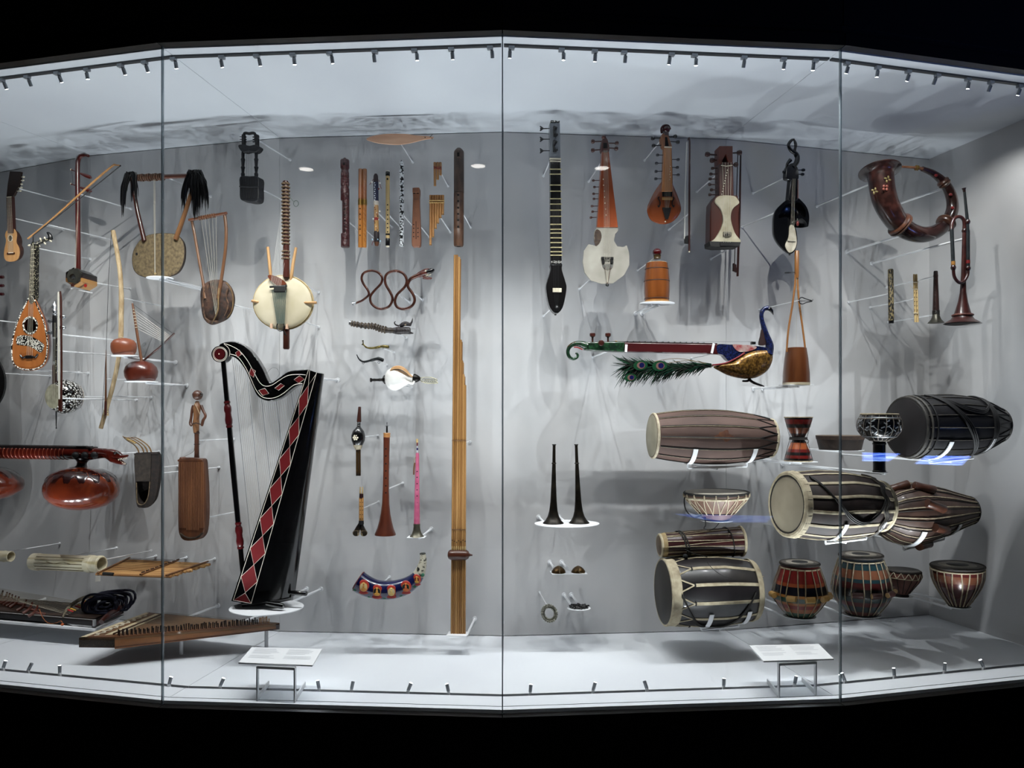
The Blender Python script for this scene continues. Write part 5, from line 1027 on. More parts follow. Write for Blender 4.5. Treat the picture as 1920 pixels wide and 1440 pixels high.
t.lathe('bell', mix('6a675a','8e8a7a', 30, rough=0.35, metal=0.8), (781.6, 982), (781.6, 1006.5), [(0,6.2),(0.05,6.6),(0.2,6.2),(0.5,7.2),(0.75,9.4),(0.92,12.6),(1,14)], 24); t.lathe('staple', bands([(0,'c8ccd0'),(0.3,'3a2a6a'),(0.5,'b8bcc0'),(0.7,'7a2a3a')], 'z'), (782.4, 830), (782.6, 850), [(0,1.2),(1,1.9)], 10)
t.lathe('reed', BAMBOO, (782, 823), (782.2, 833), [(0,2),(0.6,2),(1,1)], 8, sq=0.5); holes(t, 782, [884,895,907,918.5,930,942.5,953.5], 1.1, 4.6)
t.tube('spare_reed', plain('7a4a2a',0.6), [(777.5,868,3),(776,880,4),(776,890,3)], 1.4, 6); t.tube('reed_cord', plain('a8823a',0.7), sm([(780,856,3),(776,864,4),(778,872,4)], 4), 0.4, 5)
t.disc_shelf(781.5, 1007.5, 16.5, 13, 1.1, (0.3,), 'small square white shelf under the bright pink shawm', True)

# painted horn
t = T('painted_horn', 'curved blue horn painted with a row of haloed seated figures', 'horn', 730, 1095, 0.42)
cr_ = [(672.5,1090,20),(687,1099,19.6),(706,1105,18),(727,1106.5,17.5),(749,1103,16.7),(769,1094,14.5),(785,1078,11),(793,1053.5,6.9),(792.5,1038,4.8)]
ps = sm(cr_, 5); t.tube('body', mix('141a4c','1c2460', 10, rough=0.2, coat=0.8), [p[:2] for p in ps[:32]], [p[2] for p in ps[:32]], 20); t.tube('neck', mix('cfc9b6','2a2a24', 55, rough=0.4, lo=0.52, hi=0.6), [p[:2] for p in ps[30:]], [p[2] + 0.25 for p in ps[30:]], 18)
t.ring('tip_ring', plain('2c3028',0.4), (792.6,1041), (792.4,1036), 0.6, 4.6, 1.3, 18); t.ring('rim', plain('7a2622',0.5), (672.5,1090), (676,1092), 0, 19.4, 1, 26); t.lathe('bore', HOLE_SHADE, (672.2,1089.8), (671,1089), [(0,18),(1,17.6)], 24)
def med(x, y, rx, ry, w, rot, back, fig):
    m_ = t.ball('halo', plain('c23a26',0.4,0,0.4), x, y, rx, ry, 3, w, n=20); t.ball('halo_ring', plain('d8a84a',0.4), x, y + 0.6, rx*0.86, ry*0.86, 3.2, w + 0.3, parent=m_, n=18); t.ball('halo_field', plain(back,0.5), x, y + 1, rx*0.78, ry*0.78, 3.4, w + 0.5, parent=m_, n=18)
    t.ball('figure_body', plain(fig,0.5), x, y + ry*0.42, rx*0.55, ry*0.36, 3, w + 1.4, parent=m_); t.ball('figure_chest', plain(fig,0.5), x, y + ry*0.05, rx*0.26, ry*0.34, 3, w + 1.8, parent=m_); t.ball('figure_head', plain(fig,0.5), x, y - ry*0.36, rx*0.2, ry*0.18, 2.6, w + 2, parent=m_)
    t.ball('lotus_seat', plain('b8362e',0.5), x, y + ry*0.95, rx*0.9, ry*0.3, 2.6, w - 0.6, parent=m_)
for a in ((682,1099,10.5,12.5,17.6,0,'e0c890','d89a3a'), (707,1108,10.5,12,15.6,0,'1c1818','e0a83a'), (734,1108,10.2,11.5,15,0,'d8c8a0','e8c878'), (761,1100,10.5,11.5,13.4,0,'1d2a1e','d8762a'), (781.5,1086,8,10,9.6,0,'8a2a1e','d8a83a')): med(*a)
for x, y, w in ((692.5,1117,11), (721,1120,10.6), (751,1115.5,9.6), (777,1099,9), (666,1105,14), (792,1078,7)): t.ball('painted_leaf', plain('1f7a5a',0.5), x, y, 4, 3.6, 3, w)
t.rod(700, 1108, -16, 0.004); t.rod(760, 1098, -14, 0.004)
# ---------------------------------------------------------------- bowed and plucked instruments on the right
t = T('fretted_long_lute', 'tall black lute with pale tied frets and flat-topped pegbox', 'lute', 1042, 410, 0.36)
LB = wood('0c0a0c','171215', 30, 0.3, 0.5)
t.plate('body', LB, sm([(1033,494),(1033,505),(1026.5,526),(1024.2,541),(1029.5,571),(1037,584),(1043.5,587),(1050,584),(1057,571),(1062.4,541),(1060,527),(1053.4,505),(1053,494)], 4, True), -18, 0, bev=3)
t.plate('neck', LB, [(1031.5,297),(1051,297),(1053.4,497),(1032.6,497)], -14, 1, bev=1.5)
t.plate('pegbox', mix('6e7278','90959c', 20, (1,1,0.3), rough=0.25, coat=0.6), [(1030.5,230),(1050,230),(1051,298),(1031.2,298)], -15, 2, bev=1.5); t.box('crown', DOTS, 1040.3, 229.5, 17, 3, 12, -5)
for y in (240.8, 261, 282.6): t.peg(EBONY, 1034, y, 1012.6, y + (0.5 if y < 250 else 0), -5, 1, 2.4, 6, name='side_peg'); t.tube('peg_fork', EBONY, [(1018,y,-5),(1012.5,y-4.2,-5)], [1.6,1.2], 6); t.tube('peg_fork', EBONY, [(1018,y,-5),(1012.5,y+4.4,-5)], [1.6,1.2], 6)
for p in ([(1041,238),(1039,246),(1043,256)], [(1041.5,264),(1038.5,275),(1042.5,285)]): t.tube('front_peg', EBONY, sm([(x, y, 4) for x, y in p], 4), [2.2,2.6,3,2.6,2,2.4,2.8,2.6,1.8], 8); t.box('peg_fork', EBONY, p[0][0], p[0][1] + 1, 8, 3, 3, 4, 25); t.box('peg_fork', EBONY, p[2][0] - 1, p[2][1] - 3, 9, 3, 3, 4, -20)
t.box('nut', IVORY, 1041.2, 298, 21.5, 3, 3, 1); t.box('nut', IVORY, 1041.4, 302.5, 20.5, 2, 3, 1)
for i, y in enumerate([317,326.4,346.8,358.4,372.5,382.5,394,405.5,420.7,430,437,446,455,464,472,478.6]): t.tube('fret', plain('c4b98e',0.5), [(1031.3 + i*0.08, y + 0.5, -12), (1031.4 + i*0.08, y, 2), (1052 + i*0.12, y, 2), (1052.1 + i*0.12, y + 0.5, -12)], 1.1, 6)
t.box('shell_band', mix('b8b8b4','55544e', 130, rough=0.3, kind='voronoi', lo=0.35, hi=0.5), 1043, 491.5, 20, 5, 2, 1.2); t.box('bridge', IVORY, 1044.6, 544, 16.5, 7.5, 3, 1.2)
t.lathe('tailpiece', plain('2a2a2c',0.3,0.5), (1044,572,0), (1044,584,1), [(0,2),(0.3,4.6),(0.8,5.4),(1,4)], 14); t.ball('end_button', BLACK, 1041.4, 590, 2.2, 1.8)
for i in range(4): t.line('string', WIRE, [(1036.5 + i*3, 300, 3), (1038.5 + i*3, 543, 3.4), (1042 + i*1.2, 576, 2)], 0.22)
t.rod(1034, 296, -12); t.rod(1034, 578, -10)

t = T('waisted_fiddle', 'fiddle with orange triangular neck and grey hide body cut into hooks', 'fiddle', 1137, 420, 0.38)
OW = wood('9a4a1c','b8602a', 26, 0.3, 0.5)
bo = [(1119.8,425),(1114.2,435),(1114,448),(1117,461),(1103.5,457.8),(1095,470),(1092.7,491.6),(1096,511),(1107.6,525.5),(1128,532),(1149.6,531),(1170,516),(1180,497),(1180,475.4),(1175,459.7),(1168.5,463),(1157.7,462),(1151,451),(1153.6,439),(1159.4,432),(1159,425)]
t.bowl('back', wood('7a4420','94582c'), bo, 20, -2, pw=0.5); t.plate('skin', mix('98958a','aeaba0', 9, rough=0.6, c3='a39f95'), bo, -3, 0); t.plate('hollow', mix('5a4634','44342a',60,rough=0.7,bump=0.4), sm([(1119,430),(1126,434),(1128,445),(1124,456),(1117,461),(1114.5,448),(1115,436)], 3, True), 0, 0.5)
t.plate('neck', OW, [(1129.5,278),(1141,278),(1159,426),(1119.8,426)], -12, 2, bev=1.2)
t.plate('pegbox', wood('4a1d14','632a1c'), sm([(1128,284),(1128,268),(1131,258),(1134,256.5),(1138,259),(1141.5,268),(1142,284)], 3, True), -12, 2.5, bev=1); t.plate('peg_slot', HOLE_SHADE, [(1131,268),(1138,268),(1139,278),(1131,278)], 2.5, 2.8); t.ball('scroll', wood('4a1d14','632a1c'), 1132, 257.5, 4.4, 4, 5)
PK = wood('4a2a20','5f382a')
t.pegs(PK, [(1135,265,1108,265.5),(1135,280,1108,282),(1136,268.5,1160,268.3),(1136,277,1159,279)], w=-4, r=1.3, hr=4.2, hl=7)
for x, y in zip((1110,1112,1110.5,1111,1107.5,1108.5,1105.5), (338.6,350.8,363.5,373,386.6,397,408)): t.peg(PK, 1130 - (y-338)*0.08, y - 0.5, x, y, -4, 0.8, 2.4, 5)
for i in range(7): t.ball('string_post', IVORY, 1131 + i*0.9, 336 + i*11.2, 1, w=2.4)
t.box('bridge', EBONY, 1138.7, 484, 23, 4, 3, 2.5); t.box('bridge_leg', EBONY, 1131, 489, 5, 9, 3, 1.6); t.box('bridge_leg', EBONY, 1147, 489, 5, 9, 3, 1.6); t.plate('tail_pad', mix('4a4a48','6a6a66',40,rough=0.7), sm([(1130,497),(1139,495),(1149,497),(1146,503),(1139,505),(1133,503)], 3, True), 0, 1.4); t.ball('end_button', BLACK, 1138.5, 534.5, 3.2, 3.2)
for i in range(5): t.line('string', STRING, [(1132 + i*1.7, 282, 3), (1133.5 + i*2.6, 484, 5), (1138 + i*0.3, 531, 2)], 0.28)
t.line('tail_gut', plain('6a4a3a',0.6), [(1134,500,2),(1138.5,532,2)], 0.5); t.line('tail_gut', plain('6a4a3a',0.6), [(1145,500,2),(1139,532,2)], 0.5)
t.rod(1126, 304, -9); t.rod(1108, 522, -8)

t = T('teardrop_fiddle', 'orange-brown teardrop fiddle with carved head and many side pegs', 'fiddle', 1247, 340, 0.38)
o = sm([(1243,338),(1230,354.6),(1217.5,378),(1213,394),(1219.6,411.4),(1233,419),(1247,420.6),(1262,415),(1273.7,402),(1277,389),(1271,368),(1262,346.7),(1258,336),(1250,333)], 4, True)
t.bowl('back', wood('6d3418','83431f', 20, 0.3, 0.5), o, 22, -2); t.bowl('top', wood('8f4a22','a85c2e', 20, 0.25, 0.6), o, 6, -2.3, front=True)
t.plate('fingerboard', wood('b87a44','cc9058', 26, 0.35, 0.4), [(1246,277),(1259,277),(1261,359),(1241.5,359)], 0, 6.5, bev=0.8); t.plate('neck', wood('8f5a2c','a46c38'), [(1245,276),(1260,276),(1262,345),(1242,345)], -11, 0, bev=1.5)
HDW = wood('3c1216','541c1c', 26, 0.3, 0.5); t.plate('pegbox', wood('8a5630','a06a3e'), sm([(1245,277),(1240,262),(1241,252),(1246,249.5),(1252,252),(1257,264),(1259.5,277)], 3, True), -10, 5, bev=1); t.plate('peg_slot', HOLE_SHADE, [(1247,257),(1251,257),(1254,274),(1247,274)], 5, 5.3)
h = t.ball('head', HDW, 1249, 242.5, 7.6, 7.6, 8, 0); t.tube('hair_roll', HDW, sm([(1241,250,2),(1240,241,3),(1245,235.5,4),(1253,236,4),(1256.5,243,3)], 4), 2.2, 8, parent=h); t.lathe('head_neck', HDW, (1248.5,247), (1248,255), [(0,5),(0.5,6),(1,6.6)], 14, parent=h)
t.pegs(EBONY, [(1246,258.5,1220.5,259.6),(1246,272,1222,273.4),(1252,256.5,1269.5,255.5),(1253,265,1274.5,266.5)], w=-2, r=1.1, hr=3.6, hl=7)
t.pegs(plain('4a4c50',0.4), [(1247,290.7,1230,290.7),(1246,306,1228,306.2),(1245,321,1227,321.5),(1244,335,1226.6,335.4),(1257,299,1274.5,299.2),(1258,313.7,1273,314),(1259,327.7,1274.6,328)], w=-3, r=0.9, hr=2.8, hl=6)
t.box('nut', IVORY, 1252.6, 276, 14, 2, 2, 6)
for d, x in ((1, 1237), (-1, 1261)): t.tube('c_hole', HOLE_SHADE, sm([(x - d*1, 369, 4),(x - d*3, 372, 4),(x + d*0.5, 378, 4.6),(x + d*0.5, 384, 4.6),(x - d*2, 388, 4),(x - d*3, 385, 3.8)], 4), 1.0, 6)
t.box('bridge', wood('a87a3c','c0924e'), 1251, 372.6, 19, 4, 3, 6); t.plate('tailpiece', EBONY, [(1242,389),(1259,389),(1253,411),(1248,411)], 5, 7.5); t.ball('end_button', IVORY, 1247.5, 415.5, 1.3, w=5); t.plate('sound_slot', HOLE_SHADE, [(1241.5,359),(1261,359),(1260,368),(1242,368)], 3.4, 4.2)
for i in range(4): t.line('string', STRING, [(1249 + i*2.2, 277, 7.5), (1247 + i*3, 371, 9), (1247.5 + i*1.9, 390, 8)], 0.25)
for i in range(6): t.ball('string_post', IVORY, 1257 - (i % 2)*1.4, 312 + i*5, 0.8, w=6.6)
t.rod(1240, 262, -8)
b = T('white_haired_bow', 'long dark bow with broad white hair beside the teardrop fiddle', 'bow', 1290, 365, 0.38)
b.tube('stick', wood('3a1714','522420'), sm([(1290,263),(1291,260),(1293,268),(1292.4,360),(1292.4,471)], 4), [1]*4+[1.5]*4+[1.8]*4+[1.9]*5, 8); b.tube('hair', plain('dcdad2',0.6), [(1288,266),(1285,360),(1283.4,448)], 1.2, 6, 0, flat=(1,0.5)); b.plate('frog', EBONY, [(1285,443),(1290.5,441),(1291,457),(1284,456),(1283.5,450)], -2, 2, bev=0.6); b.lathe('screw_button', IVORY, (1292.4,469), (1292.4,473), [(0,1.8),(1,1.4)], 8); b.rod(1292, 400, -1, 0.0035)

t = T('box_fiddle', 'heavy block-shaped fiddle with pinched hide front and red-brown head', 'fiddle', 1360, 370, 0.38)
SR = wood('4a1f16','64301f', 24, 0.35, 0.4)
t.plate('head_block', wood('6b3220','7d4028', 24, 0.35, 0.3), [(1349,273.5),(1374,273.5),(1374,306),(1366,306),(1361,289),(1355,300),(1354,306),(1348.5,306)], -26, 2, bev=0.8); t.plate('head_arch', SR, [(1353,306),(1355,299),(1361,288),(1366,299),(1371,306)], -26, -15)
t.plate('fingerboard', SR, [(1348.5,304),(1374.5,304),(1376,369),(1348.5,369)], -24, 0, bev=0.8)
t.plate('body', SR, [(1343,366),(1383,366),(1388,381),(1386,400),(1387,455),(1331,455),(1332,400),(1333,381)], -30, -2, bev=2)
sk = sm([(1349,367),(1341,378),(1351.6,391.6),(1356,410),(1351.6,428.6),(1341,447),(1334,453.5),(1361,455.5),(1389,454),(1378,436.5),(1370.5,410),(1374,391.6),(1386,381),(1383,373),(1375,367)], 4, True); t.plate('skin', mix('b2a98e','cdc6b0', 14, rough=0.65, c3='c0b89e'), sk, -3, 1.5, bev=1)
t.plate('base', plain('17130f',0.5), [(1330,452),(1389.5,453.5),(1386,462),(1344,463.5),(1331,461)], -28, 2, bev=1); t.plate('tail_bar', EBONY, [(1350,455),(1376,455),(1375,461),(1351,461)], 2, 3.4)
t.pegs(wood('3c1f18','512c22'), [(1349,291,1322,289),(1349,301,1331,300.5),(1374,287,1391,286),(1374,309,1384,308.4)], w=-12, r=1.7, hr=5, hl=9)
for x, y in zip((1333,1330,1328.5,1327.5,1331,1328), (315.6,326.4,335.6,346,356,365)): t.peg(wood('3c2620','4c3026'), 1349, y, x, y, -10, 1.1, 3, 6)
t.tube('nut', IVORY, [(1352,310,1),(1362,311.5,2),(1373,310,1)], 0.8, 6)
for i in range(10): t.ball('string_post', IVORY, 1353.5 + i*1.15, 364 - i*5, 1.1, w=0.8)
t.box('bridge', mix('8a8270','5a5244',60,rough=0.6), 1363.5, 439, 17, 9, 4, 3, bev=2); t.plate('bridge_hole', HOLE_SHADE, ell(1363.5, 440, 4, 2.4, 12), 5, 5.4)
for i in range(4): t.line('string', STRING, [(1354.5 + i*5.4, 304, 2), (1359 + i*3.2, 436, 7), (1357 + i*4, 455, 4)], 0.3)
t.rod(1374, 462, -10); t.rod(1340, 330, -26)
b = T('dark_haired_bow', 'long brown bow with dark hair hanging behind the box fiddle', 'bow', 1384, 400, 0.22)
b.tube('stick', wood('33150f','4a221a'), [(1388.8,287),(1387,390),(1383,518)], [1.6,2,2.2], 8); b.tube('hair', plain('2a2624',0.7), [(1383.5,290),(1380,400),(1377,504)], 1, 6, 0, flat=(1,0.5)); b.tube('tip', wood('33150f','4a221a'), [(1388.8,288),(1386,287),(1383,290)], 1.4, 8); b.plate('frog', wood('2c120e','3c1c16'), [(1375.5,493),(1381,496),(1382,511),(1375,508)], -2, 2, bev=0.6); b.rod(1386, 370, -1, 0.0035)

t = T('crescent_fiddle', 'glossy black fiddle with bird-crested head and crescent-cut belly', 'fiddle', 1487, 370, 0.38)
GB = plain('0e0f12', 0.25, 0, 0.6)
o = sm([(1483,370),(1466,382),(1454,397),(1451.4,420),(1453,443),(1464,462),(1481,476),(1492,467),(1495,448),(1492,428),(1484,420),(1488,413),(1500.7,408.4),(1511,415.4),(1515,425),(1517.4,406.7),(1513,389),(1502,375.5),(1495.5,371)], 4, True)
cav = sm([(1478,383),(1470,388),(1461,402),(1461,409),(1474,406),(1483,412),(1499,403),(1509,408),(1511,395),(1502,381),(1492,380)], 4, True); t.bowl('back', GB, o, 24, -2, pw=0.55, hollow=True); t.holed('face', GB, o, cav, -3, 0)
t.plate('skin', mix('a9a08c','c8c1b0', 20, rough=0.65), sm([(1481,423),(1489,424),(1493,440),(1494,456),(1490,468),(1481,474),(1474,466),(1473,458),(1479,444)], 4, True), 0, 1.6, bev=0.6)
t.plate('neck', GB, [(1483,334),(1496.5,334),(1496,376),(1479,376)], -10, 3, bev=1.5); t.tube('red_edge', plain('6a1a1c',0.4), [(1496.4,337,2),(1496.4,372,2)], 0.9, 6)
h = t.plate('pegbox', GB, sm([(1476,336),(1474,325),(1476,314),(1482,307),(1490,306),(1496,314),(1498,326),(1496,337)], 4, True), -8, 3, bev=1.2)
t.tube('bird_crest', GB, sm([(1486,314,0),(1494,303,0),(1494,290,0),(1483,282,0),(1478.5,272,0),(1483,264,0),(1489.5,260.5,0)], 4), [5.4,5.2,5,5,5,4.8,4.6,4.4,4.2,4,3.8,3.6,3.4,3.3,3.2,3.1,3,3,3,2.9,2.8,2.6,2.2,1.6,1], 10, parent=h); t.tube('crest_wing', GB, sm([(1489,262,0),(1492,272,0),(1490,284,0),(1493,294,0)], 4), [1.4,2,2.6,3,3,2.8,2.6,2.8,3,3.2,3.4,3.4,3.2], 10, parent=h); t.tube('crest_tail', GB, sm([(1482,300,0),(1476,308,0),(1473.5,320,0)], 4), [4,3.8,3.4,3,2.6,2.2,1.8,1.4,0.8], 10, parent=h)
t.pegs(GB, [(1484,322,1467.5,322.5),(1490,319,1509,318.8),(1490,326.5,1507.5,327)], w=-2, r=1.2, hr=3.2, hl=6); t.ball('red_bead', plain('7d2420',0.4), 1495.5, 419, 2.6, 5, 2.6, -2); t.tube('bead_cord', STRING, [(1495,405,-1),(1495.3,415,-2)], 0.4, 4)
t.box('bridge', STRING, 1484, 451, 16, 2, 2, 3)
for i in range(3): t.line('string', STRING, [(1486.5 + i*2.2, 335, 4), (1482 + i*3, 451, 5), (1482.5 + i*0.6, 473, 2)], 0.25)
t.rod(1478, 330, -6); t.rod(1456, 398, -8); t.ball('end_button', BLACK, 1480.5, 477, 2)

t = T('barrel_drum', 'small varnished amber barrel drum with incised rings on a white disc', 'drum', 1231.5, 530, 0.36)
t.lathe('shell', wood('7a4416','965a22', 16, 0.25, 0.6), (1231.5, 493), (1231.5, 567), [(0,19),(0.01,20.2),(0.15,21.6),(0.45,23.6),(0.75,23.6),(1,22.4)], 32)
for y, r_ in ((505,21.8),(527.6,23.6),(560.6,22.9)): t.ring('incised_ring', plain('4a2810',0.5), (1231.5, y), (1231.5, y + 4), 0, r_, 0.7, 32)
t.lathe('base_hoop', wood('a87a3c','bf9250'), (1231.5, 564), (1231.5, 568.6), [(0,22.8),(1,22.6)], 32); t.lathe('head', HIDE, (1231.5, 492.6), (1231.5, 493.4), [(0,18.6),(1,19.2)], 28)
e = t.disc_shelf(1232, 569.4, 33, 27, 1.4, (-0.3, 0.1), 'thin white disc under the amber barrel drum'); 
t = T('red_ball_rattle', 'small red lacquered ball with gilt dark foot above the amber barrel drum', 'rattle', 1232, 475, 0.36)
t.ball('ball', plain('5c0f12',0.15,0,1), 1232, 473.4, 8.6, 7.8, 8.6); t.lathe('foot', mix('2a2218','6a5428',60,rough=0.4), (1232.2, 479), (1232.4, 485), [(0,7.4),(0.3,6.4),(0.7,6.2),(1,7)], 18); t.rod(1226, 484, -3, 0.003)

t = T('split_neck_drum', 'one-string drum with amber cylinder and forked bamboo neck', 'plucked drum', 1494, 620, 0.36)
t.lathe('shell', wood('5e3214','7a4a20', 14, 0.3, 0.5), (1493, 652), (1493, 719), [(0,17),(0.01,18.4),(0.3,21.4),(0.7,24),(1,24.6)], 30); t.lathe('skin', HIDE, (1493, 717.5), (1493, 722), [(0,24.8),(1,24.4)], 30)
NB = wood('8a5a26','a87638', 20, 0.4, 0.3); t.lathe('neck', NB, (1493.9, 470), (1493.8, 522), [(0,3.4),(0.02,4.1),(0.95,4),(1,3)], 14); t.tube('arm', NB, sm([(1491.4,514,0),(1490.4,535,0),(1485.5,573,0),(1478,620,0),(1475,660,3)], 4), 1.9, 8, flat=(1,0.8)); t.tube('arm', NB, sm([(1495.4,514,0),(1496,540,0),(1499,573,0),(1505.5,620,0),(1510.5,660,3)], 4), 1.9, 8, flat=(1,0.8))
t.peg(EBONY, 1498, 510.5, 1471, 511.5, 0, 0.8, 1.6, 12); t.line('string', STRING, [(1493.6,515,2),(1493,652,0)], 0.25)
t.disc_shelf(1493, 722.6, 26, 18, 1.2, (-0.6, 0.2), 'white bracket shelf under the forked-neck amber drum', True)
t = T('jaw_harp', 'tiny black iron jaw harp on a long thin rod by the forked bamboo neck', 'jaw harp', 1510, 564, 0.40)
t.tube('frame', plain('2a2c2e',0.4,0.7), sm([(1522,563.6),(1510,560.2),(1504,557.6),(1499.6,559.5),(1498.8,564),(1500,568.6),(1505,570),(1511,567.6),(1522.6,565)], 4), 0.9, 8); t.tube('tongue', plain('2a2c2e',0.4,0.7), [(1496,564.4),(1522,564.2)], 0.6, 6); t.tube('trigger', plain('2a2c2e',0.4,0.7), [(1522,564.2),(1524,563.4),(1524,561)], 0.5, 6); t.rod(1499, 563.6, 0, 0.0025)

# peacock lute
t = T('peacock_lute', 'bowed lute shaped as a peacock, gilt body, blue neck and real tail feathers', 'lute', 1270, 655, 0.42)
t.plate('neck', wood('4a1016','5f161c', 20, 0.35, 0.4, 'x'), [(1150,641.5),(1330,644.5),(1348,645),(1348,664.5),(1330,663.5),(1150,659.5)], -9, 5, bev=2); t.plate('fingerboard', mix('1a0f10','3a1a1a', 50, rough=0.4), [(1150,640),(1345,643.5),(1345,646),(1150,643)], -8, 4)
GR = mix('12281c','2c5a38', 90, rough=0.35, coat=0.4, c3='143a22'); t.plate('pegbox', GR, [(1096,641.5),(1158,640.5),(1172,641),(1172,660),(1150,659.6),(1096,656.5)], -9, 5.5, bev=2)
t.tube('scroll', GR, sm([(1100,649),(1088,645),(1077,645),(1068,650.5),(1064.6,660),(1067.5,669),(1075,673),(1082,670),(1083,664.5),(1079,661.8)], 5), [7.4,7.2,7,6.8,6.4,6,5.6,5.2,4.9,4.6,4.4,4.2,4,3.9,3.8,3.7,3.6,3.6,3.5,3.5,3.4,3.4,3.3,3.2,3.2,3.1,3,3,2.9,2.8,2.8,2.7,2.6,2.6,2.5,2.5,2.4,2.4,2.4,2.3,2.3,2.2,2.2,2.1,2,1.8], 10); t.tube('scroll_edge', BRASS, sm([(1096,643,3),(1084,641.5,3),(1073,643,3),(1064,650,3)], 4), 0.7, 5); t.tube('throat_line', plain('9a2a2c',0.5), sm([(1076,651,4),(1083,651.5,4),(1092,655.5,4)], 4), 1.1, 6)
for x in (1111, 1140): t.lathe('peg', ROSE, (x, 646, -2), (x, 624.6, -2), [(0,1.6),(0.6,1.8),(0.66,3),(0.72,5.4),(0.94,5.6),(1,4.4)], 12)
t.lathe('peg', ROSE, (1127.2, 643, 4), (1127.2, 643, 13), [(0,2),(0.4,2.2),(0.5,5.4),(0.9,5.6),(1,4)], 14); t.ball('bead', plain('a8823a',0.4), 1155.5, 640.4, 2.6, 1.8); 
for i in range(14): t.box('fret', STEEL, 1176 + i*11, 640.4 + i*0.22, 1, 2, 10, -2)
o = sm([(1338,687),(1365,679.5),(1388,666),(1412,656.5),(1436,655),(1446.5,661),(1447.5,676),(1438.5,695),(1419,707.6),(1397.5,710.5),(1370,705.5),(1349,696)], 4, True)
GO = mix('5a3e16','b0863a', 90, rough=0.32, metal=0.55, coat=0.3, c3='866428'); t.bowl('body', GO, o, 16, -2, front=True, pw=0.7); t.bowl('far_flank', mix('141b3a','1e2a54',60,rough=0.3), o, 18, -2)
BL = mix('101838','2a3a7a', 110, rough=0.3, coat=0.5, lo=0.45, hi=0.7); t.plate('breast', BL, sm([(1345,646),(1365,645.5),(1400,647),(1430,650),(1443,655),(1436,660),(1412,659),(1392,667),(1378,675),(1366,676),(1356,666),(1346,662)], 4, True), -10, 6, bev=2); t.tube('belly_edge', plain('8a2430',0.4), sm([(1336,684.5,6),(1360,681,7),(1380,672,8),(1396,662,7)], 4), 1.7, 8); t.plate('sound_skin', mix('a83a40','c0b0a8', 30, rough=0.5), sm([(1374,646),(1392,646.5),(1412,648),(1419,652),(1408,657.5),(1392,660),(1382,657)], 4, True), 6, 7)
hd = t.tube('bird_neck', BL, sm([(1440,664,0),(1443,648,0),(1437,630,0),(1430.5,608.7,0),(1427.5,590,0),(1432.7,579.5,0),(1441,577.6,0)], 4), [9.5,9,8.6,8.2,7.8,7.4,7,6.6,6.2,5.8,5.4,5,4.6,4.4,4.2,4.1,4,4,4,4,4.1,4.3,4.6,4.8,4.6], 12); t.tube('beak', BLACK, [(1442,578.5,0),(1447,583,0),(1450,590.5,0)], [4.6,3.2,0.5], 10, parent=hd); t.ball('eye', IVORY, 1442, 578, 1, w=4.4, parent=hd); t.plate('neck_hollow', plain('3a1612',0.6), sm([(1424,646),(1427,630),(1430,616),(1434,634),(1436,646)], 3, True), -3, 3, parent=hd)
t.tube('foot', BLACK, sm([(1406,710,0),(1402,714,0),(1392,714.5,0)], 4), [3,3,2.8,2.6,2.4,2.2,2,1.8,1.4], 8); t.tube('foot', BLACK, sm([(1404,711,0),(1414,718,0),(1433,724.5,0)], 4), [3,3,2.8,2.6,2.6,2.4,2.2,1.6,0.8], 8); t.box('bridge', EBONY, 1412, 643.5, 7, 5, 8, 0)
for i in range(4): t.line('string', WIRE, [(1128 + i*7, 640.5, -5 + i*2.4), (1412, 640.6, -5 + i*2.4)], 0.25)
for x in (1174, 1336.5): t.box('mount_clip', WHITE, x, 653, 4.4, 14 if x < 1200 else 19, 1, 6.4, 12 if x > 1200 else 4)
FE = [plain('14331f',0.5,0.2), plain('1d5236',0.45,0.3), plain('26281a',0.6), plain('124a38',0.45,0.3)]
groups = {0: [], 1: [], 2: [], 3: []}
for i in range(640):                                                     # barbs sweep back from the body along a drooping quill
    u = rnd.random()**0.85; x = 1335 - u*150; yq = 684 + 4*math.sin(u*3) - 2*u; up_ = rnd.random() < 0.38
    ln = rnd.uniform(18, 42); env = (6 + 12*u) if up_ else (20 + 26*u); dy = env*rnd.uniform(0.1, 1.0)*(-1 if up_ else 1); yq2 = yq + rnd.uniform(-3, 5)
    x1 = max(x - ln, 1128 + rnd.uniform(0, 22)); y1 = min(yq2 + dy, 729); w0 = rnd.uniform(-4, 6)
    pts = sm([(x, yq2, w0), (x + (x1-x)*0.5, yq2 + (y1-yq2)*0.28, w0 + 3), (x1, y1, w0 + rnd.uniform(-2, 3))], 3)
    groups[i % 4].append(g_tube(t.Q(pts), [0.95*t.m]*3 + [0.8*t.m]*2 + [0.5*t.m, 0.15*t.m], 4))
for k_, g in groups.items(): fo = mk('tail_plumage', join(*g), FE[k_], t.e); fo['kind'] = 'stuff'
for i, (x, y, r_) in enumerate(((1201,685,9),(1237,686,9.5),(1182,708,7.5))):
    f = t.plate('feather_eye', plain('1d5a3a',0.4,0.3), ell(x, y, r_*1.5, r_, 20, rot=-8), 10, 10.6); t.plate('eye_ring', plain('8a6a62',0.4,0.2), ell(x + 1, y, r_*0.85, r_*0.72, 18), 10.6, 11, parent=f); t.plate('eye_spot', plain('141a5a',0.35,0.2), ell(x + 2.5, y - 0.5, r_*0.55, r_*0.52, 16), 11, 11.4, parent=f)
for p in ([(1337,685,3),(1290,676,4),(1237,684,4)], [(1337,686,3),(1270,672,4),(1201,684,4)], [(1337,687,3),(1260,690,4),(1182,706,4)]): t.tube('quill', plain('8a7a58',0.5), sm(p, 5), 0.6, 5)
t.rod(1138, 662, -8); t.rod(1340, 662, -8)

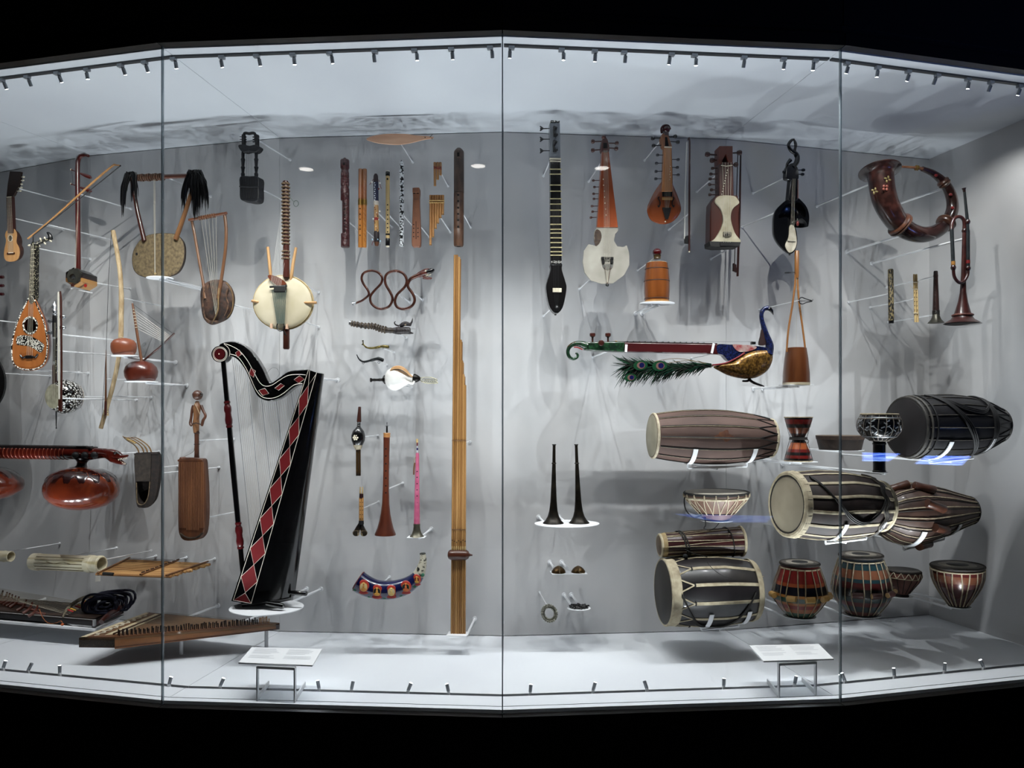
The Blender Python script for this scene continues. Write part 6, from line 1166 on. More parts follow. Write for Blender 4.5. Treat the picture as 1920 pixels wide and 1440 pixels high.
# curved horn and folded trumpet on the last facet
t = T('great_horn', 'big dark lacquered horn curled into an open ring with flared rim', 'horn', 1710, 380, 0.55)
LH = mix('2a1714','4a2c26', 30, rough=0.25, coat=0.7, c3='3a211c'); hp = [(1651,327,23),(1654,352.5,22.5),(1660,377.5,22),(1672.5,402.5,20.5),(1687.5,422,18.5),(1710,436,16.5),(1735,440,14.5),(1760,431.5,13),(1777.5,413,12),(1786,390,11),(1782.5,365,10),(1770,342.5,8.2),(1750,325.5,6.4),(1729,316.5,4.6)]
ps = sm(hp, 4); t.tube('tube', LH, [p[:2] for p in ps], [p[2] for p in ps], 20); t.tube('mouthpiece', mix('8a5a3a','a8784e',40,rough=0.4,metal=0.3), [(1731,317),(1720,314.6),(1692,312.6)], [3.4,2.4,2.2], 10)
B = t.q(1651.5, 333, 0); d = V((0.06, 0.27, 0.96)).normalized(); A = B + d*15*t.m; mk('rim', g_lathe(B, A, [(0,22*t.m),(0.35,23.5*t.m),(0.6,27*t.m),(0.75,33*t.m),(0.85,37*t.m),(0.95,37.6*t.m),(1,36.6*t.m),(0.97,33*t.m)], 36), LH, t.e); mk('bore', g_lathe(A - d*0.004, A - d*0.001, [(0,31*t.m),(1,31*t.m)], 30), plain('1c0c0a',0.6), t.e)
def collar(t, i, s_, n='collar', mat=None): a, b = ps[i-1], ps[i+1]; t.lathe(n, mat or mix('4a2c22','6a4630',40,rough=0.3,coat=0.6), a[:2], b[:2], [(0,ps[i][2]),(0.15,ps[i][2]+s_*0.8),(0.35,ps[i][2]+s_),(0.5,ps[i][2]+s_*0.5),(0.65,ps[i][2]+s_),(0.85,ps[i][2]+s_*0.8),(1,ps[i][2])], 24)
collar(t, 16, 6); collar(t, 31, 6); collar(t, 44, 3.5); t.lathe('mouth_ring', BRASS, (1722,315.2), (1716,314.4), [(0,3),(0.2,5),(0.5,4),(0.8,5),(1,3)], 14)
for x, y, r_ in ((1664,336,0),(1640,358,90),(1660,352,30)):
    for k_ in range(4): a = R(90*k_ + r_ + 20); t.ball('painted_petal', plain(['9a8a52','8a4a3a','7d7244'][int(x) % 3],0.4), x + 4*math.cos(a), y + 4*math.sin(a), 1.3 + 1.8*abs(math.cos(a)), 1.3 + 1.8*abs(math.sin(a)), 1.5, 22)
for i in (36, 40, 47): p = ps[i]; t.ball('painted_red', plain('8a2422',0.4), p[0], p[1], 4, 3, 2, p[2] - 1)
t.rod(1702, 438, -12, 0.006); t.rod(1778, 350, -5, 0.006); t.rod(1640, 342, -14, 0.005)
t = T('folded_trumpet', 'folded dark painted trumpet with S-bent tubes and wide bell', 'trumpet', 1806, 480, 0.72)
PT = mix('20262a','343a3c', 30, rough=0.35, coat=0.4); RT = mix('3a1a18','552a24', 30, rough=0.3, coat=0.5)
t.tube('mouth_tube', PT, [(1808,356,4),(1814,415,4),(1814.5,440,4)], [2.2,3,3], 10); t.lathe('mouthpiece', LH, (1808.2,360,4), (1807.4,352.6,4), [(0,2.4),(0.6,2.8),(0.9,3.9),(1,4)], 14); t.tube('down_tube', PT, [(1814.5,432,4),(1815,503,4)], 3.6, 10); t.tube('lower_bend', RT, sm([(1815,500,4),(1814,516,4),(1806,528.5,4),(1797,529,4),(1789,518,4),(1787.5,500,4)], 4), 3, 10)
t.tube('up_tube', PT, [(1787.5,502,4),(1784.4,430,2)], 3.4, 10); t.tube('upper_bend', RT, sm([(1784.4,432,2),(1785,418,0),(1791,408.5,0),(1800,406.5,0),(1807,413,0),(1808.5,426,0)], 4), [3.2]*21, 10)
for x, y, w_ in ((1815,503,4),(1787.5,502,4),(1814.3,416,4),(1808.4,433,0)): t.lathe('ferrule', LH, (x, y - 4, w_), (x, y + 4, w_), [(0,3.6),(0.3,4.6),(0.5,5),(0.7,4.6),(1,3.6)], 14)
t.lathe('red_band', plain('8a1c1c',0.4), (1815,488,4), (1815,494,4), [(0,3.9),(1,3.9)], 14); t.lathe('gold_band', plain('a87a34',0.4), (1787.3,490,4), (1787.3,497,4), [(0,3.7),(1,3.7)], 14)
t.lathe('bell', RT, (1808.4, 424), (1804.6, 607), [(0,3.4),(0.5,4.2),(0.68,5.6),(0.78,8.6),(0.88,13.6),(0.93,17),(0.955,20),(0.975,26),(1,32.5)], 30); t.lathe('bore', plain('1a0d0c',0.7), (1804.6,606.6), (1804.6,607.4), [(0,30),(1,30)], 28); t.ring('bell_ring', mix('6a3a34','8a5a4a',60,rough=0.5), (1805,591), (1805,596), 0, 17, 2, 26)
t.rod(1806, 448, -3, 0.006)
t = T('patterned_black_flute', 'black flute patterned with small pale slanting marks', 'flute', 1670, 555, 0.38)
t.lathe('tube', mix('1a1714','8a7c58', 130, (1,1,0.45), rough=0.5, kind='voronoi', lo=0.5, hi=0.56), (1670,505), (1671,601), [(0,4.2),(0.02,4.9),(1,4.9)], 14); t.lathe('end_cap', BLACK, (1671,600), (1671.1,606.5), [(0,4.9),(0.9,4.8),(1,4.2)], 14); t.lathe('bore', HOLE_SHADE, (1670,504.6), (1670,505.2), [(0,3.4),(1,3.4)], 12); t.rod(1671, 550, -3)
t = T('bamboo_double_pipe', 'pale bamboo double pipe tied with white string', 'pipe', 1717, 558, 0.38)
for d in (-2.1, 2.1): t.lathe('pipe', BAMBOO, (1716 + d, 514), (1718.6 + d, 604), [(0,1.5),(0.03,2),(1,2.1)], 10); holes(t, 1717 + d, [549,557,565,573,581,590], 0.7, 2, x2=1718.2 + d)
for y in (529, 542, 587): t.tube('tie', plain('d8cdb4',0.8), [(1712.5,y,1),(1717,y,2.6),(1722,y,1)], 0.8, 6)
t.tube('string_tail', plain('d8cdb4',0.8), [(1713,542,2),(1708,537,3),(1706,535,3)], 0.4, 4); t.rod(1716, 561, -1.5)
t = T('small_dark_shawm', 'short dark shawm with ringed waist and grey metal bell', 'shawm', 1755, 556, 0.40)
t.lathe('body', wood('2c1712','422420'), (1754.4,508), (1755,585), [(0,3),(0.02,3.8),(0.1,4),(0.12,4.6),(0.15,4),(0.6,5),(1,6)], 18); t.lathe('rings', plain('3a3632',0.4,0.5), (1755,582), (1755,590), [(0,6),(0.1,7),(0.3,6),(0.5,7),(0.7,6),(0.9,7),(1,6)], 18); t.lathe('bell', mix('55534a','76736a',30,rough=0.4,metal=0.7), (1755,589), (1755,605.5), [(0,6),(0.3,7),(0.6,9),(0.85,12.4),(1,14.5)], 24); holes(t, 1753.4, [522,533,544,555,566,575], 0.9, 5); t.rod(1752, 519, -2.5); t.rod(1753, 590, -5)
# ---------------------------------------------------------------- drums
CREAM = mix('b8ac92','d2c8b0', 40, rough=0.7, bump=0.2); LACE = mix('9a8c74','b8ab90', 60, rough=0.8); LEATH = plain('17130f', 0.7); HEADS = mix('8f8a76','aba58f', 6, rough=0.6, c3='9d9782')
def cradle(t, a, b, prof, ts, what, w=2.2):
    c = t.W(t.surf(a, b, prof, 0.5, 90, 0)); e = empty('drum_cradle', c, t.yaw)
    tag(e, 'white bracket with two curved hooks carrying the ' + what, 'bracket')
    off = t.inv @ (c - t.O); sgn = 1 if t.surf(a, b, prof, 0.5, 90).z < t.surf(a, b, prof, 0.5, -90).z else -1
    A, B = t.Q([a, b]); dt_ = 4.2*t.m/(B - A).length
    for tt in ts:
        vs, fs = [], []; fr_ = list(range(26, 154, 8))
        for f in fr_:
            for lift in (1.7, 3.3):
                vs += [t.surf(a, b, prof, tt - dt_, sgn*f, lift) - off, t.surf(a, b, prof, tt + dt_, sgn*f, lift) - off]
        for i in range(len(fr_) - 1):
            q = i*4; fs += [(q, q+1, q+5, q+4), (q+2, q+6, q+7, q+3), (q, q+4, q+6, q+2), (q+1, q+3, q+7, q+5)]
        e_ = (len(fr_) - 1)*4; fs += [(0, 2, 3, 1), (e_, e_+1, e_+3, e_+2)]
        mk('hook', (vs, fs), WHITE, e)
    steps = [ts[0] + (ts[1]-ts[0])*i/12 for i in range(13)]                      # the bar runs level with the lowest point between the hooks
    low = [t.surf(a, b, prof, x, sgn*90, 5.4) - off for x in steps]; q0 = t.surf(a, b, prof, ts[0], sgn*90, 3.0) - off; q1 = t.surf(a, b, prof, ts[1], sgn*90, 3.0) - off
    drop = max(0.0, max((low[0] + (low[-1]-low[0])*i/12 - low[i]).z for i in range(13))) + 1.0*t.m
    p0, p1 = low[0] - V((0, 0, drop)), low[-1] - V((0, 0, drop))
    for q_, p_ in ((q0, p0), (q1, p1)): mk('riser', g_tube([q_, p_], 1.8*t.m, 6), WHITE, e)
    mk('cross_bar', g_tube([p0, p1], 2.0*t.m, 6), WHITE, e); mid = (p0 + p1)/2; n = facing(t.k); d = (t.W(mid + off) - V((BK[t.k-1].x, BK[t.k-1].y, 0))).dot(n)
    ang = R(YAW[t.k]) - t.yaw; back = V((-math.sin(ang), math.cos(ang), 0))
    mk('arm', g_tube([mid, mid + V((0,0,-3*t.m)), mid + V((0,0,-3*t.m)) + back*(d + 0.003)], 2.0*t.m, 8), ROD, e)
def barrel(name, label, cat, px, py, off, a, b, prof, shell, head, hoop, hr, rim=2.2, yaw=None, pane=None, hd_in=0.9):
    t = T(name, label, cat, px, py, off, yaw=yaw, pane=pane)
    t.lathe('shell', shell, a, b, prof, 40)
    for tt, r_ in ((0, prof[0][1]), (1, prof[-1][1])):
        t.ring('hoop', hoop, a, b, tt + (0.012 if tt == 0 else -0.012), r_ + 0.6, rim, 36)
    A, B = t.Q([a, b]); u = (B - A).normalized()
    t.llathe('drum_head', head, A - u*1.0*t.m, A + u*0.4*t.m, [(0, hr - 1.2), (0.6, hr), (1, hr)], 36); t.llathe('drum_head', head, B - u*0.4*t.m, B + u*1.0*t.m, [(0, prof[-1][1]), (0.4, prof[-1][1]), (1, prof[-1][1] - 1)], 32)
    return t
# long barrel drum
a, b = (1222,817), (1448,821); pr = [(0,40),(0.1,44),(0.25,48.5),(0.45,51),(0.6,50),(0.8,44.5),(0.93,38),(1,34)]
t = barrel('long_barrel_drum', 'long mauve-brown barrel drum with worn patch and thin dark cords', 'drum', 1335, 819, 0.42, a, b, pr, mix('5c463e','785e54', 10, (0.3,1,1), rough=0.72, coat=0.0), HEADS, CREAM, 39, 2.6)
for i in range(14):
    f = i*360/14; f2 = 360/28
    t.strap('tension_cord', LEATH, a, b, pr, [(0.03, f), (0.5, f), (0.82, f)], 1.0, 0.8); t.strap('tension_cord', LEATH, a, b, pr, [(0.82, f), (0.985, f + f2)], 0.8, 0.8); t.strap('tension_cord', LEATH, a, b, pr, [(0.82, f), (0.985, f - f2)], 0.8, 0.8)
    t.strap('lace_strip', LACE, a, b, pr, [(0.03, f + 1.6), (0.5, f + 1.6), (0.82, f + 1.4)], 0.5, 0.9)
pp = [t.surf(a, b, pr, 0.52 + 0.085*math.cos(q)*(0.8 + 0.3*math.sin(3*q)), -4 + 13*math.sin(q)*(0.8 + 0.25*math.cos(5*q)), 0.3) for q in [2*math.pi*i/26 for i in range(26)]]
mk('worn_patch', g_plate(pp, [p + V((0, 1.2*t.m, 0)) for p in pp]), mix('8a5c3c','6a4434', 40, rough=0.6), t.e); cradle(t, a, b, pr, (0.3, 0.79), 'long mauve barrel drum')
# hourglass drum
t = T('hourglass_drum', 'small hourglass drum lacquered in red, black and orange bands', 'drum', 1497, 823, 0.36)
a, b = (1497,782.5), (1497,864); pr = [(0,25),(0.05,25),(0.22,21),(0.36,15),(0.45,11.6),(0.53,11.6),(0.64,15.5),(0.8,21),(0.96,25),(1,25)]
t.lathe('shell', bands([(0,'141012'),(0.06,'7a1c16'),(0.13,'161114'),(0.2,'7d1d16'),(0.27,'b0602a'),(0.42,'161114'),(0.56,'3a1410'),(0.63,'8a4a22'),(0.76,'1a1214'),(0.84,'7a1e18'),(0.95,'141012')], 'z', 0.3, 0.5), a, b, pr, 30)
for tt in (0.0, 1.0): t.ring('hoop', LACE, a, b, tt, 25, 1.2, 30); t.lathe('drum_head', HIDE, (1497, 782 if tt == 0 else 863.6), (1497, 782.8 if tt == 0 else 864.4), [(0,24.4),(1,24.4)], 28)
for i in range(8): t.strap('lace', plain('3a3028',0.7), a, b, [(0,25.6),(0.5,15),(1,25.6)], [(0.0, i*45 + 10), (0.5, i*45 + 22), (1.0, i*45 + 34)], 0.4, 0.2)
t.ring('waist_cord', plain('3a3430',0.8), a, b, 0.5, 15.6, 1.3, 26); t.ring('waist_cord', plain('2a2622',0.8), a, b, 0.47, 15.2, 1.2, 26); t.tube('cord_loop', plain('3a3430',0.8), sm([(1510,822,6),(1516,826,7),(1514,831,7),(1509,827,7)], 4), 0.6, 5)
t.disc_shelf(1497, 865.4, 26, 22, 1.2, (-0.7, 0.2), 'thin white shelf under the red and black hourglass drum', True)
# shallow bowl drum
t = T('shallow_bowl_drum', 'shallow brown wooden frame drum shaped like a pan', 'drum', 1575, 830, 0.36)
t.lathe('shell', mix('2c211b','42332a', 30, (1,1,0.4), rough=0.6, bump=0.2), (1575,817), (1575,843.5), [(0,42),(0.02,43),(0.25,42.2),(0.26,41.6),(1,37)], 36); t.lathe('skin_edge', mix('5a4638','48382e',40,rough=0.7), (1575,816.4), (1575,823.5), [(0,42.6),(0.1,43.4),(1,42.4)], 36); t.lathe('drum_head', mix('6a5a48','7c6a56',12,rough=0.6), (1575,816.2), (1575,817), [(0,41.6),(1,42.6)], 32)
t.disc_shelf(1576, 844.4, 44, 36, 1.2, (0.0,), 'thin white disc under the shallow pan-shaped drum')
# goblet drum
t = T('goblet_drum', 'silver-on-black goblet drum with leaf scrolls and narrow stem', 'drum', 1648, 825, 0.88, pane=2)
a, b = (1649,777), (1648.5,829); pr = [(0,32),(0.08,34),(0.25,38),(0.42,39),(0.6,37),(0.78,30),(0.9,20),(1,11)]
SLV = plain('b4b9be',0.3,0.6)
t.lathe('bowl', plain('14161b',0.2,0.2,0.6), a, b, pr, 36)
for i in range(9):
    f = i*40 + 8; t.strap('leaf_scroll', SLV, a, b, pr, [(0.16, f), (0.26, f + 12), (0.38, f + 14), (0.48, f + 2), (0.6, f - 4), (0.72, f + 8)], 0.5, 0.3)
    for j, (tt, df, l_) in enumerate(((0.22, 4, 9), (0.3, 20, -9), (0.4, 4, 9), (0.44, 18, 9), (0.54, -8, -8), (0.62, 8, 9))): t.strap('leaf', SLV, a, b, pr, [(tt, f + df), (tt + 0.05, f + df + l_)], 1.1, 0.2, sub=3, flat=(1,0.5))
for tt in (0.12, 0.8): t.ring('silver_band', SLV, a, b, tt, 35 if tt < 0.5 else 29.4, 0.9, 34)
t.lathe('stem', mix('0e0f12','3a3c40', 60, rough=0.3, metal=0.2, lo=0.6, hi=0.7), (1648.5,828), (1648.5,885.5), [(0,10),(0.04,12),(0.09,12),(0.1,11),(0.93,11),(0.95,12),(1,12)], 22); t.ring('rim', LACE, a, b, 0.0, 32, 2, 34); t.lathe('drum_head', mix('4a3a38','5c4a46',10,rough=0.6), (1649,775.6), (1649,776.8), [(0,31),(1,32)], 30)
for i in range(18): t.strap('lace', plain('8a8076',0.7), a, b, pr, [(0.02, i*20), (0.42, i*20 + 2), (0.95, i*20 + 5)], 0.55, 0.9)
t.ring('lace_ring', plain('9a9086',0.6), a, b, 0.94, 17, 1.1, 26); t.ring('lace_ring', plain('8a8076',0.6), a, b, 0.16, 37, 0.6, 30)
t.disc_shelf(1648.5, 886.4, 16, 16, 1.2, (0.85,), 'small white disc under the silver goblet drum')
# large black drum, last facet
a, b = (1697,801), (1872,797); pr = [(0,54),(0.06,56),(0.3,58.5),(0.5,58),(0.68,54),(0.8,48),(0.9,40),(1,31)]
DK = mix('16151a','26242a', 14, rough=0.5, coat=0.15, bump=0.1); DC = plain('1b1a1e', 0.7)
t = barrel('large_black_drum', 'big blackened double-headed drum slung with thick dark rope', 'drum', 1775, 800, 0.86, a, b, pr, DK, mix('1d191b','2e282a', 8, rough=0.55), mix('3a3836','56524c', 30, rough=0.6), 52, 3)
t.ring('head_ring', mix('4a4844','68645c',30,rough=0.6), a, b, 0.05, 57, 2.2, 40); t.ring('head_ring', DC, a, b, 0.10, 58, 1.8, 40)
for i in range(16): f = i*22.5; t.strap('lace', mix('4a4640','625c52',60,rough=0.8), a, b, pr, [(0.03, f), (0.72, f + 3)], 1.0, 0.7); t.strap('lace', DC, a, b, pr, [(0.74, f), (0.98, f + 11)], 1.2, 0.8); t.strap('lace', DC, a, b, pr, [(0.74, f), (0.98, f - 11)], 1.2, 0.8)
for k_ in range(3): t.strap('rope', DC, a, b, pr, [(0.16 + 0.02*k_, -80 + 4*k_), (0.3 + 0.02*k_, -30), (0.48 + 0.02*k_, 25), (0.62, 75)], 2.0, 2); t.strap('rope', DC, a, b, pr, [(0.16 + 0.02*k_, -80), (0.36, -44 + 4*k_), (0.6, -30 + 3*k_), (0.74, -52)], 1.6, 2); t.strap('rope', DC, a, b, pr, [(0.70 + 0.025*k_, -100 + 200*i/8) for i in range(9)], 1.9, 2)
cradle(t, a, b, pr, (0.25, 0.72), 'big blackened drum')
# bowl tambourine drum
t = T('lashed_bowl_drum', 'shallow clay bowl drum with zigzag cream lashing and dark strap', 'drum', 1343, 945, 0.40)
a, b = (1343,924), (1344,974); pr = [(0,58),(0.08,59),(0.3,53),(0.55,42),(0.8,31),(1,23)]
t.lathe('bowl', mix('7a5e50','907262', 14, rough=0.5, coat=0.1), a, b, pr, 40); t.ring('rim', LEATH, a, b, 0.0, 58.5, 2.6, 40); t.ring('skin_edge', CREAM, a, b, 0.16, 57.4, 2.4, 40); t.lathe('drum_head', mix('9a9488','b0aa9c',8,rough=0.6), (1343,921.6), (1343,924), [(0,56),(1,58)], 36); t.ring('lower_cord', LEATH, a, b, 0.74, 34.5, 0.8, 30); t.lathe('base', plain('2a2018',0.7), (1344,972), (1344,975.5), [(0,24),(1,22)], 26)
for i in range(18): f = i*20; t.strap('lashing', CREAM, a, b, pr, [(0.06, f), (0.78, f + 10)], 0.8, 1.4); t.strap('lashing', CREAM, a, b, pr, [(0.06, f + 20), (0.78, f + 10)], 0.8, 1.4); t.strap('rim_loop', LACE, a, b, pr, [(0.0, f), (0.2, f)], 1.3, 2.2, sub=3)
t.tube('carry_strap', LEATH, sm([(1284,932,10),(1283,941,12),(1286,956,14),(1297,969,16),(1306,970,16),(1316,965,16)], 4), 1.3, 6); t.tube('strap_knot', LEATH, sm([(1322,969,26),(1322.5,977,27),(1323,985,26),(1320,991,26),(1325,993,26)], 4), 1, 6)
t.disc_shelf(1344, 976, 30, 26, 1.2, (-0.4, 0.4), 'thin white disc under the lashed clay bowl drum')
# dark barrel drum with white straps
a, b = (1476,945.5), (1650,949); pr = [(0,56),(0.06,58.5),(0.3,63),(0.55,63),(0.8,57),(0.94,49),(1,44)]
CRS = mix('a89c82','c4b99e', 30, rough=0.75, bump=0.3)
t = barrel('strapped_barrel_drum', 'dark barrel drum with cream head, wide hide straps and black sling', 'drum', 1560, 945, 0.74, a, b, pr, mix('2e2422','463632', 12, rough=0.68, coat=0.0), mix('9a917c','b5ac96', 5, rough=0.65, c3='a69d88'), CRS, 52, 5)
t.ring('head_edge', LEATH, a, b, -0.004, 52.5, 1.4, 40)
for i in range(14): f = i*360/14 + 6; t.strap('hide_strap', CRS, a, b, pr, [(0.02, f), (0.3, f + 1.5), (0.6, f - 1.5), (0.99, f)], 3.2, 0.6, flat=(1, 0.4))
t.lathe('skin_cuff', CRS, (1476,945.5), (1487,945.7), [(0,57),(0.3,61.5),(0.9,62.5),(1,61)], 40)
for i in range(26): f = i*360/26; t.strap('hoop_wrap', LEATH, a, b, pr, [(0.0, f), (0.05, f)], 0.5, 4.2, sub=2)
for k_ in range(3): t.strap('sling', LEATH, a, b, pr, [(0.12, -62 + k_*3), (0.25, -22), (0.42, 8 + k_*3), (0.6, 22 + 2*k_), (0.74, 10), (0.84, -20 + k_*2)], 1.8, 2.4)
for k_ in range(4): t.strap('edge_rope', LEATH if k_ % 2 else plain('5a5248',0.8), a, b, pr, [(0.80 + 0.04*(i % 2) + 0.015*k_, -95 + i*16) for i in range(13)], 1.6, 2.2, sub=3)
cradle(t, a, b, pr, (0.42, 0.86), 'dark barrel drum with hide straps')
# conical drum with tuning blocks
a, b = (1650,966), (1819,957); pr = [(0,34),(0.12,50),(0.27,58),(0.42,55),(0.65,45),(0.85,33),(1,25)]
t = barrel('tapered_drum', 'tapering brown drum laced with pale thongs over turned wooden blocks', 'drum', 1735, 960, 0.42, a, b, pr, mix('4a352c','644a3e', 12, rough=0.5, coat=0.15), mix('3a2e2a','4c3e38',8,rough=0.6), plain('2a2220',0.6), 33, 2.4, pane=2)
for i in range(18): f = i*20; t.strap('thong', LACE, a, b, pr, [(0.0, f), (0.34, f + 2), (0.98, f)], 1.1, 1.6, flat=(1, 0.5)); t.strap('thong', LEATH, a, b, pr, [(0.0, f + 6), (0.34, f + 7), (0.98, f + 5)], 0.7, 0.8)  # second set: thinner, darker strips laid between the pale thongs
TB = wood('4a2a1c','643c28')
for tt, f in ((0.16, -78), (0.36, -58), (0.37, -20), (0.44, 22), (0.42, 72)):
    A = t.surf(a, b, pr, tt - 0.11, f - 5, 5); B = t.surf(a, b, pr, tt + 0.07, f + 7, 5); t.llathe('tuning_block', TB, A, B, [(0,7.4),(0.03,8),(0.4,7.4),(0.97,8),(1,7.2)], 16); t.llathe('block_end', wood('8a6a50','a48464'), B - (B-A)*0.01, B + (B-A)*0.02, [(0,6.6),(1,6.4)], 14)
cradle(t, a, b, pr, (0.25, 0.70), 'tapering laced drum')
# small red drum resting on the big one
a, b = (1236,1022.5), (1391,1014.5); pr = [(0,19),(0.06,22),(0.15,22),(0.5,24),(0.85,26),(1,26)]
t = barrel('red_laced_drum', 'slim dark red cylinder drum tied on top of the big black drum', 'drum', 1312, 1020, 0.42, a, b, pr, wood('3a1214','54201f', 20, 0.4, 0.3, 'x'), mix('5a4a38','75644e',14,rough=0.6), CRS, 18, 2.6)
t.lathe('skin_cuff', mix('8a7650','a89468',30,rough=0.7), (1236,1022.5), (1247,1022), [(0,19.4),(0.5,22.4),(1,23)], 30)
for i in range(14): f = i*360/14; t.strap('lace', LACE, a, b, pr, [(0.07, f), (0.97, f + 10)], 0.9, 0.7, flat=(1,0.6)); 
for i in range(7): t.strap('lace', LACE, a, b, pr, [(0.07, i*51), (0.5, i*51 - 10), (0.97, i*51 - 14)], 0.7, 0.8)
for tt in (0.28, 0.31): t.strap('tie_cord', LEATH, a, b, pr, [(tt + 0.0006*f, f) for f in range(-180, 181, 30)], 1.5, 1.6, sub=2)
t.strap('tie_cord', LEATH, a, b, pr, [(0.84 + 0.0004*f, f) for f in range(-180, 181, 30)], 1.2, 1.6, sub=2); t.ball('cord_knot', plain('1c2426',0.8), 1285, 1043, 5, 4.5, 4, 24); t.tube('cord_tail', LEATH, sm([(1284,1030,26),(1296,1036,27),(1312,1041,27),(1326,1044,26)], 4), 1, 6); t.tube('cord_tail', LEATH, sm([(1330,994,10),(1340,990,10),(1348,981,12)], 4), 0.7, 5)
# big black drum
a, b = (1243,1110), (1412,1106); pr = [(0,60),(0.05,61),(0.15,61.6),(0.35,64.5),(0.6,64.5),(0.85,59),(1,53)]
t = barrel('great_strapped_drum', 'huge blackened barrel drum with split hide straps and dark braided sling', 'drum', 1325, 1108, 0.46, a, b, pr, mix('1c191c','302b2e', 12, (0.3,1,1), rough=0.42, coat=0.25, bump=0.1), mix('2a2620','3c372e',6,rough=0.6), CRS, 58, 2.6)
t.lathe('skin_cuff', CRS, (1245,1110), (1263,1109.6), [(0,61.5),(0.8,62.8),(1,61)], 40); t.lathe('skin_cuff', CRS, (1402,1106.2), (1412.5,1106), [(0,58),(0.2,58.5),(1,54.5)], 40)
for i in range(12):
    f = i*30 + 8; t.strap('hide_strap', CRS, a, b, pr, [(0.24, f), (0.6, f - 1), (0.97, f)], 3.3, 0.3, flat=(1, 0.35)); t.strap('split_strap', CRS, a, b, pr, [(0.10, f - 10), (0.24, f)], 1.4, 0.8, flat=(1,0.6)); t.strap('split_strap', CRS, a, b, pr, [(0.10, f + 10), (0.24, f)], 1.4, 0.8, flat=(1,0.6)); t.strap('strap_ring', LEATH, a, b, pr, [(0.245, f - 3), (0.245, f + 3)], 1.4, 1.6, sub=2)
for k_ in range(3): t.strap('sling', plain('26241f',0.8), a, b, pr, [(0.1, -8 + k_*2), (0.18, 18), (0.32, 50 + k_*3), (0.5, 62), (0.66, 52 + k_*2), (0.8, 20), (0.9, -8)], 1.5, 2)
t.tube('strap_end', CRS, sm([(1400,1096,40),(1412,1098,38),(1422,1092,36),(1432,1079,36)], 4), [2]*5+[1.4]*5+[0.8]*3, 6, flat=(1,0.5)); t.tube('thread', LEATH, sm([(1326,1054,56),(1336,1066,62),(1356,1080,62),(1380,1086,58)], 4), 0.6, 5)
cradle(t, a, b, pr, (0.42, 0.84), 'huge blackened barrel drum')
# upright kettle drums
def kettle(name, label, px, py, off, top, bot, prof, shell, n, blocks, pane=None, spot=True, lace=LACE, wid=1.1):
    t = T(name, label, 'drum', px, py, off, pane=pane); r0 = prof[0][1]
    t.lathe('shell', shell, top, bot, prof, 36); t.ring('head_ring', mix('3a3028','221c18',60,rough=0.7), top, bot, 0.0, r0 + 0.6, 2.6, 34); t.ring('lace_ring', CRS, top, bot, 0.075, r0 + 1.2, 1.5, 34)
    hy = top[1] - 2.2; t.lathe('drum_head', mix('55504a','6a645c',8,rough=0.6), (top[0], hy), (top[0], hy + 2.2), [(0, r0 - 0.8), (1, r0)], 34)
    if spot: t.lathe('head_pad', mix('8a847a','9c968a',10,rough=0.6), (top[0], hy - 0.6), (top[0], hy), [(0, r0*0.72), (1, r0*0.74)], 30); t.lathe('tuning_spot', plain('141416',0.5), (top[0], hy - 1.1), (top[0], hy - 0.4), [(0, r0*0.42), (1, r0*0.44)], 26)
    for i in range(n): f = i*360/n; t.strap('thong', lace, top, bot, prof, [(0.06, f), (0.55, f + (3 if i % 2 else -3)), (0.97, f)], wid, 1.6, flat=(1, 0.55))
    for f in blocks:
        A = t.surf(top, bot, prof, 0.58, f - 9, 4.5); B = t.surf(top, bot, prof, 0.585, f + 9, 4.5); t.llathe('tuning_block', blocks[f], A, B, [(0,5),(0.04,5.6),(0.96,5.6),(1,5)], 14); t.llathe('block_end', plain('b89a6a',0.6), B, B + (B-A)*0.03, [(0,4.6),(1,4.4)], 12)
    t.ring('base_ring', MATBLK, top, bot, 0.98, prof[-1][1] + 1, 2.2, 28); t.disc_shelf(bot[0], bot[1] + 2.2, prof[-1][1] + 8, prof[-1][1] + 6, 1.1, (-0.7, 0.7), 'thin white disc under the ' + t.short)
    return t
SH1 = bands([(0,'2a5a44'),(0.12,'a8622e'),(0.2,'8a2420'),(0.28,'b0702e'),(0.33,'2a5040'),(0.42,'b07a34'),(0.47,'1a1c2c'),(0.62,'a85a2a'),(0.68,'8c221c'),(0.92,'6a1a18')], 'z', 0.3, 0.5)
YB = plain('b8924a',0.5); pr = [(0,34),(0.06,34.5),(0.3,43),(0.55,49),(0.68,46),(0.85,35),(1,22)]
kettle('banded_tuning_drum', 'upright laced drum banded red, navy and green with yellow tuning blocks', 1500, 1105, 0.44, (1499.4,1056), (1499.4,1155), pr, SH1, 18, {-58: YB, -22: YB, 14: YB, 50: YB, 100: YB}, lace=mix('8a7c60','a89a7c',60,rough=0.8))
SH2 = bands([(0,'6a3a30'),(0.1,'2a4448'),(0.2,'6a2424'),(0.28,'2c4a4c'),(0.36,'16161a'),(0.5,'5a2422'),(0.6,'2a4a50'),(0.66,'8a5a40'),(0.8,'2a4a50'),(0.88,'26303a')], 'z', 0.3, 0.5); RB2 = plain('54302c',0.5)
pr = [(0,37),(0.06,38),(0.3,47),(0.58,53),(0.72,49),(0.87,38),(1,26)]
kettle('tall_tuning_drum', 'taller laced drum banded teal, maroon and pink at the glass joint', 1614, 1095, 0.48, (1614,1041), (1616,1151), pr, SH2, 20, {-64: RB2, -20: RB2, 12: RB2, 44: RB2}, pane=2)
pr = [(0,31),(0.2,33),(0.4,30),(0.7,21),(1,12)]
t = T('small_lashed_bowl_drum', 'small terracotta bowl drum with zigzag white lashing', 'drum', 1692, 1090, 0.44, pane=2); a, b = (1692,1070), (1690,1113)
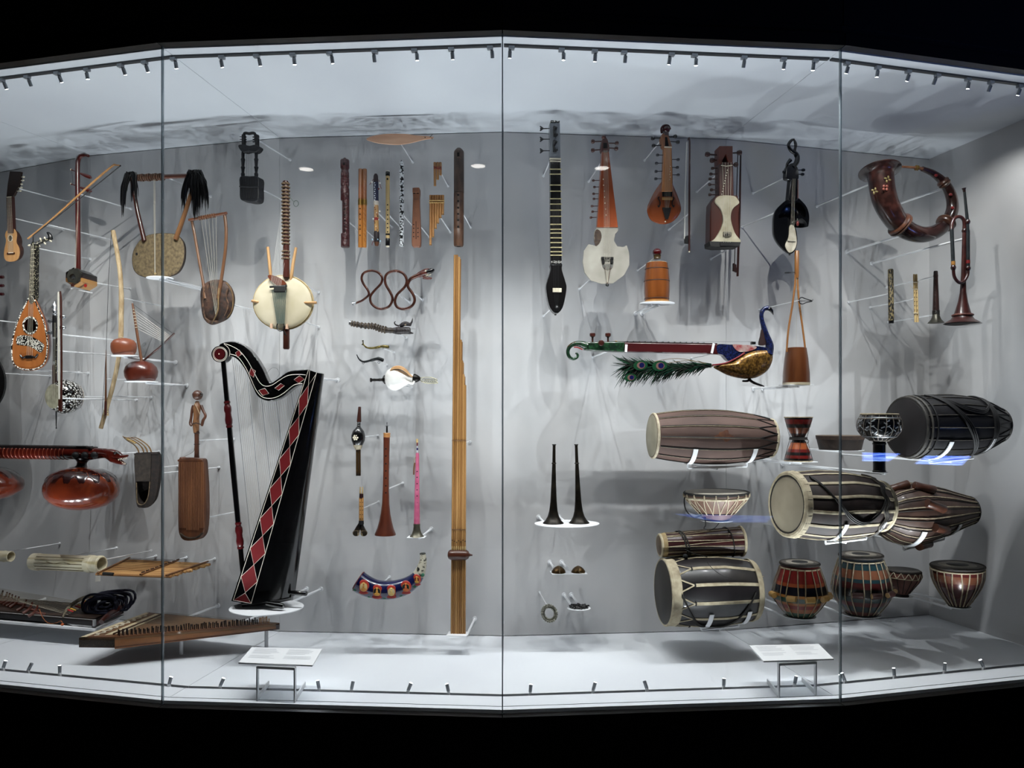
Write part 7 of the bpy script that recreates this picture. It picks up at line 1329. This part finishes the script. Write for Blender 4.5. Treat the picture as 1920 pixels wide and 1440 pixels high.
t.lathe('bowl', mix('7a4e40','96665a',14,rough=0.5), a, b, pr, 32); t.ring('rim', plain('3a332e',0.7), a, b, 0.0, 31, 2.4, 30); t.lathe('drum_head', mix('5a5650','6c6862',8,rough=0.6), (1692,1067.6), (1692,1070), [(0,29.5),(1,31)], 30); t.ring('cord', LACE, a, b, 0.28, 32.5, 0.9, 30)
for i in range(16): f = i*22.5; t.strap('lashing', CREAM, a, b, pr, [(0.02, f), (0.28, f + 11)], 0.8, 1.2, sub=3); t.strap('lashing', CREAM, a, b, pr, [(0.02, f + 22), (0.28, f + 11)], 0.8, 1.2, sub=3); t.strap('cord_line', LEATH, a, b, pr, [(0.3, f + 11), (0.96, f + 11)], 0.6, 0.8)
t.lathe('foot', MATBLK, (1690,1112), (1690,1118), [(0,12),(1,13.5)], 20); t.disc_shelf(1690, 1119, 21, 18, 1.1, (0.3,), 'thin white disc under the small terracotta bowl drum')
pr = [(0,44),(0.1,44.6),(0.3,43),(0.5,38),(0.7,30),(0.88,21),(1,15)]
t = kettle('tapered_kettle_drum', 'maroon pointed kettle drum laced with long pale thongs', 1796, 1095, 0.62, (1795,1061), (1797,1136), pr, bands([(0,'5e2826'),(0.5,'6c302c'),(0.62,'86543c'),(0.8,'632b28')], 'z', 0.25, 0.6), 20, {}, pane=2, wid=1.3)
t.tube('loose_thong', CRS, sm([(1838,1072,10),(1846,1076,12),(1847,1084,12),(1838,1097,14),(1830,1115,16),(1824,1130,16)], 4), 0.9, 5, flat=(1,0.5))
# trumpets on an oval shelf
for i, (xt, xb) in enumerate(((1039,1037.4),(1080.4,1085.6))):
    t = T('long_horn_trumpet', ['slender dark bronze trumpet on oval shelf, above the bead bracelet', 'slender dark bronze trumpet on oval shelf, on the barrel drum side'][i], 'trumpet', (xt+xb)/2, 910, 0.36, group='bronze trumpets on the oval shelf')
    BZ2 = mix('1e1a14','352e22', 30, rough=0.4, metal=0.6); t.lathe('tube', BZ2, (xt, 834), (xb, 981.5), [(0,2.7),(0.22,3.1),(0.5,4.6),(0.72,6),(0.84,8),(0.91,10.8),(0.96,15),(0.99,19.4),(1,19.8)], 26); t.ring('joint_ring', BZ2, (xt, 834), (xb, 981.5), 0.235, 3.6, 1.1, 18); t.lathe('mouthpiece', BZ2, (xt, 833), (xt, 837), [(0,4),(0.3,4),(0.6,2.6),(1,2.7)], 14)
    if i == 0: t.disc_shelf(1063, 982.2, 61, 50, 1.3, (-0.62, 0.06), 'large oval white shelf carrying the two bronze trumpets')
for i, (x, y) in enumerate(((1047.3,1074),(1084.2,1074))):
    t = T('hand_cymbal', ['small domed brass hand cymbal beneath the bronze trumpets, with a loop at its side', 'small domed brass hand cymbal with white cord tail at the drum side'][i], 'cymbal', x, y, 0.36, group='hand cymbals on the square shelf')
    CY = mix('5a4426','7a6038', 30, rough=0.35, metal=0.8); t.lathe('dome', CY, (x, y - 13.4), (x, y), [(0,0.8),(0.05,2.6),(0.2,6.6),(0.45,10.4),(0.7,12.6),(0.9,13.4),(1,13)], 26); t.tube('cord', plain('b8a888',0.8), sm([(x, y - 13, 0), (x + 2, y - 9, 9), (x + 2, y - 1, 14), (x + 3 + 9*i, y + 1.0, 15)], 4), 0.4, 5)
    if i == 0: t.disc_shelf(1066, 1075, 33, 17, 1.1, (-0.55, 0.2), 'small rectangular white shelf under the two brass hand cymbals', True)
t = T('bead_bracelet', 'double-strand bracelet of round pale metal bells hanging on a rod', 'bracelet', 1030, 1150, 0.36)
for i in range(22):
    for k_ in (0, 1): a_ = 2*math.pi*(i + 0.5*k_)/22; r_ = 1.0 if k_ else 0.74; t.ball('bell', mix('6a6a5e','a8a698',50,rough=0.35,metal=0.5), 1030 + 14*r_*math.cos(a_) + 1.2*math.sin(a_), 1150 + 15.6*r_*math.sin(a_), 2.3, w=(2 if k_ else -1), n=8, m=6)
t.tube('cord', plain('c8c2b4',0.8), ell(1030, 1150, 12.2, 13.6, 24), 0.7, 5, 0, True); t.rod(1027, 1137, -1, 0.003)
t = T('seed_rattle', 'coil of shiny black seed pods lying on a small white disc', 'rattle', 1085.6, 1137, 0.36); z0 = t.q(1085.6, 1139.6)
for i in range(70):
    a_ = i*2.4; r_ = 18*math.sqrt(i/70)*t.m; mk('seed', g_ball(z0 + V((r_*math.cos(a_), r_*0.85*math.sin(a_), 0.004 + 0.008*(i % 3)*0.5)), 2.4*t.m, 2.4*t.m, 1.9*t.m, 7, 5), plain(['141416','232124','0c0c0e'][i % 3],0.35), t.e)
t.disc_shelf(1085.6, 1140, 22, 19, 1.1, (-0.4, 0.3), 'small white disc under the coil of black seed pods')
TONE = False
# ---------------------------------------------------------------- label stands
def label_stand(name, label, leg_l, leg_r, foot_l, foot_r, panel, dz):
    """leg/foot points on the floor, panel corners front-left, front-right, back-right, back-left"""
    fl_ = lambda px, py: EYE + ray(px, py) * (-CAMZ / ray(px, py).z)
    a, b, c, d = fl_(*leg_l), fl_(*leg_r), fl_(*foot_l), fl_(*foot_r); O = (a + b) / 2; e = empty(name, O); tag(e, label, 'label stand')
    METAL = plain('d2d5d8', 0.4); PAN = plain('eceef0', 0.45)
    zf, zb = dz; P = []
    for i, (px, py) in enumerate(panel):
        r = ray(px, py); z = zf if i < 2 else zb; P.append(EYE + r * ((z - CAMZ) / r.z) - O)
    th = V((0, 0, -0.006)); pl = mk('panel', g_plate(P, [p + th for p in P]), PAN, e, False)
    u = (b - a).normalized()
    for p, q in ((a, c), (b, d)):
        top = P[0].z - 0.012
        mk('leg', g_box(p - O + V((0, 0, top/2)), u*0.006, V((0, 0.022, 0)), V((0, 0, top))), METAL, e, False)
        v = q - p; mk('foot', g_box((p + q)/2 - O + V((0, 0, 0.011)), u*0.006, v, V((0, 0, 0.022))), METAL, e, False)
    mk('cross_bar', g_box((a + b)/2 - O + V((0, 0, P[0].z - 0.016)), b - a, V((0, 0.02, 0)), V((0, 0, 0.012))), METAL, e, False)
    INK = plain('c2c5c9', 0.6); up = V((0, 0, 0.0006))
    F = lambda s_, t_: P[0] + (P[1]-P[0])*s_ + ((P[3] + (P[2]-P[3])*s_) - (P[0] + (P[1]-P[0])*s_))*t_ + up
    for s0 in (0.07, 0.55):
        for j in range(9):
            if j == 5: continue
            t_ = 0.9 - j*0.07; L = 0.3 if j in (0,) else rnd.uniform(0.22, 0.38)
            q = [F(s0, t_), F(s0 + L, t_), F(s0 + L, t_ - 0.022), F(s0, t_ - 0.022)]; mk('print_line', (q, [(0, 1, 2, 3)]), INK, pl, False)
label_stand('label_stand', 'white slanted label panel on two slim metal legs, under the black harp', (483,1313), (553,1316.5), (504,1285), (572,1286), [(447,1242),(586,1247.3),(603.8,1216.6),(472,1213.4)], (0.166, 0.176))
label_stand('label_stand', 'white slanted label panel on two slim metal legs, under the banded drums', (1460,1307), (1529,1303.5), (1439,1281), (1504,1278), [(1431.7,1239.3),(1563.3,1235),(1535,1207.3),(1405,1210)], (0.166, 0.176))

# ---------------------------------------------------------------- the dark gallery in front of the case
gf = mk('floor_gallery', g_plate([V((-6,-5,-0.72)), V((6,-5,-0.72)), V((6,4.3,-0.72)), V((-6,4.3,-0.72))], [V((-6,-5,-0.76)), V((6,-5,-0.76)), V((6,4.3,-0.76)), V((-6,4.3,-0.76))]), plain('0e0d0e', 0.6), None, False); tag(gf, None, None, None, 'structure')
GZ = H + 0.75
gc = mk('ceiling_gallery', g_plate([V((-6,-5,GZ)), V((6,-5,GZ)), V((6,3.9,GZ)), V((-6,3.9,GZ))], [V((-6,-5,GZ+0.04)), V((6,-5,GZ+0.04)), V((6,3.9,GZ+0.04)), V((-6,3.9,GZ+0.04))]), plain('0b0b0c', 0.8), None, False); tag(gc, None, None, None, 'structure')
def mirrored(px, py, z):                                        # where a thing at height z stands that the glass mirrors at this spot
    k = near_pane(px); n = facing(k); g = V((GL[k].x, GL[k].y, 0)); r = ray(px, py); t_ = (g - EYE).dot(n)/r.dot(n); p = EYE + r*t_; d = r - n*(2*r.dot(n)); return p + d*((z - p.z)/d.z)
for px, py in ((575,317), (897,311), (1128,315)):
    p = mirrored(px, py, GZ - 0.004); e = empty('downlight_offscreen', p); tag(e, 'round recessed downlight in the dark gallery ceiling, mirrored in the glass', 'downlight', 'gallery downlights')
    mk('trim_ring', g_tube([(0.075*math.cos(q), 0.075*math.sin(q), -0.004) for q in [2*math.pi*i/24 for i in range(24)]], 0.008, 6, True), plain('2a2a2c',0.5), e); mk('lamp_disc', g_lathe((0,0,-0.004), (0,0,0.0), [(0,0.07),(1,0.07)], 24), glow('fff8f0', 14), e)
def screen(quad, z, label, power=16):
    P = [mirrored(px, py, z) for px, py in quad]; c = sum(P, V((0,0,0)))/4; e = empty('touch_screen_offscreen', V((c.x, c.y, -0.72))); tag(e, label, 'screen', 'gallery touch screens'); O = V((c.x, c.y, -0.72)); q = [p - O for p in P]
    m_ = mix('1a3cc0','7fb0ff', 9, (1,3,1), rough=0.3); key = bpy.data.materials.new('screen_glow'); key.use_nodes = True; nn, ll = key.node_tree.nodes, key.node_tree.links; tx = nn.new('ShaderNodeTexNoise'); tx.inputs['Scale'].default_value = 7; cr = nn.new('ShaderNodeValToRGB'); cr.color_ramp.elements[0].color = (0.02,0.08,0.7,1); cr.color_ramp.elements[0].position = 0.4; cr.color_ramp.elements[1].color = (0.3,0.5,1,1); cr.color_ramp.elements[1].position = 0.62
    b_ = nn['Principled BSDF']; ll.new(tx.outputs['Fac'], cr.inputs[0]); ll.new(cr.outputs[0], b_.inputs['Emission Color']); b_.inputs['Emission Strength'].default_value = power; b_.inputs['Base Color'].default_value = (0,0,0,1)
    mk('display', g_plate(q, [p - V((0,0,0.004)) for p in q]), key, e, False); mk('casing', g_plate([p - V((0,0,0.005)) for p in q], [p - V((0,0,0.04)) for p in q]), plain('18181a',0.4), e, False); mk('pedestal', g_lathe((0,0,0), (0,0,z + 0.69), [(0,0.16),(0.03,0.16),(0.04,0.05),(1,0.05)], 16), plain('18181a',0.4), e)
screen([(1265,963),(1448,967),(1436,978),(1345,978)], 0.5, 'dim blue touch screen on a dark pedestal, mirrored below the lashed clay bowl drum', 4)
screen([(1616,848),(1686,850),(1664,864),(1616,864)], 0.85, 'glowing blue touch screen on a dark pedestal, mirrored before the goblet drum')
screen([(1735,854),(1818,855),(1800,872),(1714,869)], 0.85, 'glowing blue touch screen on a dark pedestal, mirrored before the big blackened drum')
